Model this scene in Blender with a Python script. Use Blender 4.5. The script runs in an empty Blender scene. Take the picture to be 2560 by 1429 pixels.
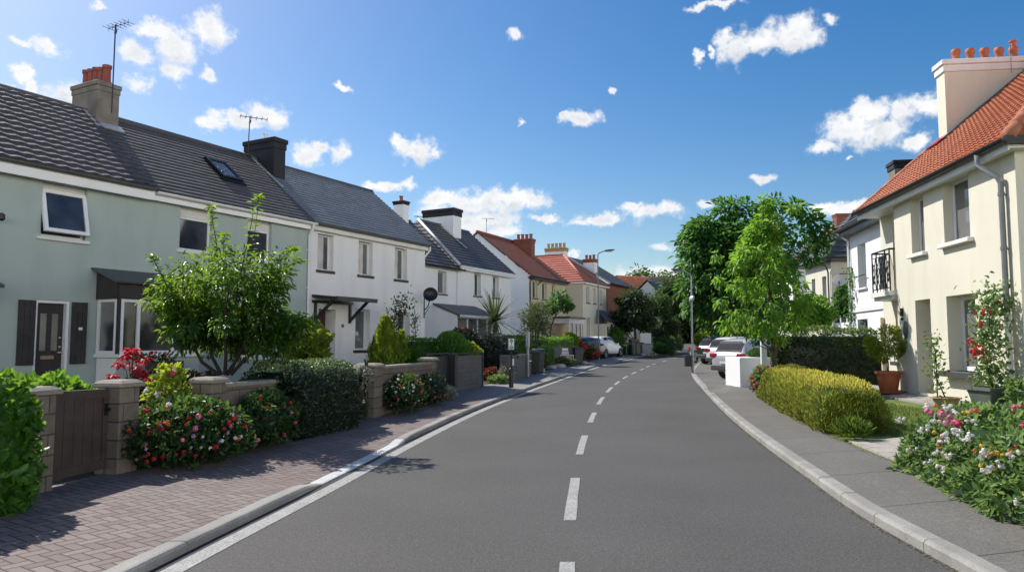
import bpy, math, random
import numpy as np
from mathutils import Vector, Matrix
random.seed(11); rng = np.random.default_rng(11)
S = bpy.context.scene; C = S.collection
R = math.radians
CAM_Z = 1.67; FPX = 1849.0; PITCH = math.atan(140.5 / FPX)

# ------------------------------------------------------------------ terrain
def g(y):                       # the street climbs gently away from the camera
    t = y - 12.0
    if t <= 0: return 0.0
    if t < 10: return .012 * t * t / 20
    if t < 88: return .012 * (t - 5)
    return .012 * 83
def W(u, v, Y):                 # a surveyed point of the photograph at a known distance
    x = (u - 1280) / FPX; z = -(v - 714.5) / FPX
    c, s = math.cos(PITCH), math.sin(PITCH)
    d = (x, c - z * s, s + z * c); t = Y / d[1]
    return Vector((d[0] * t, Y, CAM_Z + d[2] * t))
def interp(pts):
    xs = np.array([p[0] for p in pts], float); ys = np.array([p[1] for p in pts], float)
    m = np.gradient(ys, xs)
    def f(x):
        if x <= xs[0]: return float(ys[0] + m[0] * (x - xs[0]))
        if x >= xs[-1]: return float(ys[-1] + m[-1] * (x - xs[-1]))
        i = int(np.searchsorted(xs, x)) - 1
        h = xs[i+1] - xs[i]; t = (x - xs[i]) / h
        return float((2*t**3-3*t**2+1)*ys[i] + (t**3-2*t**2+t)*h*m[i] + (-2*t**3+3*t**2)*ys[i+1] + (t**3-t**2)*h*m[i+1])
    return f
XL = interp([(-6,-3.55),(0,-3.0),(5.54,-2.57),(8.64,-2.16),(12.3,-1.72),(16.8,-1.05),(23,.22),(29.3,1.72),(36,3.35),(42.4,5.0),(52.6,8.1),(64,12.2),(76,18),(90,27)])
XC = interp([(-6,-.35),(0,.08),(5.54,.40),(8,.64),(12.2,1.14),(16.5,1.77),(20.8,2.47),(24.8,3.24),(28.1,3.96),(31.7,4.82),(35.2,5.77),(38.7,6.76),(45.2,8.62),(50.3,10.3),(56.9,12.5),(64,15.4),(76,21.2),(90,30)])
XR = interp([(-6,2.75),(0,3.05),(5.54,3.27),(7.27,3.37),(9.26,3.65),(12.55,4.15),(16,4.72),(20.9,5.61),(24.8,6.35),(29,7.15),(34.2,8.25),(42.4,10.5),(50,12.9),(60.9,16.8),(76,24),(90,33)])
XI = interp([(-6,-8.2),(0,-6.75),(7.42,-5.04),(9,-4.69),(11.4,-4.02),(13.8,-3.2),(21.5,-1.85),(24.7,-.95),(30.5,.62),(42,3.5),(52,6.6),(64,10.6),(76,16.5),(90,25)])
XRI = interp([(-6,4.0),(0,4.15),(6.6,4.47),(9.57,4.84),(11.9,5.11),(15.6,5.94),(22.2,7.16),(24.5,7.7),(27,9.3),(30,10.2),(36,12.2),(42,14),(60,20.4),(90,36)])
def smooth(a, b, x):
    t = min(1, max(0, (x - a) / (b - a))); return t * t * (3 - 2 * t)
def hkl(y):                     # left kerb height, with dropped kerbs at driveways
    h = .085
    for a, b in ((8.9, 11.9), (33, 36), (44, 49)): h -= .065 * smooth(a-.7, a, y) * (1 - smooth(b, b+.9, y))
    return h
def hkr(y):
    h = .10
    for a, b in ((22.9, 24.6),): h -= .09 * smooth(a-.5, a, y) * (1 - smooth(b, b+.4, y))
    return h
def gl(x, y):                   # left gardens rise towards the houses
    d = (XI(y) - x) * .93
    return g(y) + .12 + .28 * smooth(.2, 2.0, d)
def gr(x, y):
    d = (x - XRI(y)) * .95
    return g(y) + .12 + .30 * smooth(.6, 3.4, d)

# ------------------------------------------------------------------ objects
def tag(o, label=None, cat=None, group=None, kind=None):
    if label: o['label'] = label
    if cat: o['category'] = cat
    if group: o['group'] = group
    if kind: o['kind'] = kind
    return o
def thing(name, label, cat, loc=(0,0,0), rz=0.0, group=None):
    o = bpy.data.objects.new(name, None); C.objects.link(o)
    o.empty_display_size = .3
    o.location = loc; o.rotation_euler = (0, 0, rz)
    return tag(o, label, cat, group)
class MB:
    def __init__(s): s.v = []; s.f = []
    def add(s, vs, fs):
        n = len(s.v); s.v += [tuple(p) for p in vs]; s.f += [tuple(i + n for i in f) for f in fs]; return s
    def poly(s, *p): return s.add(p, [tuple(range(len(p)))])
    def box(s, x0, x1, y0, y1, z0, z1):
        return s.add([(x0,y0,z0),(x1,y0,z0),(x1,y1,z0),(x0,y1,z0),(x0,y0,z1),(x1,y0,z1),(x1,y1,z1),(x0,y1,z1)],
                     [(3,2,1,0),(4,5,6,7),(0,1,5,4),(1,2,6,5),(2,3,7,6),(3,0,4,7)])
    def hexa(s, b, t):          # 4 bottom points, 4 top points
        return s.add(list(b) + list(t), [(3,2,1,0),(4,5,6,7),(0,1,5,4),(1,2,6,5),(2,3,7,6),(3,0,4,7)])
    def cbox(s, c, d, w, l, h, z0):    # box centred on c=(x,y), long axis along unit d
        n = (-d[1], d[0]); P = []
        for z in (z0, z0 + h):
            for a, b in ((-1,-1),(1,-1),(1,1),(-1,1)):
                P.append((c[0]+d[0]*l/2*a+n[0]*w/2*b, c[1]+d[1]*l/2*a+n[1]*w/2*b, z))
        return s.hexa(P[:4], P[4:])
    def frame(s, x0, x1, z0, z1, w, y0, y1):
        s.box(x0, x1, y0, y1, z0, z0+w); s.box(x0, x1, y0, y1, z1-w, z1)
        s.box(x0, x0+w, y0, y1, z0+w, z1-w); return s.box(x1-w, x1, y0, y1, z0+w, z1-w)
    def tube(s, pts, r, n=8, cap=True):
        pts = [Vector(p) for p in pts]; k = len(pts)
        rs = [r] * k if isinstance(r, (int, float)) else list(r)
        V = []; up = None
        for i, p in enumerate(pts):
            t = (pts[min(i+1, k-1)] - pts[max(i-1, 0)]).normalized()
            if up is None: up = t.orthogonal().normalized()
            up = (up - t * up.dot(t))
            up = up.normalized() if up.length > 1e-6 else t.orthogonal().normalized()
            b = t.cross(up)
            for j in range(n):
                a = 2 * math.pi * j / n
                V.append(p + (up * math.cos(a) + b * math.sin(a)) * rs[i])
        F = [(i*n+j, i*n+(j+1) % n, (i+1)*n+(j+1) % n, (i+1)*n+j) for i in range(k-1) for j in range(n)]
        if cap: F += [tuple(range(n-1, -1, -1)), tuple((k-1)*n + j for j in range(n))]
        return s.add(V, F)
    def lathe(s, prof, c=(0,0,0), n=16):
        V = []; m = len(prof)
        for r, z in prof:
            for j in range(n):
                a = 2 * math.pi * j / n; V.append((c[0]+r*math.cos(a), c[1]+r*math.sin(a), c[2]+z))
        F = [(i*n+j, i*n+(j+1) % n, (i+1)*n+(j+1) % n, (i+1)*n+j) for i in range(m-1) for j in range(n)]
        F += [tuple(range(n-1, -1, -1)), tuple((m-1)*n + j for j in range(n))]
        return s.add(V, F)
    def slope(s, a, b, d, c, n, step=.03, cols=12, wave=None, jit=.004, under=.06):
        """tiled roof plane: a-b eave, c-d top edge (c above a); n courses, each lapping the next"""
        a, b, c, d = map(Vector, (a, b, c, d)); N = (b - a).cross((c if (c-a).length > .01 else d) - a).normalized()
        if N.z < 0: N = -N
        V = []; w = cols + 1
        for k in range(n):
            for e in (0, 1):
                t = (k + e) / n; L, Q = a.lerp(c, t), b.lerp(d, t)
                for i in range(w):
                    p = L.lerp(Q, i / cols); o = step if e == 0 else 0
                    o += random.uniform(-jit, jit) if e == 0 else 0
                    if wave:
                        u = (p - a).dot((b - a).normalized()); ph = 2 * math.pi * u / wave[0]
                        o += wave[1] * (.5 + .5 * math.cos(ph)) ** .8
                    V.append(p + N * o)
        F = []
        for r in range(2 * n - 1):
            for i in range(cols): F.append((r*w+i, r*w+i+1, (r+1)*w+i+1, (r+1)*w+i))
        s.add(V, F)
        u = N * under
        lo = [a - u, b - u, d - u, c - u]; hi = [a + N*step, b + N*step, d, c]
        return s.add(lo + hi, [(3,2,1,0),(0,1,5,4),(1,2,6,5),(2,3,7,6),(3,0,4,7)])
    def build(s, name, mat, parent=None, smooth=False, loc=None, rz=None):
        me = bpy.data.meshes.new(name); me.from_pydata(s.v, [], s.f); me.update()
        o = bpy.data.objects.new(name, me); C.objects.link(o)
        me.materials.append(mat)
        if smooth: me.polygons.foreach_set('use_smooth', [True] * len(me.polygons))
        if parent is not None: o.parent = parent
        if loc is not None: o.location = loc
        if rz is not None: o.rotation_euler = (0, 0, rz)
        return o
def mbx(*a): return MB().box(*a)
def autosmooth(o, ang=35):
    me = o.data; me.polygons.foreach_set('use_smooth', [True] * len(me.polygons))
    try: me.set_sharp_from_angle(angle=R(ang))
    except Exception: pass
    return o
def bevel(o, w=.01, seg=2):
    m = o.modifiers.new('bevel', 'BEVEL'); m.width = w; m.segments = seg; m.limit_method = 'ANGLE'; m.angle_limit = R(40); return o

# ------------------------------------------------------------------ materials
def nt(name):
    m = bpy.data.materials.new(name); m.use_nodes = True
    t = m.node_tree; t.nodes.clear()
    out = t.nodes.new('ShaderNodeOutputMaterial'); b = t.nodes.new('ShaderNodeBsdfPrincipled')
    t.links.new(b.outputs[0], out.inputs[0]); return m, t, b, out
def node(t, ty, **k):
    n = t.nodes.new(ty)
    for a, v in k.items():
        if a[0] == 'i' and a[1:].isdigit(): n.inputs[int(a[1:])].default_value = v
        else: setattr(n, a, v)
    return n
def math_(t, op, a, b=None, c=None):
    n = t.nodes.new('ShaderNodeMath'); n.operation = op
    for i, x in enumerate((a, b, c)):
        if x is None: continue
        if isinstance(x, (int, float)): n.inputs[i].default_value = x
        else: t.links.new(x, n.inputs[i])
    return n.outputs[0]
def mixc(t, fac, a, b, mode='MIX'):
    n = t.nodes.new('ShaderNodeMix'); n.data_type = 'RGBA'; n.blend_type = mode
    for i, x in ((0, fac), (6, a), (7, b)):
        if isinstance(x, (int, float)): n.inputs[i].default_value = x
        elif isinstance(x, tuple): n.inputs[i].default_value = (*x[:3], 1)
        else: t.links.new(x, n.inputs[i])
    return n.outputs[2]
def noise(t, vec, scale, detail=4, rough=.55):
    n = t.nodes.new('ShaderNodeTexNoise'); n.inputs['Scale'].default_value = scale
    n.inputs['Detail'].default_value = detail; n.inputs['Roughness'].default_value = rough
    if vec is not None: t.links.new(vec, n.inputs['Vector'])
    return n.outputs[0]
def ramp(t, fac, a, b):
    n = t.nodes.new('ShaderNodeMapRange'); n.inputs[1].default_value = a; n.inputs[2].default_value = b
    t.links.new(fac, n.inputs[0]); return n.outputs[0]
def bump_(t, h, s, d=.02):
    n = t.nodes.new('ShaderNodeBump'); n.inputs['Strength'].default_value = s; n.inputs['Distance'].default_value = d
    t.links.new(h, n.inputs['Height']); return n.outputs[0]
def coords(t, geo=False):
    if geo: return t.nodes.new('ShaderNodeNewGeometry').outputs['Position']
    return t.nodes.new('ShaderNodeTexCoord').outputs['Object']
def mul(c, k): return tuple(min(1, x * k) for x in c)
def M(name, col, rough=.6, var=.12, scale=2.5, fine=0.0, fscale=60, bump=0.0, bscale=60, metal=0, spec=.5, col2=None, stain=None, streak=0):
    m, t, b, out = nt(name); v = coords(t)
    b.inputs['Roughness'].default_value = rough; b.inputs['Metallic'].default_value = metal
    b.inputs['Specular IOR Level'].default_value = spec
    n = ramp(t, noise(t, v, scale, 5), .3, .7)
    c = mixc(t, n, mul(col, 1 - var), col2 or mul(col, 1 + var))
    if fine: c = mixc(t, ramp(t, noise(t, v, fscale, 2), .25, .75), mixc(t, fine, c, (0,0,0)), c)
    if streak:                  # rain streaks: noise drawn out vertically
        mp = node(t, 'ShaderNodeMapping'); mp.inputs['Scale'].default_value = (2.4, 2.4, .45); t.links.new(v, mp.inputs[0])
        k = ramp(t, noise(t, mp.outputs[0], 1.0, 4, .55), .48, .8)
        c = mixc(t, math_(t, 'MULTIPLY', k, streak), c, stain or mul(col, .5))
    t.links.new(c, b.inputs['Base Color'])
    if bump: t.links.new(bump_(t, noise(t, v, bscale, 3), bump), b.inputs['Normal'])
    return m
def blocks(name, c1, c2, mortar, bw, bh, ms=.012, plane='xz', bump=.5, off=.5):
    m, t, b, out = nt(name); v = coords(t)
    sp = node(t, 'ShaderNodeSeparateXYZ'); t.links.new(v, sp.inputs[0])
    cb = node(t, 'ShaderNodeCombineXYZ')
    if plane == 'xz':           # both wall directions share the courses
        t.links.new(math_(t, 'ADD', sp.outputs[0], sp.outputs[1]), cb.inputs[0]); t.links.new(sp.outputs[2], cb.inputs[1])
    else:
        t.links.new(sp.outputs[0], cb.inputs[0]); t.links.new(sp.outputs[1], cb.inputs[1])
    br = node(t, 'ShaderNodeTexBrick'); br.offset = off
    br.inputs['Scale'].default_value = 1; br.inputs['Brick Width'].default_value = bw; br.inputs['Row Height'].default_value = bh
    br.inputs['Mortar Size'].default_value = ms; br.inputs['Mortar Smooth'].default_value = .3
    br.inputs['Color1'].default_value = (*c1, 1); br.inputs['Color2'].default_value = (*c2, 1); br.inputs['Mortar'].default_value = (*mortar, 1)
    t.links.new(cb.outputs[0], br.inputs['Vector'])
    n = ramp(t, noise(t, v, 9, 6, .7), .25, .75)
    c = mixc(t, n, mixc(t, .45, br.outputs[0], (.02,.018,.015)), br.outputs[0])
    t.links.new(c, b.inputs['Base Color']); b.inputs['Roughness'].default_value = .85
    h = math_(t, 'SUBTRACT', math_(t, 'MULTIPLY', noise(t, v, 45, 4), .35), br.outputs['Fac'])
    t.links.new(bump_(t, h, bump, .02), b.inputs['Normal'])
    return m
def leafmat(name, c1, c2, c3=None, trans=.38, tcol=None, rough=.45, spec=.35):
    m, t, b, out = nt(name)
    a = node(t, 'ShaderNodeAttribute', attribute_name='rnd'); f = a.outputs['Fac']
    cr = node(t, 'ShaderNodeValToRGB'); t.links.new(f, cr.inputs[0])
    e = cr.color_ramp.elements; e[0].color = (*c1, 1); e[1].color = (*(c3 or c2), 1)
    if c3: x = e.new(.55); x.color = (*c2, 1)
    t.links.new(cr.outputs[0], b.inputs['Base Color'])
    b.inputs['Roughness'].default_value = rough; b.inputs['Specular IOR Level'].default_value = spec
    tr = node(t, 'ShaderNodeBsdfTranslucent')
    tc = tcol or mul((c3 or c2), 1.7)
    t.links.new(mixc(t, .5, cr.outputs[0], tc), tr.inputs[0])
    mx = node(t, 'ShaderNodeMixShader', i0=trans)
    t.links.new(b.outputs[0], mx.inputs[1]); t.links.new(tr.outputs[0], mx.inputs[2]); t.links.new(mx.outputs[0], out.inputs[0])
    return m
def petalmat():
    m, t, b, out = nt('petal')
    a = node(t, 'ShaderNodeAttribute', attribute_name='col'); t.links.new(a.outputs['Color'], b.inputs['Base Color'])
    b.inputs['Roughness'].default_value = .6
    tr = node(t, 'ShaderNodeBsdfTranslucent'); t.links.new(a.outputs['Color'], tr.inputs[0])
    mx = node(t, 'ShaderNodeMixShader', i0=.3)
    t.links.new(b.outputs[0], mx.inputs[1]); t.links.new(tr.outputs[0], mx.inputs[2]); t.links.new(mx.outputs[0], out.inputs[0])
    return m
def glassmat(name, col, curtain=0, rough=.04):
    m, t, b, out = nt(name); v = coords(t)
    c = mixc(t, ramp(t, noise(t, v, 1.7, 2), .35, .7), mul(col, .6), mul(col, 1.3))
    if curtain:                 # net curtain folds close behind the glass
        w = node(t, 'ShaderNodeTexWave', i1=9.0); w.inputs['Distortion'].default_value = 1.2; t.links.new(v, w.inputs[0])
        k = math_(t, 'MULTIPLY', ramp(t, noise(t, v, .9, 1), .42, .5), curtain)
        c = mixc(t, k, c, mixc(t, w.outputs[1], (.10,.10,.10), (.26,.255,.24)))
    t.links.new(c, b.inputs['Base Color'])
    b.inputs['Roughness'].default_value = rough; b.inputs['IOR'].default_value = 1.55
    b.inputs['Specular IOR Level'].default_value = .6
    t.links.new(bump_(t, noise(t, v, 1.3, 1), .05, .02), b.inputs['Normal'])
    return m
def asphalt(name, col, grain=.5, fs=95, patch=.18):
    m, t, b, out = nt(name); v = coords(t, True)
    n1 = ramp(t, noise(t, v, fs, 3, .7), .3, .7); n2 = ramp(t, noise(t, v, fs * .3, 3, .6), .3, .7); n3 = ramp(t, noise(t, v, .45, 4), .3, .7)
    c = mixc(t, n1, mul(col, 1 - grain), mul(col, 1 + grain)); c = mixc(t, math_(t, 'MULTIPLY', n2, .35), c, mul(col, .55))
    c = mixc(t, n3, mixc(t, patch, c, (.0,.0,.0)), c)
    # pale stone chips
    vo = node(t, 'ShaderNodeTexVoronoi'); vo.inputs['Scale'].default_value = 38; t.links.new(v, vo.inputs['Vector'])
    chip = math_(t, 'LESS_THAN', vo.outputs['Distance'], .10)
    c = mixc(t, math_(t, 'MULTIPLY', chip, .45), c, (.3,.29,.27))
    t.links.new(c, b.inputs['Base Color']); b.inputs['Roughness'].default_value = .82; b.inputs['Specular IOR Level'].default_value = .35
    t.links.new(bump_(t, n1, .35, .006), b.inputs['Normal'])
    return m, t, b, c, v
def herring(name):
    m, t, b, out = nt(name); v = coords(t, True)
    mp = node(t, 'ShaderNodeMapping'); mp.inputs['Rotation'].default_value = (0, 0, R(-12 + 45)); mp.inputs['Scale'].default_value = (9.6, 9.6, 1)
    t.links.new(v, mp.inputs[0]); sp = node(t, 'ShaderNodeSeparateXYZ'); t.links.new(mp.outputs[0], sp.inputs[0])
    x, y = sp.outputs[0], sp.outputs[1]
    i, j = math_(t, 'FLOOR', x), math_(t, 'FLOOR', y); fx, fy = math_(t, 'FRACT', x), math_(t, 'FRACT', y)
    k = math_(t, 'FLOORED_MODULO', math_(t, 'SUBTRACT', i, j), 4.0)
    def eq(q): return math_(t, 'MULTIPLY', math_(t, 'COMPARE', k, float(q), .1), 10.0)
    l = math_(t, 'ADD', fx, eq(1)); r = math_(t, 'ADD', math_(t, 'SUBTRACT', 1.0, fx), eq(0))
    bt = math_(t, 'ADD', fy, eq(2)); tp = math_(t, 'ADD', math_(t, 'SUBTRACT', 1.0, fy), eq(3))
    e = math_(t, 'MINIMUM', math_(t, 'MINIMUM', l, r), math_(t, 'MINIMUM', bt, tp))
    joint = ramp(t, e, .035, .10)
    hk = math_(t, 'FRACT', math_(t, 'MULTIPLY', math_(t, 'SINE', math_(t, 'ADD', math_(t, 'MULTIPLY', math_(t, 'SUBTRACT', i, math_(t, 'MULTIPLY', math_(t, 'COMPARE', k, 1.0, .1), 1.0)), 12.99), math_(t, 'MULTIPLY', math_(t, 'ADD', j, math_(t, 'MULTIPLY', math_(t, 'COMPARE', k, 3.0, .1), 1.0)), 78.2))), 437.5))
    c = mixc(t, hk, (.165,.115,.10), (.25,.19,.17))
    c = mixc(t, ramp(t, noise(t, v, 60, 3, .7), .3, .7), mixc(t, .25, c, (0,0,0)), c)
    c = mixc(t, ramp(t, noise(t, v, .8, 4), .35, .7), c, mixc(t, .35, c, (.21,.18,.165)))
    c = mixc(t, joint, (.035,.03,.028), c)
    sy = node(t, 'ShaderNodeSeparateXYZ'); t.links.new(v, sy.inputs[0])
    far = ramp(t, sy.outputs[1], 19, 24)      # farther on the pavement is plain tarmac
    c = mixc(t, far, c, mixc(t, ramp(t, noise(t, v, 70, 3), .3, .7), (.17,.163,.152), (.25,.24,.225)))
    t.links.new(c, b.inputs['Base Color']); b.inputs['Roughness'].default_value = .85
    t.links.new(bump_(t, math_(t, 'MULTIPLY', joint, math_(t, 'SUBTRACT', 1.0, far)), .6, .006), b.inputs['Normal'])
    return m
def rooftile(name, c1, c2, w=.3, rough=.55, moss=.25, mosscol=(.10,.10,.08), spec=.5):
    m, t, b, out = nt(name); v = coords(t)
    mp = node(t, 'ShaderNodeMapping'); mp.inputs['Scale'].default_value = (1/w, 3.1, 3.1); t.links.new(v, mp.inputs[0])
    wn = node(t, 'ShaderNodeTexVoronoi'); wn.inputs['Scale'].default_value = 1; t.links.new(mp.outputs[0], wn.inputs['Vector'])
    c = mixc(t, wn.outputs['Color'], c1, c2)
    c = mixc(t, math_(t, 'MULTIPLY', ramp(t, noise(t, v, 2.2, 6, .7), .45, .8), moss), c, mosscol)
    c = mixc(t, ramp(t, noise(t, v, 40, 3), .3, .7), mixc(t, .25, c, (0,0,0)), c)
    t.links.new(c, b.inputs['Base Color']); b.inputs['Roughness'].default_value = rough; b.inputs['Specular IOR Level'].default_value = spec
    t.links.new(bump_(t, noise(t, v, 50, 3), .25), b.inputs['Normal'])
    return m
def carpaint(name, col, rough=.25):
    m, t, b, out = nt(name); v = coords(t)
    b.inputs['Coat Weight'].default_value = .7; b.inputs['Coat Roughness'].default_value = .06; b.inputs['Roughness'].default_value = rough
    t.links.new(mixc(t, ramp(t, noise(t, v, 3, 3), .3, .7), mul(col, .93), col), b.inputs['Base Color']); return m

K = {}
K['green'] = M('sage_render', (.40,.465,.43), .85, .05, .7, .06, 90, .25, 90, streak=.28, stain=(.22,.27,.24))
K['white'] = M('white_render', (.82,.805,.78), .85, .04, .7, .05, 90, .25, 90, streak=.3, stain=(.52,.50,.46))
K['white2'] = M('white_render_clean', (.80,.80,.79), .85, .03, .7, .04, 90, .2, 90, streak=.08, stain=(.5,.49,.46))
K['cream'] = M('cream_render', (.665,.63,.51), .85, .05, .6, .06, 110, .3, 100, streak=.26, stain=(.45,.41,.32))
K['cream2'] = M('pale_yellow_render', (.68,.58,.38), .85, .05, .6, .05, 90, .2, 90, streak=.12)
K['creamshade'] = M('shaded_cream_render', (.60,.53,.42), .85, .05, .6, .05, 90, .2, 90, streak=.1)  # cream with side-wall shade mixed into its colour
K['brickred'] = blocks('red_brick', (.25,.065,.03), (.32,.09,.045), (.26,.18,.13), .225, .075, .01)
K['upvc'] = M('white_upvc', (.78,.78,.78), .35, .03, 3)
K['offwhite'] = M('offwhite_paint', (.70,.69,.66), .55, .06, 3, streak=.15)
K['sill'] = M('stone_sill', (.52,.50,.46), .8, .12, 6, .1)
K['darksill'] = M('dark_slate_sill', (.035,.035,.04), .6, .15, 6)
K['black'] = M('black_paint', (.014,.014,.016), .45, .2, 6)
K['blackmetal'] = M('black_metal', (.012,.012,.013), .4, .2, 8, metal=.3)
K['charcoal'] = M('charcoal_wood', (.035,.030,.029), .65, .25, 5, .2, 50, .2, 40)
K['gatewood'] = M('dark_brown_wood', (.058,.041,.033), .65, .3, 4, .25, 40, .3, 35)
K['redwood'] = M('dark_red_door', (.07,.018,.012), .45, .3, 4, .2, 30)
K['glass'] = glassmat('window_glass', (.045,.052,.070))
K['glassc'] = glassmat('window_glass_curtained', (.045,.05,.06), .8)
K['glassn'] = glassmat('window_glass_netted', (.10,.11,.115), .8)
K['glassb'] = glassmat('bay_glass', (.045,.046,.042), .45)
K['frost'] = glassmat('frosted_glass', (.20,.19,.16), 0, .35)
K['pantile'] = rooftile('grey_pantile', (.075,.073,.088), (.115,.110,.125), .3, .75, .45, (.10,.10,.11), .25)
K['slatebrown'] = rooftile('brown_grey_tile', (.080,.075,.082), (.112,.106,.114), .33, .6, .45)
K['slateblue'] = rooftile('blue_grey_slate', (.15,.172,.205), (.21,.235,.27), .35, .45, .45, (.15,.16,.16), .6)
K['slate'] = rooftile('dark_slate', (.058,.059,.067), (.092,.092,.10), .33, .5, .45)
K['slatepale'] = rooftile('weathered_slate', (.16,.165,.17), (.24,.245,.25), .33, .5, .2)
K['redtile'] = rooftile('red_brown_tile', (.20,.062,.032), (.27,.085,.045), .25, .7, .45, (.12,.05,.03))
K['brighttile'] = rooftile('bright_red_tile', (.40,.10,.065), (.48,.135,.09), .3, .6, .1, (.3,.1,.06))
K['orangetile'] = rooftile('orange_clay_tile', (.40,.125,.055), (.52,.18,.085), .24, .65, .45, (.22,.10,.05))
K['lead'] = M('lead_flashing', (.42,.43,.45), .4, .15, 4, metal=.2)
K['zinc'] = M('grey_zinc', (.10,.105,.11), .45, .15, 5, metal=.4)
K['chimstone'] = M('grey_chimney_render', (.23,.20,.165), .9, .25, 3, .2, 40, .5, 30, streak=.3, stain=(.08,.075,.07))
K['chimblack'] = M('black_chimney_render', (.018,.018,.024), .8, .3, 3, .2, 40, .4, 30)
K['terra'] = M('terracotta', (.40,.11,.045), .65, .2, 6, .1, 40, .1, 30, stain=(.3,.17,.1), streak=.2)
K['pot'] = M('red_clay_pot', (.30,.075,.05), .7, .25, 6, .2)
K['buffpot'] = M('buff_clay_pot', (.42,.27,.13), .7, .25, 6, .2)
K['stone'] = blocks('garden_wall_stone', (.19,.155,.118), (.24,.20,.155), (.075,.065,.055), .42, .215, .010)
K['cap'] = M('coping_stone', (.27,.24,.195), .85, .15, 5, .2, 50, .3, 50, streak=.2)
K['concrete'] = M('kerb_concrete', (.31,.295,.265), .85, .22, 1.6, .3, 60, .25, 80)
K['slats'] = M('grey_slat_wood', (.115,.11,.105), .7, .2, 3, .25, 40, .2, 40)
K['galv'] = M('galvanised_steel', (.30,.32,.33), .45, .12, 6, metal=.5)
K['greypole'] = M('grey_painted_steel', (.17,.18,.185), .45, .12, 6, metal=.2)
K['paintline'] = M('road_paint', (.42,.41,.385), .75, .14, 4, .6, 40, .2, 80)
K['kerbpaint'] = M('worn_white_kerb_paint', (.60,.60,.58), .75, .15, 3, .35, 40, .2, 80)
K['rubber'] = M('tyre_rubber', (.012,.012,.012), .8, .2, 8)
K['alloy'] = M('alloy_wheel', (.45,.46,.47), .3, .1, 8, metal=.8)
K['carwhite'] = carpaint('white_car_paint', (.78,.78,.78)); K['carsilver'] = carpaint('silver_car_paint', (.42,.44,.46)); K['cardark'] = carpaint('dark_blue_car_paint', (.018,.022,.035)); K['carteal'] = carpaint('dark_teal_car_paint', (.012,.03,.03)); K['cargrey'] = carpaint('pale_grey_van_paint', (.5,.51,.52))
K['carglass'] = glassmat('car_glass', (.012,.014,.018))
K['redlamp'] = M('red_lamp_lens', (.38,.012,.012), .2, .1, 8); K['amber'] = M('amber_lamp_lens', (.6,.2,.03), .2, .1, 8)
K['plasticgrey'] = M('grey_plastic', (.06,.065,.07), .55, .15, 5)
K['bark'] = M('bark', (.075,.055,.038), .9, .3, 8, .3, 60, .6, 40)
K['barkdark'] = M('dark_bark', (.03,.024,.018), .9, .3, 8, .3, 60, .6, 40)
K['soil'] = M('garden_soil', (.055,.042,.03), .95, .35, 3, .4, 50, .6, 30)
K['petal'] = petalmat()
K['rock'] = M('pale_rock', (.45,.40,.33), .9, .2, 4, .2, 40, .5, 12)
K['planter'] = M('grey_green_planter', (.105,.125,.11), .6, .15, 4)
# leaf materials (dark tint, mid tint, light tint)
K['lf_near'] = leafmat('leaf_glossy_shrub', (.012,.038,.008), (.045,.125,.015), (.24,.40,.03), .5, (.42,.64,.04), .35, .45)
K['lf_lime'] = leafmat('leaf_lime_tree', (.04,.11,.014), (.11,.26,.028), (.26,.45,.05), .56, (.42,.70,.07), .4)
K['lf_dark'] = leafmat('leaf_dark_tree', (.016,.055,.014), (.038,.125,.026), (.10,.25,.04), .46, (.2,.42,.05), .45)
K['lf_hedge'] = leafmat('leaf_bright_hedge', (0.0267,0.0851,0.0146), (0.0675,0.189,0.0243), (0.18,0.36,0.0375), 0.5, (0.351,0.594,0.0405), 0.38, 0.45)
K['lf_hedged'] = leafmat('leaf_dark_hedge', (.008,.022,.008), (.022,.052,.014), (.20,.32,.05), .34, (.26,.4,.06), .4, .5)  # side tints darkened as shade, last tint pale as sunlit top
K['lf_priv'] = leafmat('leaf_grey_hedge', (.008,.018,.008), (.024,.046,.018), (.24,.34,.14), .3, (.25,.36,.1), .33, .6)  # shaded sides and bright glossy top put into these tints
K['lf_yew'] = leafmat('leaf_golden_conifer', (.03,.085,.016), (.16,.25,.035), (.78,.66,.13), .42, (.7,.62,.1), .6, .2)
K['lf_gold'] = leafmat('leaf_golden_shrub', (0.054,0.1188,0.013), (0.18,0.252,0.024), (0.442,0.494,0.052), 0.48, (0.6075,0.675,0.054), 0.5)
K['lf_bed'] = leafmat('leaf_flower_bed', (.028,.075,.022), (.09,.18,.045), (.34,.46,.17), .45, (.36,.5,.12), .45)
K['lf_roseleaf'] = leafmat('leaf_rose', (.012,.03,.010), (.026,.066,.018), (.11,.21,.04), .38, (.2,.34,.05), .42)
K['lf_red'] = leafmat('leaf_red_acer', (.22,.010,.02), (.45,.02,.04), (.6,.05,.06), .45, (.8,.05,.07), .5)
K['lf_redgreen'] = leafmat('leaf_photinia', (.07,.06,.015), (.22,.045,.018), (.36,.06,.03), .35, (.5,.1,.03), .5)
K['lf_grey'] = leafmat('leaf_silver_bush', (.02,.027,.022), (.045,.055,.048), (.11,.125,.115), .2, (.12,.15,.1), .5)
K['lf_purple'] = leafmat('leaf_purple_bush', (.012,.014,.012), (.022,.03,.02), (.04,.05,.03), .2, (.06,.08,.03), .45)
K['lf_silver'] = leafmat('leaf_silver_herb', (.18,.19,.14), (.30,.31,.24), (.42,.42,.33), .3, None, .6)
K['lf_olive'] = leafmat('leaf_olive', (.05,.075,.03), (.12,.15,.06), (.22,.25,.11), .35, (.25,.3,.1), .5)
K['lf_palm'] = leafmat('leaf_palm', (.03,.055,.022), (.07,.11,.04), (.15,.19,.08), .3, (.2,.26,.08), .45)
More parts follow.
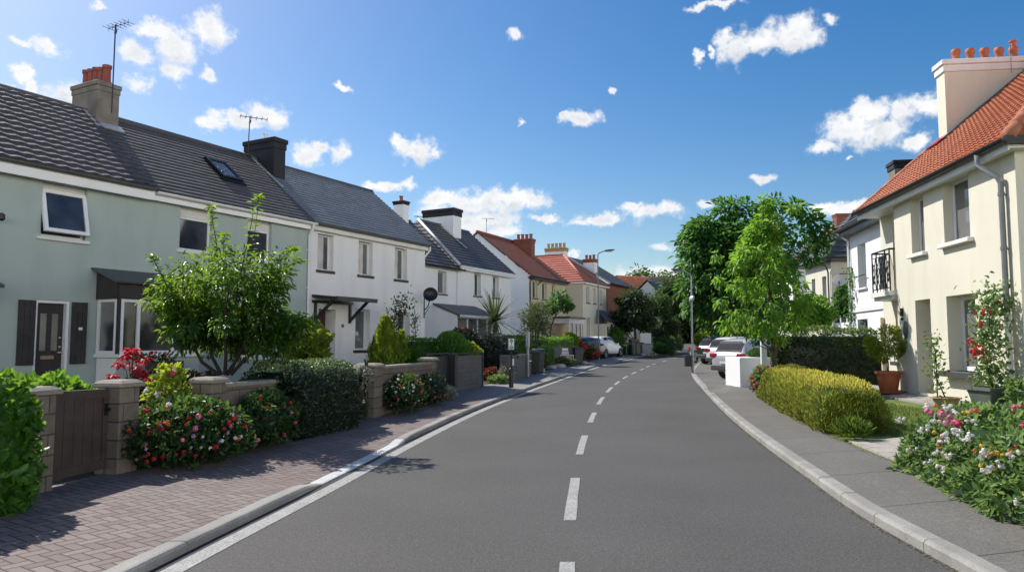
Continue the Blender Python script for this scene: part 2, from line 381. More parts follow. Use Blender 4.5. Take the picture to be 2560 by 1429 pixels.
K['lf_far'] = leafmat('leaf_far_tree', (0.0225,0.0563,0.018), (0.0525,0.115,0.0275), (0.119,0.21,0.0448), 0.4, (0.162,0.27,0.054), 0.6)
K['lf_fard'] = leafmat('leaf_far_dark_tree', (0.0203,0.0383,0.018), (0.0425,0.075,0.03), (0.098,0.147,0.056), 0.36, (0.135,0.2025,0.054), 0.6)
K['lf_grass'] = leafmat('leaf_grass', (.05,.10,.012), (.10,.17,.02), (.18,.26,.04), .4, (.25,.36,.04), .6)
# ------------------------------------------------------------------ sky, sun, camera
SUN_EL = 45.5; SUN_V = Vector((-.785, .62, 0)).normalized()
sunvec = Vector((SUN_V.x * math.cos(R(SUN_EL)), SUN_V.y * math.cos(R(SUN_EL)), math.sin(R(SUN_EL))))
def make_world():
    w = bpy.data.worlds.new('World'); S.world = w; w.use_nodes = True; t = w.node_tree; t.nodes.clear()
    out = t.nodes.new('ShaderNodeOutputWorld'); bg = t.nodes.new('ShaderNodeBackground')
    sky = t.nodes.new('ShaderNodeTexSky'); sky.sky_type = 'NISHITA'; sky.sun_disc = False
    sky.sun_elevation = R(SUN_EL); sky.sun_rotation = math.atan2(SUN_V.x, SUN_V.y) % (2*math.pi)
    sky.air_density = 1.0; sky.dust_density = SKY_DUST; sky.ozone_density = 1.1; sky.altitude = 0
    hs = t.nodes.new('ShaderNodeHueSaturation'); hs.inputs['Saturation'].default_value = SKY_SAT; hs.inputs['Value'].default_value = 1.0; hs.inputs['Hue'].default_value = .502
    t.links.new(sky.outputs[0], hs.inputs['Color'])
    tc = t.nodes.new('ShaderNodeTexCoord'); v = tc.outputs['Generated']
    sp = t.nodes.new('ShaderNodeSeparateXYZ'); t.links.new(v, sp.inputs[0])
    az = math_(t, 'ARCTAN2', sp.outputs[0], sp.outputs[1]); el = math_(t, 'ARCSINE', sp.outputs[2])
    cb = t.nodes.new('ShaderNodeCombineXYZ'); t.links.new(az, cb.inputs[0]); t.links.new(el, cb.inputs[1])
    # ragged edges
    nz = t.nodes.new('ShaderNodeTexNoise'); nz.inputs['Scale'].default_value = 34; nz.inputs['Detail'].default_value = 4; nz.inputs['Roughness'].default_value = .62
    t.links.new(cb.outputs[0], nz.inputs['Vector'])
    off = t.nodes.new('ShaderNodeVectorMath'); off.operation = 'MULTIPLY_ADD'
    off.inputs[1].default_value = (.036, .032, 0); off.inputs[2].default_value = (-.018, -.016, 0)
    t.links.new(nz.outputs['Color'], off.inputs[0])
    ad = t.nodes.new('ShaderNodeVectorMath'); ad.operation = 'ADD'; t.links.new(cb.outputs[0], ad.inputs[0]); t.links.new(off.outputs[0], ad.inputs[1])
    fn = noise(t, cb.outputs[0], 42, 6, .62)
    low = t.nodes.new('ShaderNodeVectorMath'); low.operation = 'ADD'; low.inputs[1].default_value = (-.004, .014, 0); t.links.new(ad.outputs[0], low.inputs[0])
    m = None; mb = None
    for u, vv, ru, rv in CLOUDS:
        p = W(u, vv, 1.0); d = Vector((p.x, p.y, p.z - CAM_Z)).normalized()
        ca, ce = math.atan2(d.x, d.y), math.asin(d.z)
        k = math.cos(ca) * math.cos(ca); ra = ru / FPX * max(.6, k); re = rv / FPX * math.cos(ca)
        for src in (ad, low):
          a = t.nodes.new('ShaderNodeVectorMath'); a.operation = 'SUBTRACT'; a.inputs[1].default_value = (ca, ce, 0); t.links.new(src.outputs[0], a.inputs[0])
          b = t.nodes.new('ShaderNodeVectorMath'); b.operation = 'MULTIPLY'; b.inputs[1].default_value = (1/ra, 1/re, 0); t.links.new(a.outputs[0], b.inputs[0])
          l = t.nodes.new('ShaderNodeVectorMath'); l.operation = 'LENGTH'; t.links.new(b.outputs[0], l.inputs[0])
          q = math_(t, 'SUBTRACT', 1.36, l.outputs['Value'])
          if src is ad: m = q if m is None else math_(t, 'SMOOTH_MAX', m, q, .12)
          else: mb = q if mb is None else math_(t, 'SMOOTH_MAX', mb, q, .12)
    under = ramp(t, math_(t, 'SUBTRACT', mb, m), .0, .75)      # undersides lie in the cloud's own shade
    # added low cloud bank out of view, there to light the shaded fronts
    reg = math_(t, 'MULTIPLY', math_(t, 'MAXIMUM', ramp(t, az, .78, .98), ramp(t, math_(t, 'ABSOLUTE', az), 1.9, 2.3)), math_(t, 'SUBTRACT', 1.0, ramp(t, el, .26, .46)))
    q2 = math_(t, 'ADD', math_(t, 'MULTIPLY', math_(t, 'SUBTRACT', noise(t, v, 3.6, 3, .5),  .36), 6.0), math_(t, 'MULTIPLY', math_(t, 'SUBTRACT', reg, 1.0), 4.0))
    m = math_(t, 'MAXIMUM', m, q2)
    dens = math_(t, 'ADD', math_(t, 'MULTIPLY', m, .75), math_(t, 'MULTIPLY', math_(t, 'SUBTRACT', fn, .5), 1.7))
    mask = t.nodes.new('ShaderNodeMapRange'); mask.interpolation_type = 'SMOOTHSTEP'; mask.inputs[1].default_value = .0; mask.inputs[2].default_value = .72
    t.links.new(dens, mask.inputs[0])
    mv = t.nodes.new('ShaderNodeVectorMath'); mv.operation = 'ADD'; mv.inputs[1].default_value = (.006, .012, 3.1); t.links.new(ad.outputs[0], mv.inputs[0])
    sh = ramp(t, noise(t, mv.outputs[0], 30, 5, .55), .30, .68)
    thick = ramp(t, dens, .25, 1.0)
    grey = math_(t, 'MULTIPLY', math_(t, 'MINIMUM', math_(t, 'ADD', math_(t, 'MULTIPLY', math_(t, 'SUBTRACT', 1.0, sh), .6), math_(t, 'MULTIPLY', under, .85)), 1.0), thick)
    cc = mixc(t, grey, (1.0, 1.0, 1.0), (.47, .52, .60))
    # the added cloud bank is made brighter and warmer as fill light
    cs = t.nodes.new('ShaderNodeVectorMath'); cs.operation = 'SCALE'; t.links.new(math_(t, 'ADD', CLOUD_L, math_(t, 'MULTIPLY', reg, 2.8)), cs.inputs['Scale']); t.links.new(mixc(t, reg, cc, mixc(t, 1.0, cc, (1.0, .945, .85), 'MULTIPLY')), cs.inputs[0])
    sk = t.nodes.new('ShaderNodeVectorMath'); sk.operation = 'SCALE'; sk.inputs['Scale'].default_value = SKY_STR
    t.links.new(hs.outputs[0], sk.inputs[0])
    fin = mixc(t, math_(t, 'MULTIPLY', math_(t, 'POWER', mask.outputs[0], 1.7), .97), sk.outputs[0], cs.outputs[0])
    t.links.new(fin, bg.inputs[0]); bg.inputs[1].default_value = 1.0; t.links.new(bg.outputs[0], out.inputs[0])
    w.cycles.sampling_method = 'MANUAL'; w.cycles.sample_map_resolution = 1024
# centre and radii of the cloud puffs, as pixels of the photograph turned into sky directions
CLOUDS = [(250,10,24,16),(115,125,46,24),(60,112,30,12),(55,185,34,34),(85,222,24,26),(165,235,52,38),(390,75,46,24),(520,78,58,46),(430,120,66,46),(345,140,46,32),
 (440,180,40,30),(340,208,42,24),(520,188,26,22),(600,300,92,20),(660,282,62,30),(520,308,44,16),(690,300,36,22),(620,312,70,14),(765,388,52,32),(850,382,28,26),(800,372,38,18),
 (1040,376,62,32),(1000,358,26,22),(1085,380,28,16),(960,470,62,16),(1020,462,24,12),(1290,86,26,14),(853,216,24,9),(1455,296,50,20),(1410,290,18,10),(1306,310,9,7),(1527,218,10,8),
 (1200,510,150,30),(1270,492,70,26),(1110,502,70,24),(1330,505,50,26),(1090,530,60,22),(1220,545,90,26),(1180,560,80,24),(1250,578,60,20),(1365,548,40,11),(1500,550,82,16),(1450,556,36,12),(1630,526,78,20),(1580,518,36,14),
 (1430,630,26,8),(1653,620,32,12),(1620,690,110,24),(1560,694,40,14),(1670,688,50,18),(1760,510,26,13),(1905,448,34,14),(1800,10,60,10),(1745,15,36,9),
 (1835,120,48,42),(1900,105,60,32),(1980,85,66,44),(2020,95,44,34),(1820,95,34,20),(2082,46,24,18),(1745,148,12,22),(1775,128,10,14),
 (2120,325,82,42),(2200,330,90,44),(2180,280,62,34),(2255,275,52,34),(2310,268,70,36),(2060,365,44,20),(2290,350,50,24),(2080,525,66,18),(2130,515,50,14),(2120,580,26,16),(20,225,24,10),(2120,400,8,6)]
def make_light():
    l = bpy.data.lights.new('sun', 'SUN'); l.energy = SUN_STR; l.angle = R(.53); l.color = (1.0, .965, .90)
    o = bpy.data.objects.new('sun', l); C.objects.link(o); o.rotation_euler = (-sunvec).to_track_quat('-Z', 'Y').to_euler(); o.location = (0, 0, 40)
    c = bpy.data.cameras.new('camera'); c.sensor_width = 36; c.lens = 36 * FPX / 2560; c.clip_end = 3000; c.clip_start = .05
    o = bpy.data.objects.new('camera', c); C.objects.link(o); o.location = (0, 0, CAM_Z); o.rotation_euler = (math.pi/2 + PITCH, 0, 0); S.camera = o
    S.view_settings.view_transform = 'Standard'; S.view_settings.look = 'None'; S.view_settings.gamma = 1; S.view_settings.exposure = EXPOSURE
    S.cycles.use_denoising = True; S.cycles.max_bounces = 6; S.cycles.transparent_max_bounces = 6; S.cycles.caustics_reflective = False; S.cycles.caustics_refractive = False
    S.cycles.sample_clamp_indirect = 6
    try: S.cycles.denoiser = 'OPENIMAGEDENOISE'; S.cycles.denoising_input_passes = 'RGB_ALBEDO_NORMAL'; S.cycles.denoising_prefilter = 'ACCURATE'
    except Exception: pass
SKY_STR, SKY_DUST, SKY_SAT, CLOUD_L, SUN_STR, EXPOSURE = .108, 1.1, 1.5, .86, 5.0, 0.28
make_world(); make_light()

# ------------------------------------------------------------------ ground, road, pavements
def loft(name, ys, sec, mat, kind='structure', parent=None, smooth=False):
    b = MB(); rows = [sec(y) for y in ys]; n = len(rows[0])
    V = [(x, y, z) for y, r in zip(ys, rows) for x, z in r]
    F = [(i*n+j, i*n+j+1, (i+1)*n+j+1, (i+1)*n+j) for i in range(len(ys)-1) for j in range(n-1)]
    b.add(V, F); o = b.build(name, mat, parent, smooth)
    if parent is None: o['kind'] = kind
    return o
def fr(a, b, s): return list(np.arange(a, b + 1e-6, s))
YR = fr(-5, 90, .5)
mroad = m_, t_, b_, c_, v_ = asphalt('road_asphalt', (.094,.087,.080), .5, 44, .2)
mroad = m_
m, t, b_, c_, v_ = asphalt('pavement_tarmac', (.165,.153,.136), .42, 50, .22)
mpave = m
# wide sheet under everything, out past the horizon, with a wooded rise at the end of the street
m, t, b_, out = nt('meadow'); v_ = coords(t, True)
c_ = mixc(t, ramp(t, noise(t, v_, .3, 5), .35, .65), (.045,.075,.018), (.09,.11,.03)); c_ = mixc(t, ramp(t, noise(t, v_, 14, 4), .3, .7), mixc(t, .4, c_, (0,0,0)), c_)
t.links.new(c_, b_.inputs['Base Color']); b_.inputs['Roughness'].default_value = .95
t.links.new(bump_(t, noise(t, v_, 20, 4), .5, .05), b_.inputs['Normal']); K['meadow'] = m
def hill(x, y): return 5.0 * smooth(100, 190, y) + 6 * smooth(160, 420, y)
gy = [-60,-20,-6] + fr(0, 100, 4) + [110,125,145,170,200,250,320,420,600,1000,2000]
gx = [-1500,-600,-300,-150,-80,-50,-30,-20,-14,-9,-6,-4,-2,0,2,4,6,8,10,12,14,17,20,25,32,45,70,110,170,300,600,1500]
B = MB(); B.add([(x, y, g(y) - .10 + hill(x, y)) for y in gy for x in gx], [(i*len(gx)+j, i*len(gx)+j+1, (i+1)*len(gx)+j+1, (i+1)*len(gx)+j) for i in range(len(gy)-1) for j in range(len(gx)-1)])
B.build('ground', K['meadow'])['kind'] = 'structure'
def roadsec(y):
    a, b = XL(y) - .42, XR(y) + .06
    return [(a + (b-a)*k/8, g(y)) for k in range(9)]
road = loft('road', YR, roadsec, mroad)
at = road.data.attributes.new('lat', 'FLOAT', 'POINT'); at.data.foreach_set('value', np.tile(np.arange(9)/8.0, len(YR)).astype(np.float32))
def wheel_tracks(t, b, c, v):   # tyre-polished tracks and an old trench repair, part of the surface itself
    l = node(t, 'ShaderNodeAttribute', attribute_name='lat').outputs['Fac']; k = None
    for x in (.19, .39, .62, .82):
        d = math_(t, 'ABSOLUTE', math_(t, 'SUBTRACT', l, x)); q = math_(t, 'SUBTRACT', 1.0, ramp(t, d, .02, .09)); k = q if k is None else math_(t, 'MAXIMUM', k, q)
    mp = node(t, 'ShaderNodeMapping'); mp.inputs['Scale'].default_value = (1.3, .12, 1); t.links.new(v, mp.inputs[0])
    s = ramp(t, noise(t, mp.outputs[0], 1.0, 5, .65), .35, .7)
    c = mixc(t, math_(t, 'MULTIPLY', k, .30), c, (.185,.172,.158)); c = mixc(t, math_(t, 'MULTIPLY', s, .30), c, (.055,.052,.05))
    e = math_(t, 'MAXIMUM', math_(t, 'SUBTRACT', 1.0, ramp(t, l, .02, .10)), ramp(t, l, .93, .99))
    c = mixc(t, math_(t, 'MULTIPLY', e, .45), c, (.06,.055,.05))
    t.links.new(c, b.inputs['Base Color'])
wheel_tracks(t_, b_, c_, v_)
loft('edge_line', fr(-5, 62, .5), lambda y: [(XL(y) + .0, g(y) + .004), (XL(y) + .17, g(y) + .004)], K['paintline'])
loft('gutter', fr(-5, 62, .5), lambda y: [(XL(y) - .12, g(y) + .003), (XL(y) + .0, g(y) + .003)], M('gutter_tar_shade', (.018,.017,.017), .8, .3, 5, .3, 40))  # tar channel, its colour blackened with painted kerb shade
def dash(y0, y1, w=.115):
    ys = fr(y0, y1, (y1 - y0) / 4); b = MB(); V = []; dx = (XC(y1) - XC(y0)) / (y1 - y0); k = math.sqrt(1 + dx*dx)
    for y in ys: V += [(XC(y) - w/2*k + random.uniform(-.004,.004), y, g(y) + .0045), (XC(y) + w/2*k + random.uniform(-.004,.004), y, g(y) + .0045)]
    b.add(V, [(2*i, 2*i+1, 2*i+3, 2*i+2) for i in range(len(ys)-1)])
    o = b.build('lane_marking', K['paintline'], road)
for a, b in ((3.2,5.78),(7.1,9.28),(11.2,13.45),(15.55,17.6),(19.7,22.0),(23.7,26.0),(27.2,29.2),(30.8,32.6),(34.3,36.1),(37.9,39.5),(41.3,42.8),(44.4,46.0),(49.4,51.4),(55.9,58.2),(62,64.3),(68,70)): dash(a, b)
# kerbs: joints every metre are real gaps
def kerb(name, f, side, h, y0, y1, L=.915, w=.155, mat='concrete'):
    B = MB(); y = y0
    while y < y1:
        e = y + L - .010; rows = []
        for yy in (y, (y+e)/2, e):
            x = f(yy); z = g(yy); hh = h(yy) + random.uniform(-.003, .003)
            dx = (f(yy+.1) - f(yy-.1)) / .2; k = math.sqrt(1 + dx*dx) * side
            rows.append([(x, yy, z - .1), (x, yy, z + hh*.72), (x + .018*k, yy, z + hh*.94), (x + .04*k, yy, z + hh), (x + w*k, yy, z + hh), (x + w*k, yy, z - .1)])
        V = [p for r in rows for p in r]; F = []
        for i in range(2):
            for j in range(5): F.append((i*6+j, i*6+j+1, (i+1)*6+j+1, (i+1)*6+j))
        F += [(0,1,2,3,4,5), (17,16,15,14,13,12)]
        B.add(V, F); y += L
    o = B.build(name, K[mat]); o['kind'] = 'structure'; return o
kf = lambda y: XL(y) - .085
kerb('kerb', kf, -1, hkl, -4, 8.81, .915, .155); kerb('painted_kerb', kf, -1, hkl, 8.81, 12.47, .915, .155, 'kerbpaint'); kerb('kerb', kf, -1, hkl, 12.47, 80, .915, .155)
kerb('kerb', XR, 1, hkr, -4, 80, .915, .16)
# kerb shade is painted into the dark channel strip; a little grit lies in it
K['herring'] = herring('herringbone_paving')
def psl(y):
    a = XI(y) - .12; b = XL(y) - .245; h = hkl(y)
    return [(a + (b-a)*k/4, g(y) + .12 + (h - .004 - .12) * smooth(.35, 1, k/4)) for k in range(5)]
loft('pavement', fr(-5, 80, .5), psl, K['herring'])
def psr(y):
    a = XR(y) + .165; b = XRI(y) + .1; h = hkr(y)
    return [(a + (b-a)*k/4, g(y) + .118 + (h - .004 - .118) * (1 - smooth(0, .6, k/4))) for k in range(5)]
def pav_right():
    o = loft('pavement', fr(-5, 80, .5), psr, mpave)
    # sawn joints across the slabs
    m = mpave; t = m.node_tree; b = [n for n in t.nodes if n.type == 'BSDF_PRINCIPLED'][0]
    src = b.inputs['Base Color'].links[0].from_socket
    p = coords(t, True); sp = node(t, 'ShaderNodeSeparateXYZ'); t.links.new(p, sp.inputs[0])
    yy = math_(t, 'ADD', sp.outputs[1], math_(t, 'MULTIPLY', sp.outputs[0], -.22)); f = math_(t, 'FRACT', math_(t, 'MULTIPLY', yy, .62))
    j = math_(t, 'LESS_THAN', f, .014)
    t.links.new(mixc(t, math_(t, 'MULTIPLY', j, .75), src, (.03,.03,.028)), b.inputs['Base Color'])
pav_right()
def gsl(y):
    out = []
    for d in (0, .3, .7, 1.2, 1.7, 2.2, 4, 7, 11, 15): x = XI(y) - .1 - d; out.append((x, g(y) + .12 - .01 + .28 * smooth(.2, 2.0, d)))
    return out
loft('garden_soil', fr(-5, 76, 1), gsl, K['soil'])
m, t, b_, out = nt('lawn_turf'); v_ = coords(t, True)
c_ = mixc(t, ramp(t, noise(t, v_, 1.2, 5), .35, .65), (.10,.15,.022), (.17,.21,.04)); c_ = mixc(t, ramp(t, noise(t, v_, 55, 4), .3, .7), mixc(t, .45, c_, (0,0,0)), c_)
t.links.new(c_, b_.inputs['Base Color']); b_.inputs['Roughness'].default_value = .9; t.links.new(bump_(t, noise(t, v_, 70, 4), .9, .02), b_.inputs['Normal'])
def gsr(y):
    return [(XRI(y) + .08 + d, g(y) + .108 + .30 * smooth(.6, 3.4, d)) for d in (0, .3, .7, 1.2, 1.7, 2.3, 2.9, 3.5, 6, 9)]
loft('lawn', fr(-5, 23.5, .5), gsr, m)
K['slabs'] = blocks('pale_slabs', (.42,.385,.33), (.48,.44,.38), (.2,.18,.16), .62, .42, .012, 'xy', .4)
# path of pale slabs through the right garden, and the paved strip along the near house
def strip(name, pts, h, mat, dz):
    B = MB(); n = len(pts); V = [(x, y, h(x, y) + dz) for (x0, y0, x1, y1) in pts for x, y in ((x0, y0), (x1, y1))]
    V2 = [(x, y, z - .12) for x, y, z in V]
    F = [(2*i, 2*i+1, 2*i+3, 2*i+2) for i in range(n-1)]
    F += [(2*i, 2*i+2, 2*n+2*i+2, 2*n+2*i) for i in range(n-1)] + [(2*i+1, 2*n+2*i+1, 2*n+2*i+3, 2*i+3) for i in range(n-1)] + [(0, 2*n, 2*n+1, 1), (2*n-2, 2*n-1, 4*n-1, 4*n-2)]
    B.add(V + V2, F); o = B.build(name, mat); o['kind'] = 'structure'; return o
strip('garden_path', [(5.02+.55*i, 9.75+.10*i, 5.28+.55*i, 11.75+.10*i) for i in range(8)], gr, K['slabs'], .02)
strip('house_path', [(9.35 + .113*k, 14.4 + k, 8.55 + .113*k, 14.5 + k) for k in range(0, 8)], gr, K['concrete'], .035)
# ------------------------------------------------------------------ houses
def house_at(name, label, P, ang, z0, side='L'):
    """local x runs along the street front, outward is -y, z up from the house floor level"""
    a = R(ang)
    rz = math.pi/2 - a if side == 'L' else -math.pi/2 - a
    return thing(name, label, 'house', (P[0], P[1], z0), rz)
def facade(h, L, D, H, ops, mat, base=-.6, gable=None, gy0=0.0, extra=None, name='wall', rev=.17, dips=()):
    """front wall with real openings (x0,x1,z0,z1[,reveal]), side and back walls, gable triangles at x=0 / x=L"""
    B = MB(); xs = sorted({0, L} | {o[0] for o in ops} | {o[1] for o in ops}); zs = sorted({base, H} | {o[2] for o in ops} | {o[3] for o in ops})
    for i in range(len(xs)-1):
        for j in range(len(zs)-1):
            cx, cz = (xs[i]+xs[i+1])/2, (zs[j]+zs[j+1])/2
            if any(o[0] < cx < o[1] and o[2] < cz < o[3] for o in ops): continue
            B.poly((xs[i],gy0,zs[j]),(xs[i+1],gy0,zs[j]),(xs[i+1],gy0,zs[j+1]),(xs[i],gy0,zs[j+1]))
    for o in ops:
        x0,x1,z0,z1 = o[:4]; r = gy0 + (o[4] if len(o) > 4 else rev)
        B.poly((x0,gy0,z0),(x0,r,z0),(x0,r,z1),(x0,gy0,z1)); B.poly((x1,gy0,z0),(x1,gy0,z1),(x1,r,z1),(x1,r,z0))
        B.poly((x0,gy0,z1),(x0,r,z1),(x1,r,z1),(x1,gy0,z1)); B.poly((x0,gy0,z0),(x1,gy0,z0),(x1,r,z0),(x0,r,z0))
        B.poly((x0,r,z0),(x1,r,z0),(x1,r,z1),(x0,r,z1))
    B.poly((0,gy0,base),(0,gy0,H),(0,D,H),(0,D,base)); B.poly((L,gy0,base),(L,D,base),(L,D,H),(L,gy0,H)); B.poly((0,D,base),(0,D,H),(L,D,H),(L,D,base))
    if gable:
        for x in gable[1:]: B.poly((x,gy0,H),(x,(gy0+D)/2,gable[0]),(x,D,H))
    return B.build(name, mat, h)
def window(h, x0, x1, z0, z1, y=.10, glass='glass', fmat='upvc', w=.055, mull=(), trans=(), sill='sill', sill_y=0.0, shutter=0, so=.06, sh=.07, fd=.06, sext=.08, opened=False):
    B = MB(); zt = z1 - shutter
    B.frame(x0+.002, x1-.002, z0+.002, zt-.002, w, y, y + fd)
    for mx in mull: B.box(mx-w*.55, mx+w*.55, y+.003, y+fd, z0+w, zt-w)
    for mz in trans: B.box(x0+w, x1-w, y+.004, y+fd-.004, mz-w*.4, mz+w*.4)
    o = B.build('window', K[fmat], h); bevel(o, .006, 1)
    if opened:                  # top-hung sash, swung out at the bottom
        zb = z0 + (zt-z0)*.04; a = R(13); HH = zt - zb - .06
        def T(x, u, n): return (x, y - .02 - u*math.sin(a) - n*math.cos(a), zt - .03 - u*math.cos(a) + n*math.sin(a))
        B = MB(); ww = .075
        for (a0,a1,b0,b1) in ((x0,x1,0,ww),(x0,x1,HH-ww,HH),(x0,x0+ww,ww,HH-ww),(x1-ww,x1,ww,HH-ww)):
            B.hexa([T(a0,b1,-.03),T(a1,b1,-.03),T(a1,b0,-.03),T(a0,b0,-.03)],[T(a0,b1,.03),T(a1,b1,.03),T(a1,b0,.03),T(a0,b0,.03)])
        B.build('sash', K[fmat], o)
        MB().poly(T(x0+ww,HH-ww,0),T(x1-ww,HH-ww,0),T(x1-ww,ww,0),T(x0+ww,ww,0)).build('pane', K[glass], o)
        MB().poly((x0+w,y+.04,z0+w),(x1-w,y+.04,z0+w),(x1-w,y+.04,z0+.45),(x0+w,y+.04,z0+.45)).build('pane', K['glass'], o)
    else:
        MB().poly((x0+w,y+.035,z0+w),(x1-w,y+.035,z0+w),(x1-w,y+.035,zt-w),(x0+w,y+.035,zt-w)).build('pane', K[glass], o)
    if shutter:
        B = MB(); n = int(shutter/.05)
        for i in range(n): B.box(x0+.004, x1-.004, y-.012+.004*(i % 2), y+.05, zt+shutter*i/n, zt+shutter*(i+1)/n-.004)
        B.build('roller_shutter', K['offwhite'], o)
    if sill: bevel(mbx(x0-sext, x1+sext, sill_y-so, y-.002, z0-sh, z0).build('sill', K[sill], o), .01, 1)
    return o
def gutter(h, x0, x1, y, z, mat='upvc', r=.06, name='gutter'):
    B = MB(); n = 8; V = []; F = []
    for x in (x0, x1):
        for k in range(n+1): a = math.pi * k / n; V.append((x, y - r*math.cos(a), z - r*math.sin(a)))
        for k in range(n+1): a = math.pi * (n-k) / n; V.append((x, y - r*.85*math.cos(a), z - r*.85*math.sin(a)))
    m = 2*(n+1)
    F = [(j, (j+1) % m, m+(j+1) % m, m+j) for j in range(m)] + [tuple(range(m)), tuple(range(2*m-1, m-1, -1))]
    B.add(V, F); x = x0 + .5
    while x < x1 - .2: B.box(x-.015, x+.015, y-r-.006, y+r+.004, z-.02, z+.006); x += .95
    return B.build(name, K[mat], h)
def chimney(h, x0, x1, y0, y1, z0, z1, mat, capm, pots=0, potmat='pot', pr=.11, ph=.34, band=None, along='y', capo=.06, caph=.12, tops=True, name='chimney'):
    B = MB(); B.box(x0, x1, y0, y1, z0, z1)
    o = B.build(name, K[mat], h)
    B = MB(); B.box(x0-capo*.5, x1+capo*.5, y0-capo*.5, y1+capo*.5, z1-caph*1.4, z1-caph*.45); B.box(x0-capo, x1+capo, y0-capo, y1+capo, z1-caph*.45+.001, z1+.05)
    bevel(B.build('cap', K[capm], o), .012, 1)
    for i in range(pots):
        f = (i+.5)/pots; c = ((x0+x1)/2, y0+(y1-y0)*f) if along == 'y' else (x0+(x1-x0)*f, (y0+y1)/2)
        k = 1 + random.uniform(-.06, .06)
        P = [(pr*1.12,0),(pr*1.12,.04),(pr*.92,.07),(pr*.86,ph*k*.8),(pr*1.05,ph*k*.84),(pr*1.08,ph*k),(pr*.8,ph*k),(pr*.75,ph*k-.1)]
        autosmooth(MB().lathe(P, (c[0], c[1], z1+.05), 14).build('chimney_pot', K[potmat], o))
    return o
def slab(h, name, mat, a, b, d, c, t=.05):
    """flat roof sheet a-b-d-c with thickness"""
    a, b, c, d = map(Vector, (a, b, c, d)); N = (b-a).cross(d-a).normalized()
    if N.z < 0: N = -N
    return MB().hexa([a-N*t, b-N*t, d-N*t, c-N*t], [a, b, d, c]).build(name, K[mat], h)
def bar(h, name, mat, p, q, w, t): # flat bar from p to q
    return MB().tube([p, q], [w, w], 4).build(name, K[mat], h)

# ---- the sage green terraced house, nearest on the left
A_d = Vector((math.sin(R(28.4)), math.cos(R(28.4)))); A_p = Vector((-9.33, 15.0)); Z0 = .40
A0 = A_p - A_d * 3.0
h = house_at('terraced_house', 'sage green terraced house with grey tiled roof, bay window and clay-potted chimney', A0, 28.4, Z0)
o3 = 3.0
def X(s): return s + o3
W1 = (X(-.30), X(.62), 3.40, 4.50, .19); W2 = (X(2.90), X(3.84), 3.48, 4.56, .2); W3 = (X(4.95), X(5.78), 3.46, 4.54, .2); DR = (X(-.33), X(.36), .02, 2.12, .22); GW = (X(4.75), X(5.9), .88, 2.3, .15); W0 = (X(-2.6), X(-1.7), 3.40, 4.50, .19)
facade(h, 10.23, 5.3, 4.83, [W1, W2, W3, DR, GW, W0], K['green'], gable=(7.0, 0))
window(h, *W1[:4], y=.09, glass='glass', opened=True, sill='offwhite', shutter=.10)
window(h, *W0[:4], y=.09, glass='glass', sill='offwhite', shutter=.10)
window(h, *W2[:4], y=.10, glass='glass', shutter=.26, sill='offwhite')
window(h, *W3[:4], y=.10, glass='glass', shutter=.26, sill='offwhite')
window(h, *GW[:4], y=.08, glass='glassn', mull=(X(5.3),), sill='offwhite')
def sloped(h, x0, x1, ye, ze, yr, zr, mat, n, wave=None, cols=None, step=.03, name='roof'):
    return MB().slope((x0,ye,ze),(x1,ye,ze),(x1,yr,zr),(x0,yr,zr), n, step, cols or int((x1-x0)*3)+1, wave).build(name, K[mat], h)
EY, RY, RZ = -.20, 2.55, 7.02
sloped(h, -.3, X(2.05), EY-.03, 4.79, RY, RZ, 'pantile', 15, (.30, .02), 220, .045)
sloped(h, X(2.05)+.002, X(7.21), EY, 4.76, RY, RZ-.02, 'slatebrown', 20, None, 24, .030)
slab(h, 'rear_roof', 'slatebrown', (10.2,5.5,4.76), (-.3,5.5,4.76), (-.3,RY+.01,RZ), (10.2,RY+.01,RZ))
B = MB(); B.tube([(-.3,RY,RZ-.03),(10.2,RY,RZ-.05)], .10, 10); B.build('ridge_cap', K['slatebrown'], h, True)
mbx(-.3, X(2.05), -.215, -.18, 4.50, 4.74).build('fascia', K['upvc'], h); mbx(-.3, X(2.05), -.179, .0-.002, 4.52, 4.55).build('soffit', K['upvc'], h)
mbx(X(2.05)+.003, X(7.16), -.14, -.11, 4.52, 4.70).build('fascia', K['upvc'], h); mbx(X(2.05)+.003, X(7.16), -.109, -.002, 4.54, 4.57).build('soffit', K['upvc'], h)
gutter(h, -.3, X(2.02), -.275, 4.755, 'zinc', .055); gutter(h, X(2.1), X(7.3), -.205, 4.715, 'upvc', .065)
B = MB(); px_ = X(7.17); B.tube([(px_,-.205,4.68),(px_,-.205,4.56),(px_,-.06,4.36),(px_,-.06,.2)], .038, 8)
for z in (.6, 1.7, 2.8, 3.9): B.box(px_-.055, px_+.055, -.11, -.003, z, z+.04)
autosmooth(B.build('downpipe', K['upvc'], h))
chimney(h, X(2.03), X(2.60), 2.08, 3.12, 5.9, 7.66, 'chimstone', 'chimstone', 5, 'pot', .105, .46, capo=.045, caph=.14)
slab(h, 'flashing', 'lead', (X(1.92),1.85,6.50), (X(2.02),1.85,6.50), (X(2.02),2.5,7.04), (X(1.92),2.5,7.04), .03)
slab(h, 'flashing', 'lead', (X(1.94),1.90,6.53), (X(2.68),1.90,6.53), (X(2.68),2.09,6.69), (X(1.94),2.09,6.69), .03)
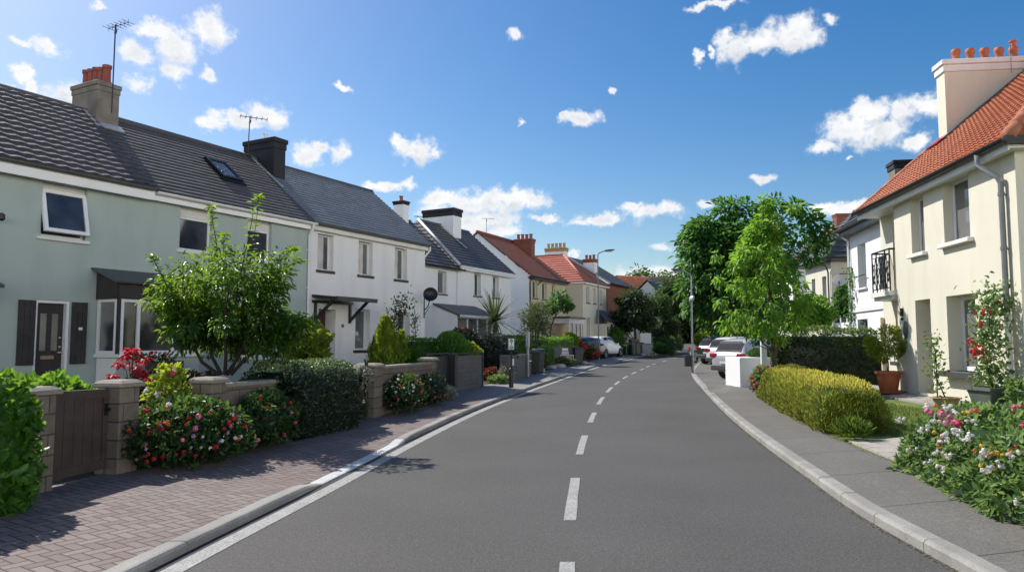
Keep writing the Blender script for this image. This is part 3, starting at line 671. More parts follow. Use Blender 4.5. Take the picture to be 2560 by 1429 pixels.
# skylight on the plain tiled slope
def on_roof(x, u, n):            # u metres up the slope from the eave line, n metres off it
    d = Vector((0, RY-EY, RZ-4.78)).normalized(); nn = Vector((0, -d.z, d.y)); return Vector((x, EY, 4.78)) + d*u + nn*n
def roofbox(B, x0, x1, u0, u1, n0, n1): return B.hexa([on_roof(x0,u0,n0),on_roof(x1,u0,n0),on_roof(x1,u1,n0),on_roof(x0,u1,n0)],[on_roof(x0,u0,n1),on_roof(x1,u0,n1),on_roof(x1,u1,n1),on_roof(x0,u1,n1)])
B = MB(); sx0, sx1 = X(4.82), X(5.5)
for q in ((sx0,sx0+.08,1.40,2.40),(sx1-.08,sx1,1.40,2.40),(sx0+.08,sx1-.08,1.40,1.52),(sx0+.08,sx1-.08,2.29,2.40)): roofbox(B, *q, -.02, .10)
roofbox(B, sx0-.06, sx1+.06, 1.26, 1.398, -.02, .05)
sk = B.build('skylight', K['blackmetal'], h); MB().poly(*[on_roof(x,u,.07) for x,u in ((sx0+.08,1.52),(sx1-.08,1.52),(sx1-.08,2.29),(sx0+.08,2.29))]).build('pane', glassmat('skylight_glass', (.06,.075,.09)), sk)
# front door with glazed strips, letterbox and louvred shutters
B = MB(); B.box(DR[0]+.06, DR[1]-.06, .12, .17, .02, 2.06); d = bevel(B.build('door', K['charcoal'], h), .005, 1)
mbx(DR[0]+.12, DR[1]-.12, .108, .12, .62, 1.05).build('door_panel', K['charcoal'], d)
for a in (.17, .40): MB().box(DR[0]+a, DR[0]+a+.12, .113, .119, 1.1, 1.85).build('pane', K['frost'], d)
mbx(DR[0]+.2, DR[0]+.46, .10, .118, .93, 1.0).build('letterbox', K['buffpot'], d)
mbx(DR[1]-.17, DR[1]-.09, .075, .118, 1.05, 1.075).build('handle', K['alloy'], d)
for z in (1.16, 1.35): mbx(DR[1]-.14, DR[1]-.10, .10, .118, z, z+.03).build('lock', K['alloy'], d)
B = MB(); B.box(DR[0]+.003, DR[0]+.058, .02, .16, .02, 2.115); B.box(DR[1]-.058, DR[1]-.003, .02, .16, .02, 2.115); B.box(DR[0]+.058, DR[1]-.058, .02, .16, 2.06, 2.115); B.build('door_frame', K['upvc'], h)
for x0, x1 in ((X(-.66), X(-.335)), (X(.385), X(.71))):
    B = MB(); n = 3
    for i in range(n): B.box(x0+(x1-x0)*i/n+.003, x0+(x1-x0)*(i+1)/n-.003, -.045, -.015, .82, 2.10)
    for z in (1.0, 1.4, 1.9): B.box(x0+.01, x1-.01, -.06, -.0455, z, z+.09)
    B.build('shutter', K['charcoal'], h)
mbx(X(.52), X(.6), -.068, -.0605, 1.52, 1.58).build('number_plate', K['upvc'], h)
# porch roof edge at the left margin and a small wall lamp
slab(h, 'porch_roof', 'slatebrown', (.2,-1.0,2.30), (X(-1.42),-1.0,2.30), (X(-1.42),-.003,2.60), (.2,-.003,2.60), .06)
B = MB(); B.tube([(X(-1.13),-.01,3.62),(X(-1.13),-.16,3.66)], .02, 6); B.lathe([(.03,0),(.06,.03),(.06,.12),(.02,.15)], (X(-1.13),-.19,3.57), 10); B.build('wall_lamp', K['blackmetal'], h)
# bay window
b0, b1, bd = X(.93), X(3.0), .75
B = MB(); B.box(b0+.03, b1-.03, -bd+.03, -.002, -.55, .95); B.build('bay_wall', K['green'], h)
mbx(b0+.026, b0+.029, -bd+.06, -.03, -.4, .93).build('bay_panel', K['upvc'], h)
B = MB(); y0, y1 = -bd+.001, -bd+.07
B.box(b0-.03, b1+.03, -bd-.05, -.002, .951, 1.02)
for x in (X(1.02), X(1.40), X(2.25), X(2.93)): B.box(x-.035, x+.035, y0, y1, 1.021, 2.18)
B.box(X(1.055), b1, y0+.004, y1-.004, 1.021, 1.09); B.box(X(1.055), b1, y0+.004, y1-.004, 2.12, 2.18)
for yy in (-bd+.10, -.06): B.box(b0, b0+.06, yy-.04, yy+.04, 1.021, 2.18)
B.box(b0+.004, b0+.056, -bd+.14, -.1, 1.021, 1.09); B.box(b0+.004, b0+.056, -bd+.14, -.1, 2.12, 2.18)
bw = B.build('bay_window', K['upvc'], h)
for a, b in ((1.055,1.365),(1.435,2.215),(2.285,2.895)): MB().poly((X(a),-bd+.04,1.09),(X(b),-bd+.04,1.09),(X(b),-bd+.04,2.12),(X(a),-bd+.04,2.12)).build('pane', K['glassb'], bw)
MB().poly((b0+.03,-bd+.14,1.09),(b0+.03,-bd+.14,2.12),(b0+.03,-.1,2.12),(b0+.03,-.1,1.09)).build('pane', K['glassc'], bw)
B = MB(); B.box(b0-.004, X(.983), -bd-.004, -bd+.06, 1.022, 2.18); B.box(b0-.01, b1, -bd-.02, -bd+.02, 2.181, 2.50); B.box(b0-.03, b0+.01, -bd+.021, -.002, 2.181, 2.50)
B.add([(b0-.03,-bd-.02,2.501),(b0-.03,-.002,2.501),(b0-.03,-.002,2.80),(b0+.01,-bd-.02,2.501),(b0+.01,-.002,2.501),(b0+.01,-.002,2.80)], [(0,1,2),(5,4,3),(0,2,5,3)])
for i in range(3): B.box(b0, b1, -bd-.026, -bd-.0205, 2.20+.1*i, 2.285+.1*i)
B.build('bay_fascia', K['charcoal'], h)
slab(h, 'bay_roof', 'slate', (b0-.16,-bd-.14,2.54), (b1+.1,-bd-.14,2.54), (b1+.1,-.003,2.86), (b0-.16,-.003,2.86), .04)
B = MB(); B.box(X(1.55), X(2.35), -bd-.26, -bd-.06, .70, .86); wb = B.build('window_box', K['charcoal'], h)
WINDOW_BOX = (h, X(1.95), -bd-.16, .86)

# ---- the white terraced house beside it
h = house_at('terraced_house', 'white terraced house with blue-grey slate roof and black porch canopy', A_p + A_d*7.235, 28.4, Z0)
def X(s): return s - 7.235
Wb = [(X(7.57), X(8.25), 3.40, 4.48, .24), (X(9.40), X(10.10), 3.40, 4.48, .24), (X(11.27), X(11.96), 3.40, 4.48, .24)]
D1 = (X(7.66), X(8.40), .0, 2.25, .5); G1 = (X(9.30), X(10.02), 1.02, 2.31, .26); D2 = (X(11.35), X(12.16), .9, 2.30, .3)
facade(h, 5.78, 5.3, 4.82, Wb + [D1, G1, D2], K['white'], gable=(6.95, 5.78))
for i, w_ in enumerate(Wb): window(h, *w_[:4], y=.17, glass='glassc', sill='darksill', so=.05, sh=.08, sext=.05)
window(h, *G1[:4], y=.19, glass='glassn', sill='darksill', so=.05, sh=.08)
window(h, *D2[:4], y=.22, glass='glass', sill=None)
B = MB(); B.box(D1[0]+.02, D1[1]-.02, .40, .46, .0, 2.2); d = B.build('door', K['redwood'], h)
for a, b in ((.15,.9),(1.05,1.55),(1.65,2.05)): mbx(D1[0]+.12, D1[1]-.12, .385, .40, a, b).build('door_panel', K['redwood'], d)
mbx(D1[1]-.13, D1[1]-.07, .33, .385, 1.0, 1.1).build('handle', K['blackmetal'], d)
sloped(h, 0.0, 5.88, EY, 4.76, RY, 6.98, 'slateblue', 21, None, 26, .032)
slab(h, 'rear_roof', 'slateblue', (5.85,5.5,4.76), (0,5.5,4.76), (0,RY+.01,6.96), (5.85,RY+.01,6.96))
B = MB(); B.tube([(-.02,RY,6.94),(5.88,RY,6.94)], .10, 10); B.build('ridge_cap', K['slate'], h, True)
chimney(h, .19, .66, 1.72, 3.0, 5.7, 7.52, 'chimblack', 'chimblack', 1, 'upvc', .07, .26, capo=.06, caph=.2)
slab(h, 'flashing', 'lead', (.004,1.15,5.93), (.07,1.15,5.93), (.07,2.5,7.0), (.004,2.5,7.0), .03)
mbx(.02, 5.82, -.13, -.10, 4.54, 4.70).build('fascia', K['offwhite'], h); mbx(.02, 5.82, -.099, -.002, 4.56, 4.59).build('soffit', K['offwhite'], h)
gutter(h, .06, 5.9, -.20, 4.735, 'zinc', .06)
B = MB(); B.tube([(5.83,-.2,4.68),(5.83,-.2,4.55),(5.83,.06,4.3),(5.83,.06,.3)], .035, 8); autosmooth(B.build('downpipe', K['upvc'], h))
B = MB(); c0, c1 = X(7.37), X(9.12)
B.hexa([(c0,-.95,2.50),(c1,-.95,2.50),(c1,-.003,2.58),(c0,-.003,2.58)],[(c0,-.95,2.56),(c1,-.95,2.56),(c1,-.003,2.66),(c0,-.003,2.66)]); B.box(c0-.02, c1+.02, -1.0, -.951, 2.46, 2.58); B.box(c0, c1, -.06, -.003, 2.42, 2.499)
cn = B.build('canopy', K['black'], h)
for x in (c0+.12, c1-.12):
    B = MB(); B.box(x-.035, x+.035, -.07, -.003, 1.85, 2.418); B.hexa([(x-.035,-.07,1.90),(x+.035,-.07,1.90),(x+.035,-.07,2.0),(x-.035,-.07,2.0)],[(x-.035,-.78,2.495),(x+.035,-.78,2.495),(x+.035,-.68,2.51),(x-.035,-.68,2.51)])
    B.build('bracket', K['black'], cn)
mbx(X(8.66), X(8.76), -.02, -.003, 1.72, 1.82).build('number_plate', K['zinc'], h)
mbx(.04, .36, -.012, -.002, .2, 1.65).build('side_gate', K['zinc'], h)

# ---- the two white houses stepped back behind it
D_p = Vector((-2.642, 36.0)); zD = .60
h = house_at('terraced_house', 'low white terraced house with black gutter, between slate roof and hipped roof', D_p - A_d*6.5, 28.4, zD)
facade(h, 6.49, 5.5, 4.6, [(4.76, 5.5, 3.34, 4.42, .24)], K['white2'])
window(h, 4.76, 5.5, 3.34, 4.42, y=.16, glass='glassc', sill='zinc', so=.05)
sloped(h, 0, 6.55, -.22, 4.60, 2.9, 7.22, 'slate', 14, None, 20, .045)
slab(h, 'rear_roof', 'slate', (6.5,5.8,4.6), (0,5.8,4.6), (0,2.91,7.2), (6.5,2.91,7.2))
gutter(h, .0, 6.75, -.26, 4.60, 'blackmetal', .07)
B = MB(); B.tube([(0,2.9,7.19),(6.5,2.9,7.19)], .10, 8); B.build('ridge_cap', K['slate'], h, True)
chimney(h, 5.50, 5.95, 2.6, 3.2, 6.8, 8.05, 'white2', 'chimblack', 1, 'pot', .10, .28, capo=.06, caph=.1)
B = MB(); B.tube([(6.4,-.06,4.5),(6.4,-.06,.2)], .03, 6); B.build('downpipe', K['upvc'], h)
# lean-to porch with windows
px0, px1 = 4.35, 8.1
B = MB(); B.box(px0+.08, px1-.1, -1.3, -.003, -.5, 1.35); B.add([(px0+.08,-1.3,1.351),(px0+.08,-.003,1.351),(px0+.08,-.003,2.78),(px0+.08,-1.3,2.28)], [(0,1,2,3)])
po = B.build('porch', K['white2'], h)
B = MB()
for x in (px0+.1, px0+1.0, px0+1.9, px0+2.8, px1-.15): B.box(x-.04, x+.04, -1.29, -1.22, 1.352, 2.28)
B.box(px0+.14, px1-.2, -1.286, -1.224, 2.16, 2.28); B.build('window_frame', K['upvc'], po)
MB().poly((px0+.1,-1.25,1.36),(px1-.15,-1.25,1.36),(px1-.15,-1.25,2.16),(px0+.1,-1.25,2.16)).build('pane', K['glassn'], po)
slab(h, 'porch_roof', 'slate', (px0,-1.5,2.30), (px1,-1.5,2.30), (px1,-.003,2.88), (px0,-.003,2.88), .07)
mbx(px0, px1, -1.53, -1.501, 2.2, 2.31).build('porch_fascia', K['upvc'], h)

h = house_at('terraced_house', 'white house with hipped dark slate roof, pale hip strip and wide white chimney', D_p, 28.4, zD)
Ws = [(1.5,2.2,3.42,4.55,.26), (3.38,4.08,3.42,4.55,.26)]
facade(h, 5.4, 5.6, 4.83, Ws, K['white2'], gable=(7.3, 5.4))
for w_ in Ws: window(h, *w_[:4], y=.18, glass='glassc', sill='zinc', so=.05, mull=((w_[0]+w_[1])/2,), w=.045)
hx, hz, hy = .55, 7.38, 2.8
MB().slope((-.25,-.25,4.78),(5.5,-.25,4.78),(5.5,hy,hz),(hx,hy,hz), 15, .045, 18).build('roof', K['slate'], h)
MB().slope((-.25,5.9,4.78),(-.25,-.25,4.78),(hx,hy-.02,hz),(hx,hy+.02,hz), 13, .02, 8).build('hip_roof', K['slatepale'], h)
slab(h, 'rear_roof', 'slate', (5.5,5.9,4.78), (-.25,5.9,4.78), (hx,hy+.01,hz-.01), (5.5,hy+.01,hz-.01))
B = MB(); B.tube([(-.27,-.27,4.80),(hx,hy,hz+.02)], .085, 8); B.build('hip_flashing', K['lead'], h, True)
B = MB(); B.tube([(hx,hy,hz-.02),(5.5,hy,hz-.02)], .09, 8); B.build('ridge_cap', K['slate'], h, True)
B = MB(); B.box(-.1, 5.62, -.24, -.002, 4.60, 4.70); B.box(-.15, 5.70, -.30, -.18, 4.701, 4.79); B.build('cornice', K['upvc'], h)
chimney(h, 2.55, 3.35, 1.95, 3.9, 6.2, 8.20, 'white2', 'chimblack', 0, capo=.08, caph=.26)
slab(h, 'flashing', 'lead', (2.40,1.0,6.0), (2.50,1.0,6.0), (2.50,hy,hz+.04), (2.40,hy,hz+.04), .03)

# ---- cream gable house with red-brown roof
E_p = Vector((1.095, 48.0)); zE = .72
h = house_at('house', 'pale yellow house with red-brown tiled roof, white gable end and brick chimney', E_p, 26, zE)
We = [(.60,1.36,3.85,4.98,.22), (2.16,2.92,3.85,4.98,.22), (3.87,4.5,3.85,4.98,.22)]
GWe = (3.9, 7, .2, 2.0)
facade(h, 6.3, 7.6, 5.3, We + [(.5,1.2,.3,2.1,.2),(2.0,2.8,.2,2.2,.2)], K['cream2'])
B = MB(); B.poly((-.004,0,-.5),(-.004,0,5.3),(-.004,3.8,8.3),(-.004,7.6,5.3),(-.004,7.6,-.5)); B.build('gable_wall', K['white2'], h)
for w_ in We: window(h, *w_[:4], y=.14, glass='glass', sill='darksill', w=.05)
window(h, .5, 1.2, .3, 2.1, y=.14, glass='glass', sill=None); window(h, 2.0, 2.8, .2, 2.2, y=.14, glass='glassn', sill=None)
MB().slope((-.12,-.3,5.26),(6.4,-.3,5.26),(6.4,3.8,8.4),(-.12,3.8,8.4), 30, .02, 30).build('roof', K['redtile'], h)
slab(h, 'rear_roof', 'redtile', (6.4,7.9,5.26), (-.12,7.9,5.26), (-.12,3.81,8.4), (6.4,3.81,8.4))
B = MB(); B.tube([(-.12,3.8,8.4),(6.4,3.8,8.4)], .11, 8); B.build('ridge_cap', K['redtile'], h, True)
B = MB(); B.tube([(-.13,-.3,5.26),(-.13,3.8,8.38),(-.13,7.9,5.26)], .045, 6); B.build('verge', K['slate'], h)
gutter(h, -.1, 6.4, -.34, 5.26, 'blackmetal', .075); mbx(-.1, 6.3, -.29, -.003, 5.08, 5.2).build('fascia', K['black'], h)
B = MB(); B.tube([(.1,-.34,5.2),(.1,-.06,4.9),(.1,-.06,.1)], .035, 6); B.tube([(1.75,-.3,5.2),(1.75,-.06,5.0),(1.35,-.06,4.75)], .035, 6); B.build('downpipe', K['blackmetal'], h)
chimney(h, 5.1, 5.75, 2.15, 3.5, 6.5, 8.45, 'brickred', 'redtile', 4, 'pot', .13, .38, capo=.07, caph=.2)
B = MB(); B.box(4.15, 7.0, -1.15, -.003, -.5, .55); bb = B.build('bay', K['cream2'], h)
B = MB()
for x in (4.2, 5.0, 5.8, 6.6): B.box(x-.07, x+.07, -1.15, -1.05, .551, 2.25)
B.box(4.1, 6.95, -1.16, -.003, 2.251, 2.6); B.build('bay_frame', K['offwhite'], bb); MB().poly((4.2,-1.09,.56),(6.6,-1.09,.56),(6.6,-1.09,2.25),(4.2,-1.09,2.25)).build('pane', K['glassn'], bb)
mbx(4.0, 7.05, -1.3, -.003, 2.601, 2.74).build('bay_roof', K['zinc'], h)

# ---- cream hipped house with bright red side slope
F_p = Vector((5.571, 58.0)); zF = .85
h = house_at('house', 'cream house with bright red hipped roof and buff-potted chimney', F_p, 25.5, zF)
Wf = [(.82,1.56,3.95,5.25,.22), (2.40,3.0,3.98,5.2,.22), (4.15,4.6,4.0,5.15,.22), (.86,1.6,.2,2.78,.25)]
facade(h, 5.8, 9.0, 5.62, Wf, K['cream'])
B = MB(); B.poly((-.004,0,-.5),(-.004,0,5.62),(-.004,9,5.62),(-.004,9,-.5)); B.build('side_wall', K['creamshade'], h)
for w_ in Wf[:3]: window(h, *w_[:4], y=.15, glass='glassn', sill='darksill', w=.05)
window(h, *Wf[3][:4], y=.17, glass='glass', sill=None)
rz = 8.1
MB().slope((-.25,9.2,5.58),(-.25,-.3,5.58),(2.9,2.75,rz),(2.9,9.2,rz), 12, .06, 26).build('side_roof', K['brighttile'], h)
MB().slope((-.25,-.3,5.58),(6.05,-.3,5.58),(2.92,2.75,rz),(2.88,2.75,rz), 16, .025, 20).build('roof', K['redtile'], h)
MB().slope((6.05,-.3,5.58),(6.05,9.2,5.58),(2.9,9.2,rz),(2.9,2.75,rz), 12, .03, 20).build('far_roof', K['redtile'], h)
B = MB(); B.tube([(-.28,-.33,5.6),(2.9,2.75,rz+.03)], .10, 8); B.tube([(2.9,2.75,rz+.02),(2.9,9.2,rz+.02)], .10, 8); B.build('hip_cap', K['brighttile'], h, True)
mbx(-.2, 6.0, -.25, -.003, 5.42, 5.55).build('fascia', K['upvc'], h); mbx(-.25, -.006, -.25, 9, 5.42, 5.55).build('fascia', K['upvc'], h)
chimney(h, 3.05, 3.75, 2.7, 4.5, 6.8, 8.75, 'white2', 'buffpot', 5, 'buffpot', .13, .42, capo=.07, caph=.2)
B = MB(); B.box(2.5, 5.75, -1.0, -.003, -.5, .6); B.box(2.5, 3.6, -1.0, -.003, .601, 2.3); po = B.build('porch', K['cream'], h)
B = MB(); 
for x in (3.75, 4.7, 5.65): B.box(x-.08, x+.08, -1.0, -.9, .601, 2.3)
B.box(3.61, 5.75, -1.0, -.8, 2.301, 2.5); B.build('window_frame', K['upvc'], po); MB().poly((3.7,-.95,.61),(5.7,-.95,.61),(5.7,-.95,2.3),(3.7,-.95,2.3)).build('pane', K['glass'], po)
MB().slope((2.3,-1.25,2.5),(5.95,-1.25,2.5),(4.9,-.003,3.5),(3.3,-.003,3.5), 6, .03, 8).build('porch_roof', K['slate'], h)
MB().box(2.9, 3.25, -1.02, -1.001, .0, 2.1).build('porch_door', K['zinc'], po)

# ---- red brick house with dark roof
h = house_at('house', 'red brick house with dark slate roof and white chimney', (8.6, 66.5), 28, .95)
facade(h, 6.2, 8, 6.0, [(1.0,1.9,.3,2.2,.2)], K['brickred'], gable=(8.6, 0))
window(h, 1.0, 1.9, .3, 2.2, y=.12, glass='glass')
MB().slope((-.2,-.35,6.0),(6.4,-.35,6.0),(6.4,4,8.7),(-.2,4,8.7), 16, .04, 20).build('roof', K['slate'], h)
slab(h, 'rear_roof', 'slate', (6.4,8.3,6.0), (-.2,8.3,6.0), (-.2,4.01,8.7), (6.4,4.01,8.7))
B = MB(); B.tube([(-.22,-.35,6.01),(-.22,4,8.71)], .09, 6); B.build('verge', K['lead'], h)
gutter(h, -.2, 6.4, -.4, 6.0, 'blackmetal', .08)
chimney(h, .3, 1.0, 1.35, 2.45, 6.8, 8.3, 'white2', 'redtile', 3, 'pot', .14, .4, capo=.07, caph=.2)
B = MB(); B.box(2.4, 4.4, -1.2, -.003, -.4, 2.2); B.build('porch', K['white2'], h)

# ---- farther houses at the bend
h = house_at('house', 'orange-roofed cream house with pointed gable behind round dark tree', (13.6, 80.0), 62, 1.0)
facade(h, 9, 7, 4.9, [(1,2,3,4.3,.2),(6.2,7.1,3,4.3,.2)], K['cream'], gable=(8.4, 9))
window(h, 6.2, 7.1, 3, 4.3, y=.1); window(h, 1, 2, 3, 4.3, y=.1)
MB().slope((-.3,-.4,4.85),(4.2,-.4,4.85),(4.2,3.5,8.2),(-.3,3.5,8.2), 14, .04, 20).build('roof', K['orangetile'], h)
MB().slope((4.203,-.4,4.85),(9.1,-.4,4.85),(9.1,3.5,8.2),(4.203,3.5,8.2), 14, .04, 20).build('roof_half', rooftile('brown_tile', (.16,.10,.075), (.2,.13,.1)), h)
slab(h, 'rear_roof', 'orangetile', (9.1,7.4,4.85), (-.3,7.4,4.85), (-.3,3.51,8.2), (9.1,3.51,8.2))
chimney(h, 8.6, 9.8, 3.0, 4.0, 7, 9.2, 'white2', 'white2', 0)
h = house_at('house', 'white house with slate roof beyond orange-roofed gable', (17.2, 78.0), 30, 1.0)
facade(h, 7, 6, 4.4, [(.8,1.6,2.8,4,.2),(3,3.8,2.8,4,.2),(.8,1.8,.3,2,.2)], K['white2'], gable=(7.2, 0, 7))
for w_ in ((.8,1.6,2.8,4),(3,3.8,2.8,4),(.8,1.8,.3,2)): window(h, *w_, y=.1, fmat='upvc')
MB().slope((-.2,-.35,4.35),(7.2,-.35,4.35),(7.2,3,7.4),(-.2,3,7.4), 12, .04, 20).build('roof', K['slate'], h)
slab(h, 'rear_roof', 'slate', (7.2,6.3,4.35), (-.2,6.3,4.35), (-.2,3.01,7.4), (7.2,3.01,7.4))
h = house_at('garage', 'low flat-roofed red brick garage among far trees', (24.5, 96.0), 75, 2.2); h['category'] = 'garage'
facade(h, 5, 5, 4.2, [(1,4,0,2.4,.2)], K['brickred']); mbx(-.2, 5.2, -.2, 5.2, 4.201, 4.5).build('roof', K['zinc'], h); mbx(1.05, 3.95, .12, .16, 0, 2.38).build('door', K['upvc'], h)
h = house_at('bungalow', 'low house with orange-brown roof peeping over far hedge', (24.2, 84.0), 60, 1.0)
facade(h, 7, 6, 1.5, [], K['cream']); MB().slope((-.4,-.4,1.45),(7.4,-.4,1.45),(5.5,3,3.2),(1.5,3,3.2), 10, .04, 12).build('roof', K['orangetile'], h); MB().slope((7.4,-.4,1.45),(7.4,6.4,1.45),(5.5,3,3.2),(5.5,3,3.2), 10, .04, 8).build('hip_roof', K['orangetile'], h)
h['category'] = 'house'

# ---- right: the cream house near the camera
d_ = Vector((math.sin(R(6.5)), math.cos(R(6.5)))); P = Vector((9.47, 17.0)) + d_*3.4; zR = .45
h = house_at('house', 'large cream house with orange clay roof, black balcony and five-pot chimney', P, 6.5, zR, 'R')
def X(s): return 3.4 - s
RC = .36
ops = [(X(.50),X(-.20),3.29,4.62,.40), (X(-1.16),X(-2.28),3.32,4.66,.42), (X(.45),X(-.34),.05,2.2,.45), (X(-1.12),X(-2.33),.62,2.2,.5)]
opsr = [(X(2.56),X(1.55),2.55,4.40,.30), (X(2.58),X(1.50),.72,2.06,.28)]
xs_ = X(1.5)
# near (proud) part and recessed far part are one wall
B = MB()
def panel(x0, x1, y, ops, H, base):
    xs = sorted({x0, x1} | {o[0] for o in ops} | {o[1] for o in ops}); zs = sorted({base, H} | {o[2] for o in ops} | {o[3] for o in ops})
    for i in range(len(xs)-1):
        for j in range(len(zs)-1):
            cx, cz = (xs[i]+xs[i+1])/2, (zs[j]+zs[j+1])/2
            if any(o[0] < cx < o[1] and o[2] < cz < o[3] for o in ops): continue
            B.poly((xs[i],y,zs[j]),(xs[i+1],y,zs[j]),(xs[i+1],y,zs[j+1]),(xs[i],y,zs[j+1]))
    for o in ops:
        a0,a1,z0,z1 = o[:4]; r = y + o[4]
        B.poly((a0,y,z0),(a0,r,z0),(a0,r,z1),(a0,y,z1)); B.poly((a1,y,z0),(a1,y,z1),(a1,r,z1),(a1,r,z0)); B.poly((a0,y,z1),(a0,r,z1),(a1,r,z1),(a1,y,z1)); B.poly((a0,y,z0),(a1,y,z0),(a1,r,z0),(a0,r,z0)); B.poly((a0,r,z0),(a1,r,z0),(a1,r,z1),(a0,r,z1))
LR = 7.36
panel(xs_, LR, 0, ops, 4.72, -.5); panel(0, xs_, RC, opsr, 4.72, -.5)
B.poly((xs_,0,-.5),(xs_,RC,-.5),(xs_,RC,4.72),(xs_,0,4.72)); B.poly((0,RC,-.5),(0,RC,4.72),(0,9.4,4.72),(0,9.4,-.5)); B.poly((LR,0,-.5),(LR,9.4,-.5),(LR,9.4,4.72),(LR,0,4.72)); B.poly((0,9.4,-.5),(0,9.4,4.72),(LR,9.4,4.72),(LR,9.4,-.5)); B.poly((0,RC,4.72),(0,4.6,8.6),(0,9.4,4.72))
B.build('wall', K['cream'], h)
window(h, *ops[0][:4], y=.17, glass='glassn', sill='offwhite', so=.10, sh=.09, w=.06, sext=.1)
window(h, *ops[1][:4], y=.19, glass='glassn', sill='offwhite', so=.12, sh=.09, w=.07, mull=(X(-1.9),), sext=.12)
window(h, *ops[3][:4], y=.28, glass='glassc', sill='zinc', so=.22, sh=.12, w=.09, mull=(X(-1.95),), sext=.12)
window(h, *opsr[0][:4], y=RC+.17, glass='glassn', sill=None, w=.07)
window(h, *opsr[1][:4], y=RC+.16, glass='glassc', sill='zinc', so=.16, sill_y=RC, sh=.1, w=.08, mull=(X(2.0),))
B = MB(); B.box(ops[2][0]+.02, ops[2][1]-.02, .36, .42, .05, 2.16); d = B.build('door', K['black'], h); mbx(ops[2][1]-.14, ops[2][1]-.09, .30, .36, 1.0, 1.06).build('handle', K['alloy'], d)
ye, ze, yr, zr_ = -.24, 4.80, 4.6, 8.98
MB().slope((-.04,ye,ze),(LR+.3,ye,ze),(LR-4.55,yr,zr_),(-.04,yr,zr_), 30, .035, 200, (.18,.035)).build('roof', K['orangetile'], h)
MB().slope((LR+.3,ye,ze),(LR+.3,9.8,ze),(LR-4.55,yr+.01,zr_),(LR-4.55,yr,zr_), 22, .04, 60, (.24,.03)).build('hip_roof', K['orangetile'], h)
slab(h, 'rear_roof', 'orangetile', (LR+.3,9.8,ze), (-.04,9.8,ze), (-.04,yr+.01,zr_), (LR-4.55,yr+.01,zr_))
B = MB(); p, q = Vector((LR+.32,ye-.02,ze+.03)), Vector((LR-4.55,yr,zr_+.04)); n = 16
for i in range(n):
    a, b = p.lerp(q, i/n), p.lerp(q, (i+1.12)/n); B.tube([a, b], [.135, .105], 10)
B.build('hip_cap', K['orangetile'], h, True)
B = MB(); a, b = Vector((-.05,ye,ze+.04)), Vector((-.05,yr,zr_+.05))
for i in range(14): B.tube([a.lerp(b, i/14), a.lerp(b, (i+1.1)/14)], [.075,.06], 8)
B.tube([(-.04,yr,zr_+.04),(LR-4.6,yr,zr_+.04)], .12, 8); B.build('verge_tile', K['orangetile'], h, True)
B = MB(); B.box(-.02, LR+.24, -.20, -.001, 4.64, 4.70); B.box(-.02, LR+.24, -.23, -.201, 4.60, 4.80); B.box(.0, xs_-.001, .0, RC-.002, 4.641, 4.70); B.box(LR+.002, LR+.24, -.0, 9.4, 4.64, 4.70); B.build('soffit', K['offwhite'], h)
gutter(h, -.06, LR+.34, -.315, 4.80, 'blackmetal', .08)
B = MB(); B.box(LR+.28, LR+.38, -.32, 9.4, 4.70, 4.84); B.build('side_gutter', K['blackmetal'], h)
dp = X(-3.62)
B = MB(); B.tube([(dp-.30,-.32,4.74),(dp-.30,-.32,4.55),(dp-.02,-.12,4.25),(dp,-.08,4.15)], .05, 8); autosmooth(B.build('downpipe', K['galv'], h))
B = MB(); B.tube([(dp,-.08,4.15),(dp,-.08,1.75)], .05, 8)
for z in (1.9, 2.9, 3.9): B.tube([(dp,-.08,z),(dp,-.08,z+.06)], .062, 8); B.box(dp-.02, dp+.02, -.08, -.002, z, z+.03)
autosmooth(B.build('downpipe', K['greypole'], h)); B = MB(); B.tube([(dp,-.08,1.75),(dp,-.08,-.1)], .06, 8); autosmooth(B.build('downpipe', K['offwhite'], h))
# chimney stack in line with the far verge, sloping cap on top
cy0, cy1 = 1.95, 4.75
c = chimney(h, .12, .60, cy0, cy1, 5.9, 8.80, 'cream', 'offwhite', 0, capo=.08, caph=.20)
for i in range(5):
    yy = cy0 + .42 + i*.37; prof = [(.11,0),(.11,.04),(.10,.07),(.095,.19),(.12,.24),(.125,.31),(.105,.36),(.05,.37)]
    if i == 4: prof = prof[:-1] + [(.08,.37),(.075,.47),(.10,.50),(.10,.54),(.05,.55)]
    autosmooth(MB().lathe(prof, (.37, yy, 8.85), 14).build('chimney_pot', K['terra'], c))
slab(h, 'flashing', 'zinc', (.625,1.75,6.66), (.80,1.75,6.66), (.80,4.6,9.03), (.625,4.6,9.03), .04)
slab(h, 'flashing', 'redlamp', (.08,1.62,6.55), (.70,1.62,6.55), (.70,1.94,6.82), (.08,1.94,6.82), .03)
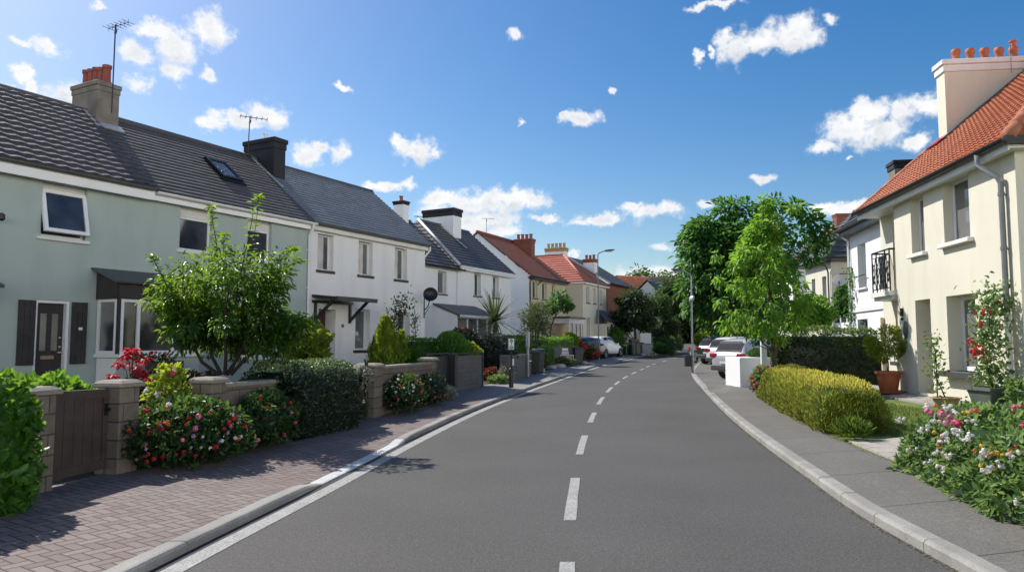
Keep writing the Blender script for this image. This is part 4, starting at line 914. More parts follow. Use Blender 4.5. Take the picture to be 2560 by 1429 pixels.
# balcony with zigzag railing
bx0, bx1 = X(2.80), X(1.62)
B = MB(); B.box(bx0-.08, bx1+.08, -.16, RC-.002, 2.40, 2.52); B.box(bx0, bx1, -.08, RC-.002, 2.30, 2.399); bc = B.build('balcony', K['offwhite'], h)
B = MB(); zb, zt, yb = 2.60, 3.58, -.10
B.tube([(bx0,RC-.02,zt),(bx0,yb,zt),(bx1,yb,zt),(bx1,RC-.02,zt)], .026, 4); B.tube([(bx0,yb,zb),(bx1,yb,zb)], .018, 4); B.tube([(bx0,yb,zt-.14),(bx1,yb,zt-.14)], .012, 4)
for x in (bx0, bx0+.3, bx1-.3, bx1): B.tube([(x,yb,2.52),(x,yb,zt)], .020, 4)
for s in range(5):
    x = bx0 + (bx1-bx0)*(s+.5)/5; w2 = (bx1-bx0)/10
    B.tube([(x-w2,yb,zt-.14),(x+w2,yb,zb)], .010, 4); B.tube([(x+w2,yb,zt-.14),(x-w2,yb,zb)], .010, 4); B.tube([(x-w2,yb,(zt+zb)/2),(x,yb,zt-.3),(x+w2,yb,(zt+zb)/2),(x,yb,zb+.15),(x-w2,yb,(zt+zb)/2)], .009, 4)
for k in range(4): B.tube([(bx0,yb+.1+.09*k,2.52),(bx0,yb+.1+.09*k,zt)], .009, 4); B.tube([(bx1,yb+.1+.09*k,2.52),(bx1,yb+.1+.09*k,zt)], .009, 4)
B.build('railing', K['blackmetal'], bc)
mbx(bx0+.42, bx1-.42, yb+.025, yb+.035, zb, zt-.14).build('screen', K['plasticgrey'], bc)
B = MB(); B.lathe([(0.001,0),(.10,0),(.13,.015),(.10,.03),(.001,.035)], (0,0,0), 18)
pl = B.build('plaque', K['zinc'], h); pl.rotation_euler = (math.pi/2, 0, 0); pl.scale = (1, 1.75, 1); pl.location = (X(1.02), -.002, 1.52)
B = MB(); B.box(X(1.2), X(1.15), -.06, -.002, 1.86, 2.05); B.box(X(1.19), X(1.16), -.05, -.002, 1.76, 1.82); B.build('wall_lamp', K['blackmetal'], h)
B = MB(); B.tube([(.03,RC-.06,1.9),(.03,RC-.06,-.3)], .05, 8); B.build('downpipe', K['cream2'], h)

# ---- right: the farther houses
h = house_at('house', 'narrow bright white house beside large cream house', (12.05, 26.2), 9, .55, 'R')
facade(h, 4.2, 6, 5.05, [(.85,1.75,2.95,4.45,.3),(.6,1.7,.3,1.9,.3)], K['white2'])
window(h, .85, 1.75, 2.95, 4.45, y=.22, glass='glassn', sill='offwhite', so=.08); window(h, .6, 1.7, .3, 1.9, y=.2, glass='glass', sill='offwhite')
B = MB(); B.tube([(.7,-.1,3.35),(1.9,-.1,3.35)], .018, 6); B.tube([(.75,-.1,3.35),(.75,.0,3.35)], .014, 6); B.build('window_rail', K['blackmetal'], h)
mbx(.0, 4.2, -.05, -.002, 2.15, 2.27).build('string_course', K['offwhite'], h)
MB().slope((-.3,-.4,5.05),(4.3,-.4,5.05),(4.3,3,7.9),(-.3,3,7.9), 12, .04, 12).build('roof', K['slate'], h); slab(h, 'rear_roof', 'slate', (4.3,6.4,5.05), (-.3,6.4,5.05), (-.3,3.01,7.9), (4.3,3.01,7.9))
mbx(-.28, 4.3, -.38, -.003, 4.86, 5.0).build('fascia', K['zinc'], h); gutter(h, -.3, 4.3, -.46, 5.06, 'zinc', .08)
B = MB(); B.poly((-.003,0,5.05),(-.003,3,7.85),(-.003,6,5.05)); B.build('gable_wall', K['white2'], h)
B = MB(); B.tube([(.05,-.46,5.0),(.05,-.08,4.7),(.05,-.08,.2)], .04, 6); B.build('downpipe', K['upvc'], h)
chimney(h, 1.9, 2.5, .75, 1.7, 5.2, 6.95, 'chimstone', 'chimblack', 0, capo=.06, caph=.16)
chimney(h, 2.2, 2.6, 2.7, 3.2, 6.6, 8.3, 'chimstone', 'chimblack', 1, 'zinc', .06, .4)

h = house_at('house', 'cream house with dark hipped slate roof behind hedge', (22.85, 57.3), 3.5, .54, 'R'); h.scale = (1.238,)*3
facade(h, 4.3, 7, 5.7, [(1.05,1.65,3.2,4.75,.25),(2.85,3.5,3.2,4.75,.25),(2.6,3.6,.4,2,.2)], K['cream'])
for w_ in ((1.05,1.65,3.2,4.75),(2.85,3.5,3.2,4.75)): window(h, *w_, y=.12, glass='glassn', sill='sill', so=.14, sh=.16)
window(h, 2.6, 3.6, .4, 2, y=.12)
B = MB(); B.poly((4.304,0,-.5),(4.304,7,-.5),(4.304,7,5.7),(4.304,0,5.7)); B.build('side_wall', K['creamshade'], h)
MB().slope((-.3,-.35,5.7),(4.6,-.35,5.7),(2.3,2.2,8.7),(2.0,2.2,8.7), 14, .04, 10).build('roof', K['slate'], h)
MB().slope((4.6,-.35,5.7),(4.6,7.3,5.7),(2.3,5.0,8.7),(2.3,2.2,8.7), 9, .07, 14).build('hip_roof', K['slate'], h)
B = MB(); B.tube([(4.6,-.35,5.74),(2.3,2.2,8.74),(2.3,5,8.74)], .09, 6); B.build('hip_cap', K['slate'], h)
mbx(-.28, 4.56, -.33, -.003, 5.5, 5.66).build('fascia', K['black'], h); mbx(4.31, 4.56, -.33, 7, 5.5, 5.66).build('fascia', K['black'], h)
B = MB(); B.tube([(4.2,-.3,5.5),(4.1,-.1,4.9),(4.1,-.08,.3)], .05, 6); B.build('downpipe', K['zinc'], h)
h = house_at('house', 'pale grey house with slate roof and orange ridge, half hidden by young tree', (25.5, 73.2), 3, .9, 'R'); h.scale = (1.2,)*3
facade(h, 6, 8, 6.2, [(1,2,3.4,5,.2),(4,5,3.4,5,.2)], K['white'])
window(h, 1, 2, 3.4, 5, y=.1); window(h, 4, 5, 3.4, 5, y=.1)
MB().slope((-.3,-.4,6.2),(6.3,-.4,6.2),(4.2,4,9.4),(1.5,4,9.4), 12, .05, 12).build('roof', K['slate'], h); MB().slope((6.3,-.4,6.2),(6.3,8.3,6.2),(4.2,4.3,9.4),(4.2,3.9,9.4), 9, .08, 12).build('hip_roof', K['slate'], h)
B = MB(); B.tube([(6.3,-.4,6.25),(4.2,4,9.45),(1.5,4,9.45)], .13, 6); B.build('hip_cap', K['orangetile'], h)
chimney(h, 4.6, 5.4, 3.6, 4.6, 8, 10.3, 'redtile', 'redtile', 0)
B = thing('garden_room', 'small white glazed porch with grey roof beyond right hedge', 'porch', (16.6, 38.2, 1.5), R(-93)); 
MB().box(0, 2.6, 0, 1.6, -1.3, 1.15).build('wall', K['white2'], B); q = MB(); 
for x in (.05, .9, 1.7, 2.55): q.box(x-.05, x+.05, .0, .08, 1.151, 1.75)
for y in (.5, 1.0, 1.55): q.box(2.52, 2.6, y-.05, y+.05, 1.151, 1.75)
q.box(0, 2.6, 0, 1.6, 1.751, 1.9); q.build('window_frame', K['upvc'], B); MB().box(.06, 2.54, .04, 1.5, 1.152, 1.749).build('pane', K['glass'], B)
MB().slope((-.15,-.25,1.9),(2.85,-.25,1.9),(2.85,1.6,2.5),(-.15,1.6,2.5), 5, .03, 6).build('roof', K['slate'], B)
# ------------------------------------------------------------------ leaves
def unit(a): return a / np.maximum(1e-9, np.linalg.norm(a, axis=1))[:, None]
def leaves(name, P, A, N, L, Wd, mat, parent=None, rnd=None, curl=.35, core=None, fold=.18):
    """one mesh of folded, curling leaf blades: base points P, axes A, rough normals N, lengths L, widths Wd"""
    n = len(P); A = unit(A); Bv = unit(np.cross(A, N)); N = np.cross(Bv, A)
    L = np.broadcast_to(L, n)[:, None]; Wd = np.broadcast_to(Wd, n)[:, None]
    r1 = P + A*L*.35 + Bv*Wd*.5 + N*Wd*fold - N*L*curl*.05; l1 = P + A*L*.35 - Bv*Wd*.5 + N*Wd*fold - N*L*curl*.05
    r2 = P + A*L*.70 + Bv*Wd*.40 + N*Wd*fold - N*L*curl*.22; l2 = P + A*L*.70 - Bv*Wd*.40 + N*Wd*fold - N*L*curl*.22
    tip = P + A*L - N*L*curl*.5
    V = np.stack([P, r1, r2, tip, l2, l1], 1).reshape(-1, 3)
    base = (np.arange(n) * 6)[:, None]
    F = np.concatenate([base + [0,1,2,3], base + [0,3,4,5]], 1).reshape(-1, 4)
    if rnd is None: rnd = rng.random(n)
    rn = np.repeat(rnd, 2)
    if core is not None:
        cv, cf = core; F = np.concatenate([F, np.asarray(cf) + len(V)]); V = np.concatenate([V, np.asarray(cv, float)]); rn = np.concatenate([rn, np.zeros(len(cf))])
    me = bpy.data.meshes.new(name); me.vertices.add(len(V)); me.vertices.foreach_set('co', V.astype(np.float32).ravel())
    me.loops.add(F.size); me.loops.foreach_set('vertex_index', F.astype(np.int32).ravel())
    me.polygons.add(len(F)); me.polygons.foreach_set('loop_start', np.arange(0, F.size, 4, dtype=np.int32))
    me.update(calc_edges=True); me.validate()
    at = me.attributes.new('rnd', 'FLOAT', 'FACE'); at.data.foreach_set('value', rn.astype(np.float32))
    me.materials.append(mat); me.polygons.foreach_set('use_smooth', np.ones(len(me.polygons), bool))
    o = bpy.data.objects.new(name, me); C.objects.link(o)
    if parent is not None: o.parent = parent
    return o
def rdir(n): return unit(rng.normal(size=(n, 3)))
def lump(P, f=2.2, ph=0.0):
    return (np.sin(P[:,0]*f*1.3+ph)*np.sin(P[:,1]*f*1.1+1.7*ph) + np.sin(P[:,2]*f*1.7+P[:,0]*f*.8+.5+ph) + .6*np.sin(P[:,1]*f*2.9+P[:,2]*f*2.3+ph*2)) / 2.6
def blossoms(parent, P, size, cols, petals=9, name='blossom', flat=.7):
    """flower heads: rings of small petals round each point"""
    V = []; F = []; Cc = []
    for i, p in enumerate(P):
        c = cols[i % len(cols)] if isinstance(cols, list) else cols; s = size * random.uniform(.65, 1.25)
        t = Vector((random.gauss(-.15,.5), random.gauss(-.75,.5), random.uniform(.2, 1.0))).normalized(); u = t.orthogonal().normalized(); w = t.cross(u)
        pv = Vector(p); k = random.uniform(.8, 1.12); cc = tuple(min(1, max(0, q * k)) for q in c)
        m = petals * 2
        for j in range(m):      # a dome of small crumpled petals
            z = 1 - (j + .5)/m*1.15; r = math.sqrt(max(0, 1 - z*z)); a = j*2.4 + i
            d = (u*math.cos(a)*r + w*math.sin(a)*r + t*z); d = (d + Vector((random.uniform(-.3,.3), random.uniform(-.3,.3), random.uniform(-.3,.3)))).normalized()
            e = d.orthogonal().normalized(); f = d.cross(e); q = s*random.uniform(.30, .5); b = pv + d*s*random.uniform(.55,.9); n = len(V); ca, sa = math.cos(a*3)*q, math.sin(a*3)*q; e, f = e*ca + f*sa, f*ca - e*sa
            V += [b + e, b + f - d*q*.3, b - e + d*q*.2, b - f]
            F.append((n, n+1, n+2, n+3)); k2 = random.uniform(.82, 1.1); Cc.append(tuple(min(1, q_*k2) for q_ in cc))
    me = bpy.data.meshes.new(name); me.from_pydata(V, [], F); me.update()
    at = me.attributes.new('col', 'FLOAT_COLOR', 'FACE')
    at.data.foreach_set('color', np.array([(*c, 1) for c in Cc], np.float32).ravel())
    me.materials.append(K['petal']); o = bpy.data.objects.new(name, me); C.objects.link(o); o.parent = parent; return o
RED, PINK, WHITE, ORANGE, CRIM, MAUVE, YEL, ROSE = (.62,.02,.025), (.75,.20,.32), (.82,.80,.76), (.72,.13,.025), (.45,.012,.03), (.52,.28,.50), (.75,.52,.05), (.68,.05,.12)
def hedge(name, label, path, width, height, n, leaf, mat, z=None, cat='hedge', lumpy=.08, rounding=.35, aspect=.5, top=None, up=.25, curl=.35, spread=.8, core=.88, group=None, ends=True, hvar=None, gfun=None, keep=None, base=.75, zgrad=0):
    """clipped or loose hedge along a path; leaves fill the outer shell of a rounded section"""
    path = [Vector((*p, 0)) for p in path]; seg = [(path[i+1]-path[i]).length for i in range(len(path)-1)]; T = sum(seg)
    gz = gfun or g
    c0 = path[len(path)//2]; z0 = z if z is not None else gz(c0.y) + .1
    def pos(u):
        for i, s in enumerate(seg):
            if u <= s or i == len(seg)-1:
                d = (path[i+1]-path[i]).normalized(); return path[i] + d*u, d
            u -= s
    ph = np.linspace(0, np.pi, 240); cx = np.sign(np.cos(ph))*np.abs(np.cos(ph))**rounding; cz = np.abs(np.sin(ph))**rounding
    px, pz = cx*width/2, cz*height; sl = np.concatenate([[0], np.cumsum(np.hypot(np.diff(px), np.diff(pz)))])
    perim = sl[-1]; nx = np.gradient(pz, sl); nz = -np.gradient(px, sl); q = np.hypot(nx, nz); nx, nz = nx/q, nz/q
    ne = int(n * 2 * width*height / (T*perim + 2*width*height)) if ends else 0; ns = n - ne
    us = rng.random(ns)*T; ss = rng.random(ns)*sl[-1]
    off = np.interp(ss, sl, px); zz = np.interp(ss, sl, pz); nX = np.interp(ss, sl, nx); nZ = np.interp(ss, sl, nz)
    P = np.zeros((n,3)); O = np.zeros((n,3))
    for i in range(ns):
        p, d = pos(us[i]); e = min(us[i], T-us[i]) / (width*.35); k = 1 if e >= 1 or not ends else .80 + .20*math.sqrt(max(0, 1-(1-e)**2))
        s = Vector((d.y, -d.x, 0)); hv = hvar(us[i]/T) if hvar else 1
        P[i] = p + s*off[i]*k + Vector((0,0,zz[i]*(.55+.45*k if e < 1 else 1)*hv)); O[i] = (s.x*nX[i], s.y*nX[i], nZ[i])
    for i in range(ns, n):
        f = random.random() < .5; p, d = pos(0 if f else T); s = Vector((d.y, -d.x, 0)); a = random.uniform(0, math.pi); r = math.sqrt(random.random())*.86
        hv = hvar(0 if f else 1) if hvar else 1
        x = math.copysign(abs(math.cos(a))**rounding, math.cos(a))*width/2*r; zq = abs(math.sin(a))**rounding*height*r*hv
        P[i] = p + s*x + Vector((0,0,zq)) + d*(0 if f else 0); O[i] = -d if f else d
    lm = lump(P, 2.6, len(label)*.37) + .5*lump(P, 6.5, 2.1)
    P = P + O*(lm*lumpy)[:, None] - O*(rng.random(n)**2*.10*min(1, width))[:, None]
    P[:,2] = np.maximum(P[:,2], .01)
    A = O*.55 + rdir(n)*spread + np.array([0,0,up]); Nn = O*.6 + rdir(n)*.7 + np.array([0,0,.3])
    rn = np.clip(rng.random(n)*base + .12*lm + (0 if top is None else top*np.clip(O[:,2], 0, 1)*rng.random(n)) + zgrad*(P[:,2]/height - .65), 0, 1)  # upward leaves lighter: sunlit tops put into colour, besides golden new growth
    # inner body so that the middle stays closed
    cv, cf = [], []; m = 14; rows = max(3, int(T/.4)+2)
    for r in range(rows):
        u = T*(.02 + .96*r/(rows-1)); p, d = pos(u); s = Vector((d.y,-d.x,0)); hv = hvar(u/T) if hvar else 1
        for j in range(m):
            a = math.pi*j/(m-1); x = math.copysign(abs(math.cos(a))**rounding, math.cos(a))*width/2*core; zq = abs(math.sin(a))**rounding*height*core*hv
            v = p + s*x + Vector((0,0,zq)); cv.append(tuple(v))
    for r in range(rows-1):
        for j in range(m-1): cf.append((r*m+j, r*m+j+1, (r+1)*m+j+1, (r+1)*m+j))
    for r in (0, rows-1):
        for j in range(m//2-1): cf.append((r*m+j, r*m+j+1, r*m+m-2-j, r*m+m-1-j))
    cv = np.array(cv) + np.array([0,0,z0]); 
    L = leaf*(.65+.7*rng.random(n)); P = P + np.array([0,0,z0])
    t = thing(name, label, cat, (c0.x, c0.y, z0), 0, group)
    o = leaves('foliage', P - np.array(t.location), A, Nn, L, L*aspect, mat, t, rn, curl, (cv - np.array(t.location), cf))
    return t
def ball(name, label, c, rad, n, leaf, mat, cat='bush', lumpy=.18, aspect=.5, up=.25, core=.72, curl=.35, top=.35, flow=None, spread=.8, squash=1.0, stem=None, group=None, depth=.35):
    """a bush: leaf shell over a lumpy ellipsoid standing on its base point c"""
    rad = np.array(rad if hasattr(rad, '__len__') else (rad,)*3, float); D = rdir(n); D[:,2] = np.where(D[:,2] < -.75, -D[:,2], D[:,2])
    lm = lump(D*1.7 + np.array([len(label)*.7, 0, 0]), 2.4, len(label)*.53) + .5*lump(D*3, 3.3, 1.1)
    rr = 1 + lm*lumpy - rng.random(n)**2*depth
    cz = rad[2]*.92; P = D*rad*rr[:,None] + np.array([0,0,cz]); P[:,2] = np.maximum(P[:,2], .02)
    A = D*.6 + rdir(n)*spread + np.array([0,0,up]); Nn = D*.6 + rdir(n)*.7 + np.array([0,0,.35])
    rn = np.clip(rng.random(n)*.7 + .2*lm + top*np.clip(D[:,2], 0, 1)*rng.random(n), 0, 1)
    L = leaf*(.6+.8*rng.random(n)); t = thing(name, label, cat, c, 0, group); core_ = None
    if core:
        cv, cf = [], []; a, b = 16, 9
        for i in range(b):
            for j in range(a):
                th, f = math.pi*i/(b-1), 2*math.pi*j/a; d = np.array([[math.sin(th)*math.cos(f), math.sin(th)*math.sin(f), math.cos(th)]])
                l = (lump(d*1.7 + np.array([len(label)*.7, 0, 0]), 2.4, len(label)*.53)[0]*lumpy + 1)*core
                v = d[0]*rad*l; cv.append((v[0], v[1], max(.0, v[2]+cz)))
        for i in range(b-1):
            for j in range(a): cf.append((i*a+j, i*a+(j+1) % a, (i+1)*a+(j+1) % a, (i+1)*a+j))
        core_ = (np.array(cv), cf)
    leaves('foliage', P, A, Nn, L, L*aspect, mat, t, rn, curl, core_)
    if flow:
        k, size, cols = flow; S_ = rdir(k*3); S_ = S_[(S_[:,2] > -.5) & (S_[:,1] < .5)][:k]
        blossoms(t, (S_*rad*(1+.06*rng.random((len(S_),1))) + np.array([0,0,cz])), size, cols)
    if stem:
        B = MB()
        for s in range(stem[1]): a = random.random()*6; B.tube([(.04*math.cos(a),.04*math.sin(a),-stem[0]),(.12*math.cos(a),.12*math.sin(a),cz*.4),(rad[0]*.5*math.cos(a),rad[1]*.5*math.sin(a),cz*1.2)], [stem[2],stem[2]*.7,stem[2]*.3], 6)
        B.build('trunk', K['bark'], t)
    return t
def tree(name, label, base, trunk, clumps, per, leaf, mat, bark='bark', r0=.1, cr=.35, aspect=.42, droop=.35, cat='tree', limbs=12, curl=.5, up=.0, squash=.75, bright=0.35, group=None, r1=None):
    """trunk polyline (relative to base), limbs reaching out to leaf clumps; clumps = [(x,y,z,scale)] relative"""
    t = thing(name, label, cat, base, 0, group); B = MB(); k = len(trunk); r1 = r1 or r0*.35
    B.tube(trunk, [r0 + (r1-r0)*i/(k-1) for i in range(k)], 9)
    tr = [Vector(p) for p in trunk]; cl = np.array(clumps, float)
    for i in range(min(limbs, len(cl))):
        c = Vector(cl[i,:3]); j = min(range(1, k), key=lambda q: (tr[q]-c).length + (0 if tr[q].z < c.z else 3)); s = tr[max(1, j-1)] if tr[j].z > c.z else tr[j]
        m = s.lerp(c, .5) + Vector((random.uniform(-.1,.1), random.uniform(-.1,.1), -.08*(c-s).length))
        B.tube([s, m, c], [r1*1.1, r1*.7, r1*.25], 6, False)
    autosmooth(B.build('trunk', K[bark], t), 60)
    n = len(cl)*per; ci = np.repeat(np.arange(len(cl)), per); off = rng.normal(size=(n,3)); off = unit(off)*(rng.random(n)**.45)[:,None]; off[:,2] *= squash
    P = cl[ci,:3] + off*(cr*cl[ci,3])[:,None]
    cen = cl[:,:3].mean(0); out = unit(P - cen)
    A = unit(off)*.7 + out*.35 + rdir(n)*.55 + np.array([0,0,up-droop]); Nn = np.array([0,0,1.0]) + rdir(n)*.6 + out*.3
    crn = rng.random(len(cl)); h = (P[:,2]-cl[:,2].min())/(np.ptp(cl[:,2])+.01)
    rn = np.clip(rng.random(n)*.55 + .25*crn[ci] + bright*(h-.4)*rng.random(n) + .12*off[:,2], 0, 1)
    L = leaf*(.6+.7*rng.random(n)); leaves('crown', P, A, Nn, L, L*aspect, mat, t, rn, curl)
    return t
def ell_clumps(n, c, r, shell=.55, smin=.7, smax=1.25, lower=-.8):
    out = []
    while len(out) < n:
        d = Vector((random.gauss(0,1), random.gauss(0,1), random.gauss(0,1))).normalized()
        if d.z < lower: continue
        q = random.uniform(shell, 1) ** .8
        out.append((c[0]+d.x*r[0]*q, c[1]+d.y*r[1]*q, c[2]+d.z*r[2]*q, random.uniform(smin, smax)))
    return out

# ------------------------------------------------------------------ left front gardens
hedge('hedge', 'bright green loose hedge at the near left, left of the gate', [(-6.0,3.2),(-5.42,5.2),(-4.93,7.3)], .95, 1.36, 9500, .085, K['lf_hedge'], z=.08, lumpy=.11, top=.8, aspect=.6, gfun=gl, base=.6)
dL = Vector((.218, .976)); 
def pier(label, c, w, z0, z1, group='stone gate piers'):
    t = thing('gate_pier', label, 'pier', (c[0], c[1], z0)); d = dL; B = MB(); B.cbox((0,0), d, w, w, z1-z0, 0); bevel(B.build('shaft', K['stone'], t), .012, 1)
    B = MB(); B.cbox((0,0), d, w+.09, w+.09, .045, z1-z0+.0005); 
    n = (-d.y, d.x); q = (w+.09)/2; s = q*.72; pts = [[(d.x*a*k+n[0]*b*k, d.y*a*k+n[1]*b*k, z) for a, b in ((-1,-1),(1,-1),(1,1),(-1,1))] for k, z in ((q, z1-z0+.046), (s, z1-z0+.085))]
    B.hexa(*pts); bevel(B.build('cap', K['cap'], t), .01, 1); return t
pier('stone gate pier between bright hedge and brown plank gate', (-5.03, 7.80), .33, .06, 1.12)
pier('stone gate pier between brown plank gate and flower bush', (-4.78, 9.06), .33, .08, 1.13)
pier('stone gate pier at the start of the wall, behind flower bush', (-4.25, 10.45), .32, .1, 1.10)
pier('stone gate pier at far end of dark trimmed hedge', (-3.22, 14.25), .30, .1, 1.05)
pier('stone gate pier beside black post, before second stone wall', (-2.98, 15.55), .42, .1, 1.15)
pier('stone gate pier ending second stone wall', (-2.16, 19.15), .36, .12, 1.20)
def gate(name, label, a, b, z0, za, zb, t, mat, n, cat='gate'):
    a, b = Vector(a), Vector(b); d = (b-a).normalized(); L = (b-a).length; nrm = Vector((d.y,-d.x)); o = thing(name, label, cat, (a.x, a.y, z0), math.atan2(d.y, d.x))
    B = MB(); f = .075
    for i in range(n):
        x0, x1 = f + (L-2*f)*i/n + .003, f + (L-2*f)*(i+1)/n - .003; u0, u1 = za + (zb-za)*x0/L, za + (zb-za)*x1/L
        B.hexa([(x0,-t/2,.09),(x1,-t/2,.09),(x1,t/2,.09),(x0,t/2,.09)], [(x0,-t/2,u0-.09),(x1,-t/2,u1-.09),(x1,t/2,u1-.09),(x0,t/2,u0-.09)])
    B.build('board_panel', K[mat], o); q = t/2+.012; B = MB()
    B.hexa([(0,-q,0),(f,-q,0),(f,q,0),(0,q,0)], [(0,-q,za),(f,-q,za+(zb-za)*f/L),(f,q,za+(zb-za)*f/L),(0,q,za)]); B.hexa([(L-f,-q,0),(L,-q,0),(L,q,0),(L-f,q,0)], [(L-f,-q,zb-(zb-za)*f/L),(L,-q,zb),(L,q,zb),(L-f,q,zb-(zb-za)*f/L)])
    B.hexa([(f,-q,za-.1),(L-f,-q,zb-.1),(L-f,q,zb-.1),(f,q,za-.1)], [(f,-q,za+(zb-za)*f/L),(L-f,-q,zb-(zb-za)*f/L),(L-f,q,zb-(zb-za)*f/L),(f,q,za+(zb-za)*f/L)]); B.box(f, L-f, -q, q, 0, .10)
    B.build('gate_frame', K[mat], o)
    B = MB(); B.box(L-.05, L-.02, -q-.05, -q-.001, za-.28, za-.24); B.box(L-.06, L-.01, -q-.012, -q-.0005, za-.33, za-.19); B.build('latch', K['blackmetal'], o); return o
gate('garden_gate', 'dark brown plank gate between two stone piers', (-4.97, 7.98), (-4.82, 8.86), .19, .95, .93, .035, 'gatewood', 5)
gate('garden_gate', 'plain charcoal gate beyond dark trimmed hedge', (-3.30, 14.42), (-3.14, 15.32), .2, .95, .95, .03, 'charcoal', 1)
B = MB(); B.tube([(0,0,0),(0,0,1.12)], .032, 8); B.tube([(0,0,1.12),(0,0,1.16)], .04, 8); tag(B.build('gate_post', K['blackmetal'], loc=(-2.98,15.22,.1)), 'slim black metal post beside plain charcoal gate', 'post')
def gwall(label, a, b, w, z0, h, name='garden_wall', mat='stone', cap='cap', caph=.06):
    a, b = Vector(a), Vector(b); d = (b-a).normalized(); c = (a+b)/2; t = thing(name, label, 'wall', (c.x, c.y, z0))
    B = MB(); B.cbox((0,0), d, w, (b-a).length, h, -.1); B.build('masonry', K[mat], t); B = MB(); B.cbox((0,0), d, w+.07, (b-a).length+.01, caph, h-.0995); bevel(B.build('coping', K[cap], t), .012, 1); return t
gwall('stone garden wall with flat coping behind dark trimmed hedge', (-4.21,10.64), (-3.28,14.1), .24, .12, 1.0)
gwall('second stone garden wall, with flowers in front and conifer behind', (-2.93,15.77), (-2.2,18.96), .24, .12, 1.08)
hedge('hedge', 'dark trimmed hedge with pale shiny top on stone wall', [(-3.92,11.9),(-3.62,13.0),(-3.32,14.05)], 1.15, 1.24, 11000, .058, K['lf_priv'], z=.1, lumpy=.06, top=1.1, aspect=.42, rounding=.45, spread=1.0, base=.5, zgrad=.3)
# flower bushes
def flowerbed(label, c, rad, n, mat, flow, leaf=.08, name='flower_bush', sprigs=0, **k):
    t = ball(name, label, c, rad, n, leaf, mat, 'flowers', lumpy=.22, flow=flow, **k); return t
t = flowerbed('mixed flower bush of red, white and orange blooms beside brown gate', (-4.33, 9.75, .08), (.80,.85,.43), 6500, K['lf_roseleaf'], (120, .036, [RED,WHITE,ORANGE,CRIM,WHITE,ROSE,RED,PINK,MAUVE]), .075, depth=.5)
t = flowerbed('tall pink and white flowering sprigs behind mixed flower bush', (-4.72, 10.25, .3), (.28,.28,.52), 900, K['lf_gold'], (14, .055, [WHITE,WHITE,ROSE,PINK]), .09, core=0)
t = flowerbed('shaded red rose bush against stone wall, before dark hedge', (-3.68, 11.15, .1), (.42,.75,.42), 2400, K['lf_roseleaf'], (26, .034, [RED,ROSE,CRIM,PINK]), .07)
t = flowerbed('white and red flowers growing along second stone wall', (-2.42, 16.6, .12), (.42,.95,.43), 3200, K['lf_roseleaf'], (60, .034, [WHITE,MAUVE,RED,WHITE,ROSE,WHITE]), .07, depth=.5)
t = flowerbed('dark leafy bush at far end of second stone wall', (-2.0, 18.4, .12), (.36,.65,.40), 2200, K['lf_priv'], (8, .04, [WHITE,ORANGE]), .06)
t = flowerbed('small red and white flowers at hedge foot beside charcoal gate', (-3.0, 14.35, .25), (.22,.22,.2), 350, K['lf_roseleaf'], (12, .04, [RED,WHITE,RED]), .06, core=0)
ball('lavender_bush', 'pale silvery herb tuft on pavement edge before black gate', (-1.78, 19.75, .12), (.28,.28,.17), 1300, .11, K['lf_silver'], 'plant', aspect=.14, core=0, up=.8)
ball('shrub', 'pale variegated sprig spilling over black post', (-3.12, 15.15, .7), (.25,.28,.25), 420, .09, K['lf_silver'], 'shrub', aspect=.4, core=0)
# planting behind the walls
ball('plant', 'fresh green leafy plant behind brown gate', (-5.75, 9.3, .35), (.55,.5,.42), 1500, .13, K['lf_hedge'], 'plant', lumpy=.3, up=.6, core=.5, top=.6)
ball('shrub', 'dark low shrub under sage house bay window', (-5.6, 12.6, .35), (1.0,.7,.42), 2600, .09, K['lf_purple'], 'shrub', lumpy=.25)
ball('shrub', 'dark low shrub at foot of multi-stemmed tree', (-4.75, 11.6, .3), (.55,.5,.35), 1500, .09, K['lf_hedged'], 'shrub', lumpy=.25)
t = ball('maple_shrub', 'small crimson-leaved maple in front of bay window', (-5.72, 11.2, .3), (.001,.001,.001), 1, .001, K['lf_red'], 'shrub', core=0)
for o in list(t.children): bpy.data.objects.remove(o)
B = MB(); Pm = []
for i in range(11):
    a = i*2.4; z = .62 + .62*(i/10); r = .38*(1-(i/10)*.75); e = (r*math.cos(a), r*math.sin(a), z); B.tube([(0,0,z*.45),(e[0]*.5,e[1]*.5,z*.9),e], [.009,.006,.003], 5); Pm.append(e)
B.tube([(0,0,-.2),(.01,0,.6),(0,.01,1.22)], [.018,.012,.005], 6); Pm.append((0,0,1.24)); B.build('stem', K['bark'], t)
Pm = np.array(Pm); n = 360; ci = rng.integers(0, len(Pm), n); off = unit(rng.normal(size=(n,3)))*np.array([1,1,.4]); P = Pm[ci] + off*(.09*rng.random((n,1)))
leaves('foliage', P, off + rdir(n)*.4 + np.array([0,0,-.25]), np.array([0,0,1.0]) + rdir(n)*.5, .09, .042, K['lf_red'], t)
t = WINDOW_BOX[0]; hb = thing('hanging_plant', 'low red-flowered plants filling window box under bay window', 'flowers', W(385, 897, 13.9)); 
P = np.array([(x + random.uniform(-.05,.05), x*1.85*1 + random.uniform(-.06,.06), random.uniform(-.05,.09)) for x in np.linspace(-.19,.19,160)])
leaves('foliage', P, rdir(160) + np.array([0,-.2,.2]), rdir(160) + np.array([0,0,.7]), .075, .035, K['lf_roseleaf'], hb); blossoms(hb, P[::9] + np.array([.03,-.04,.05]), .03, [RED,ROSE,RED])
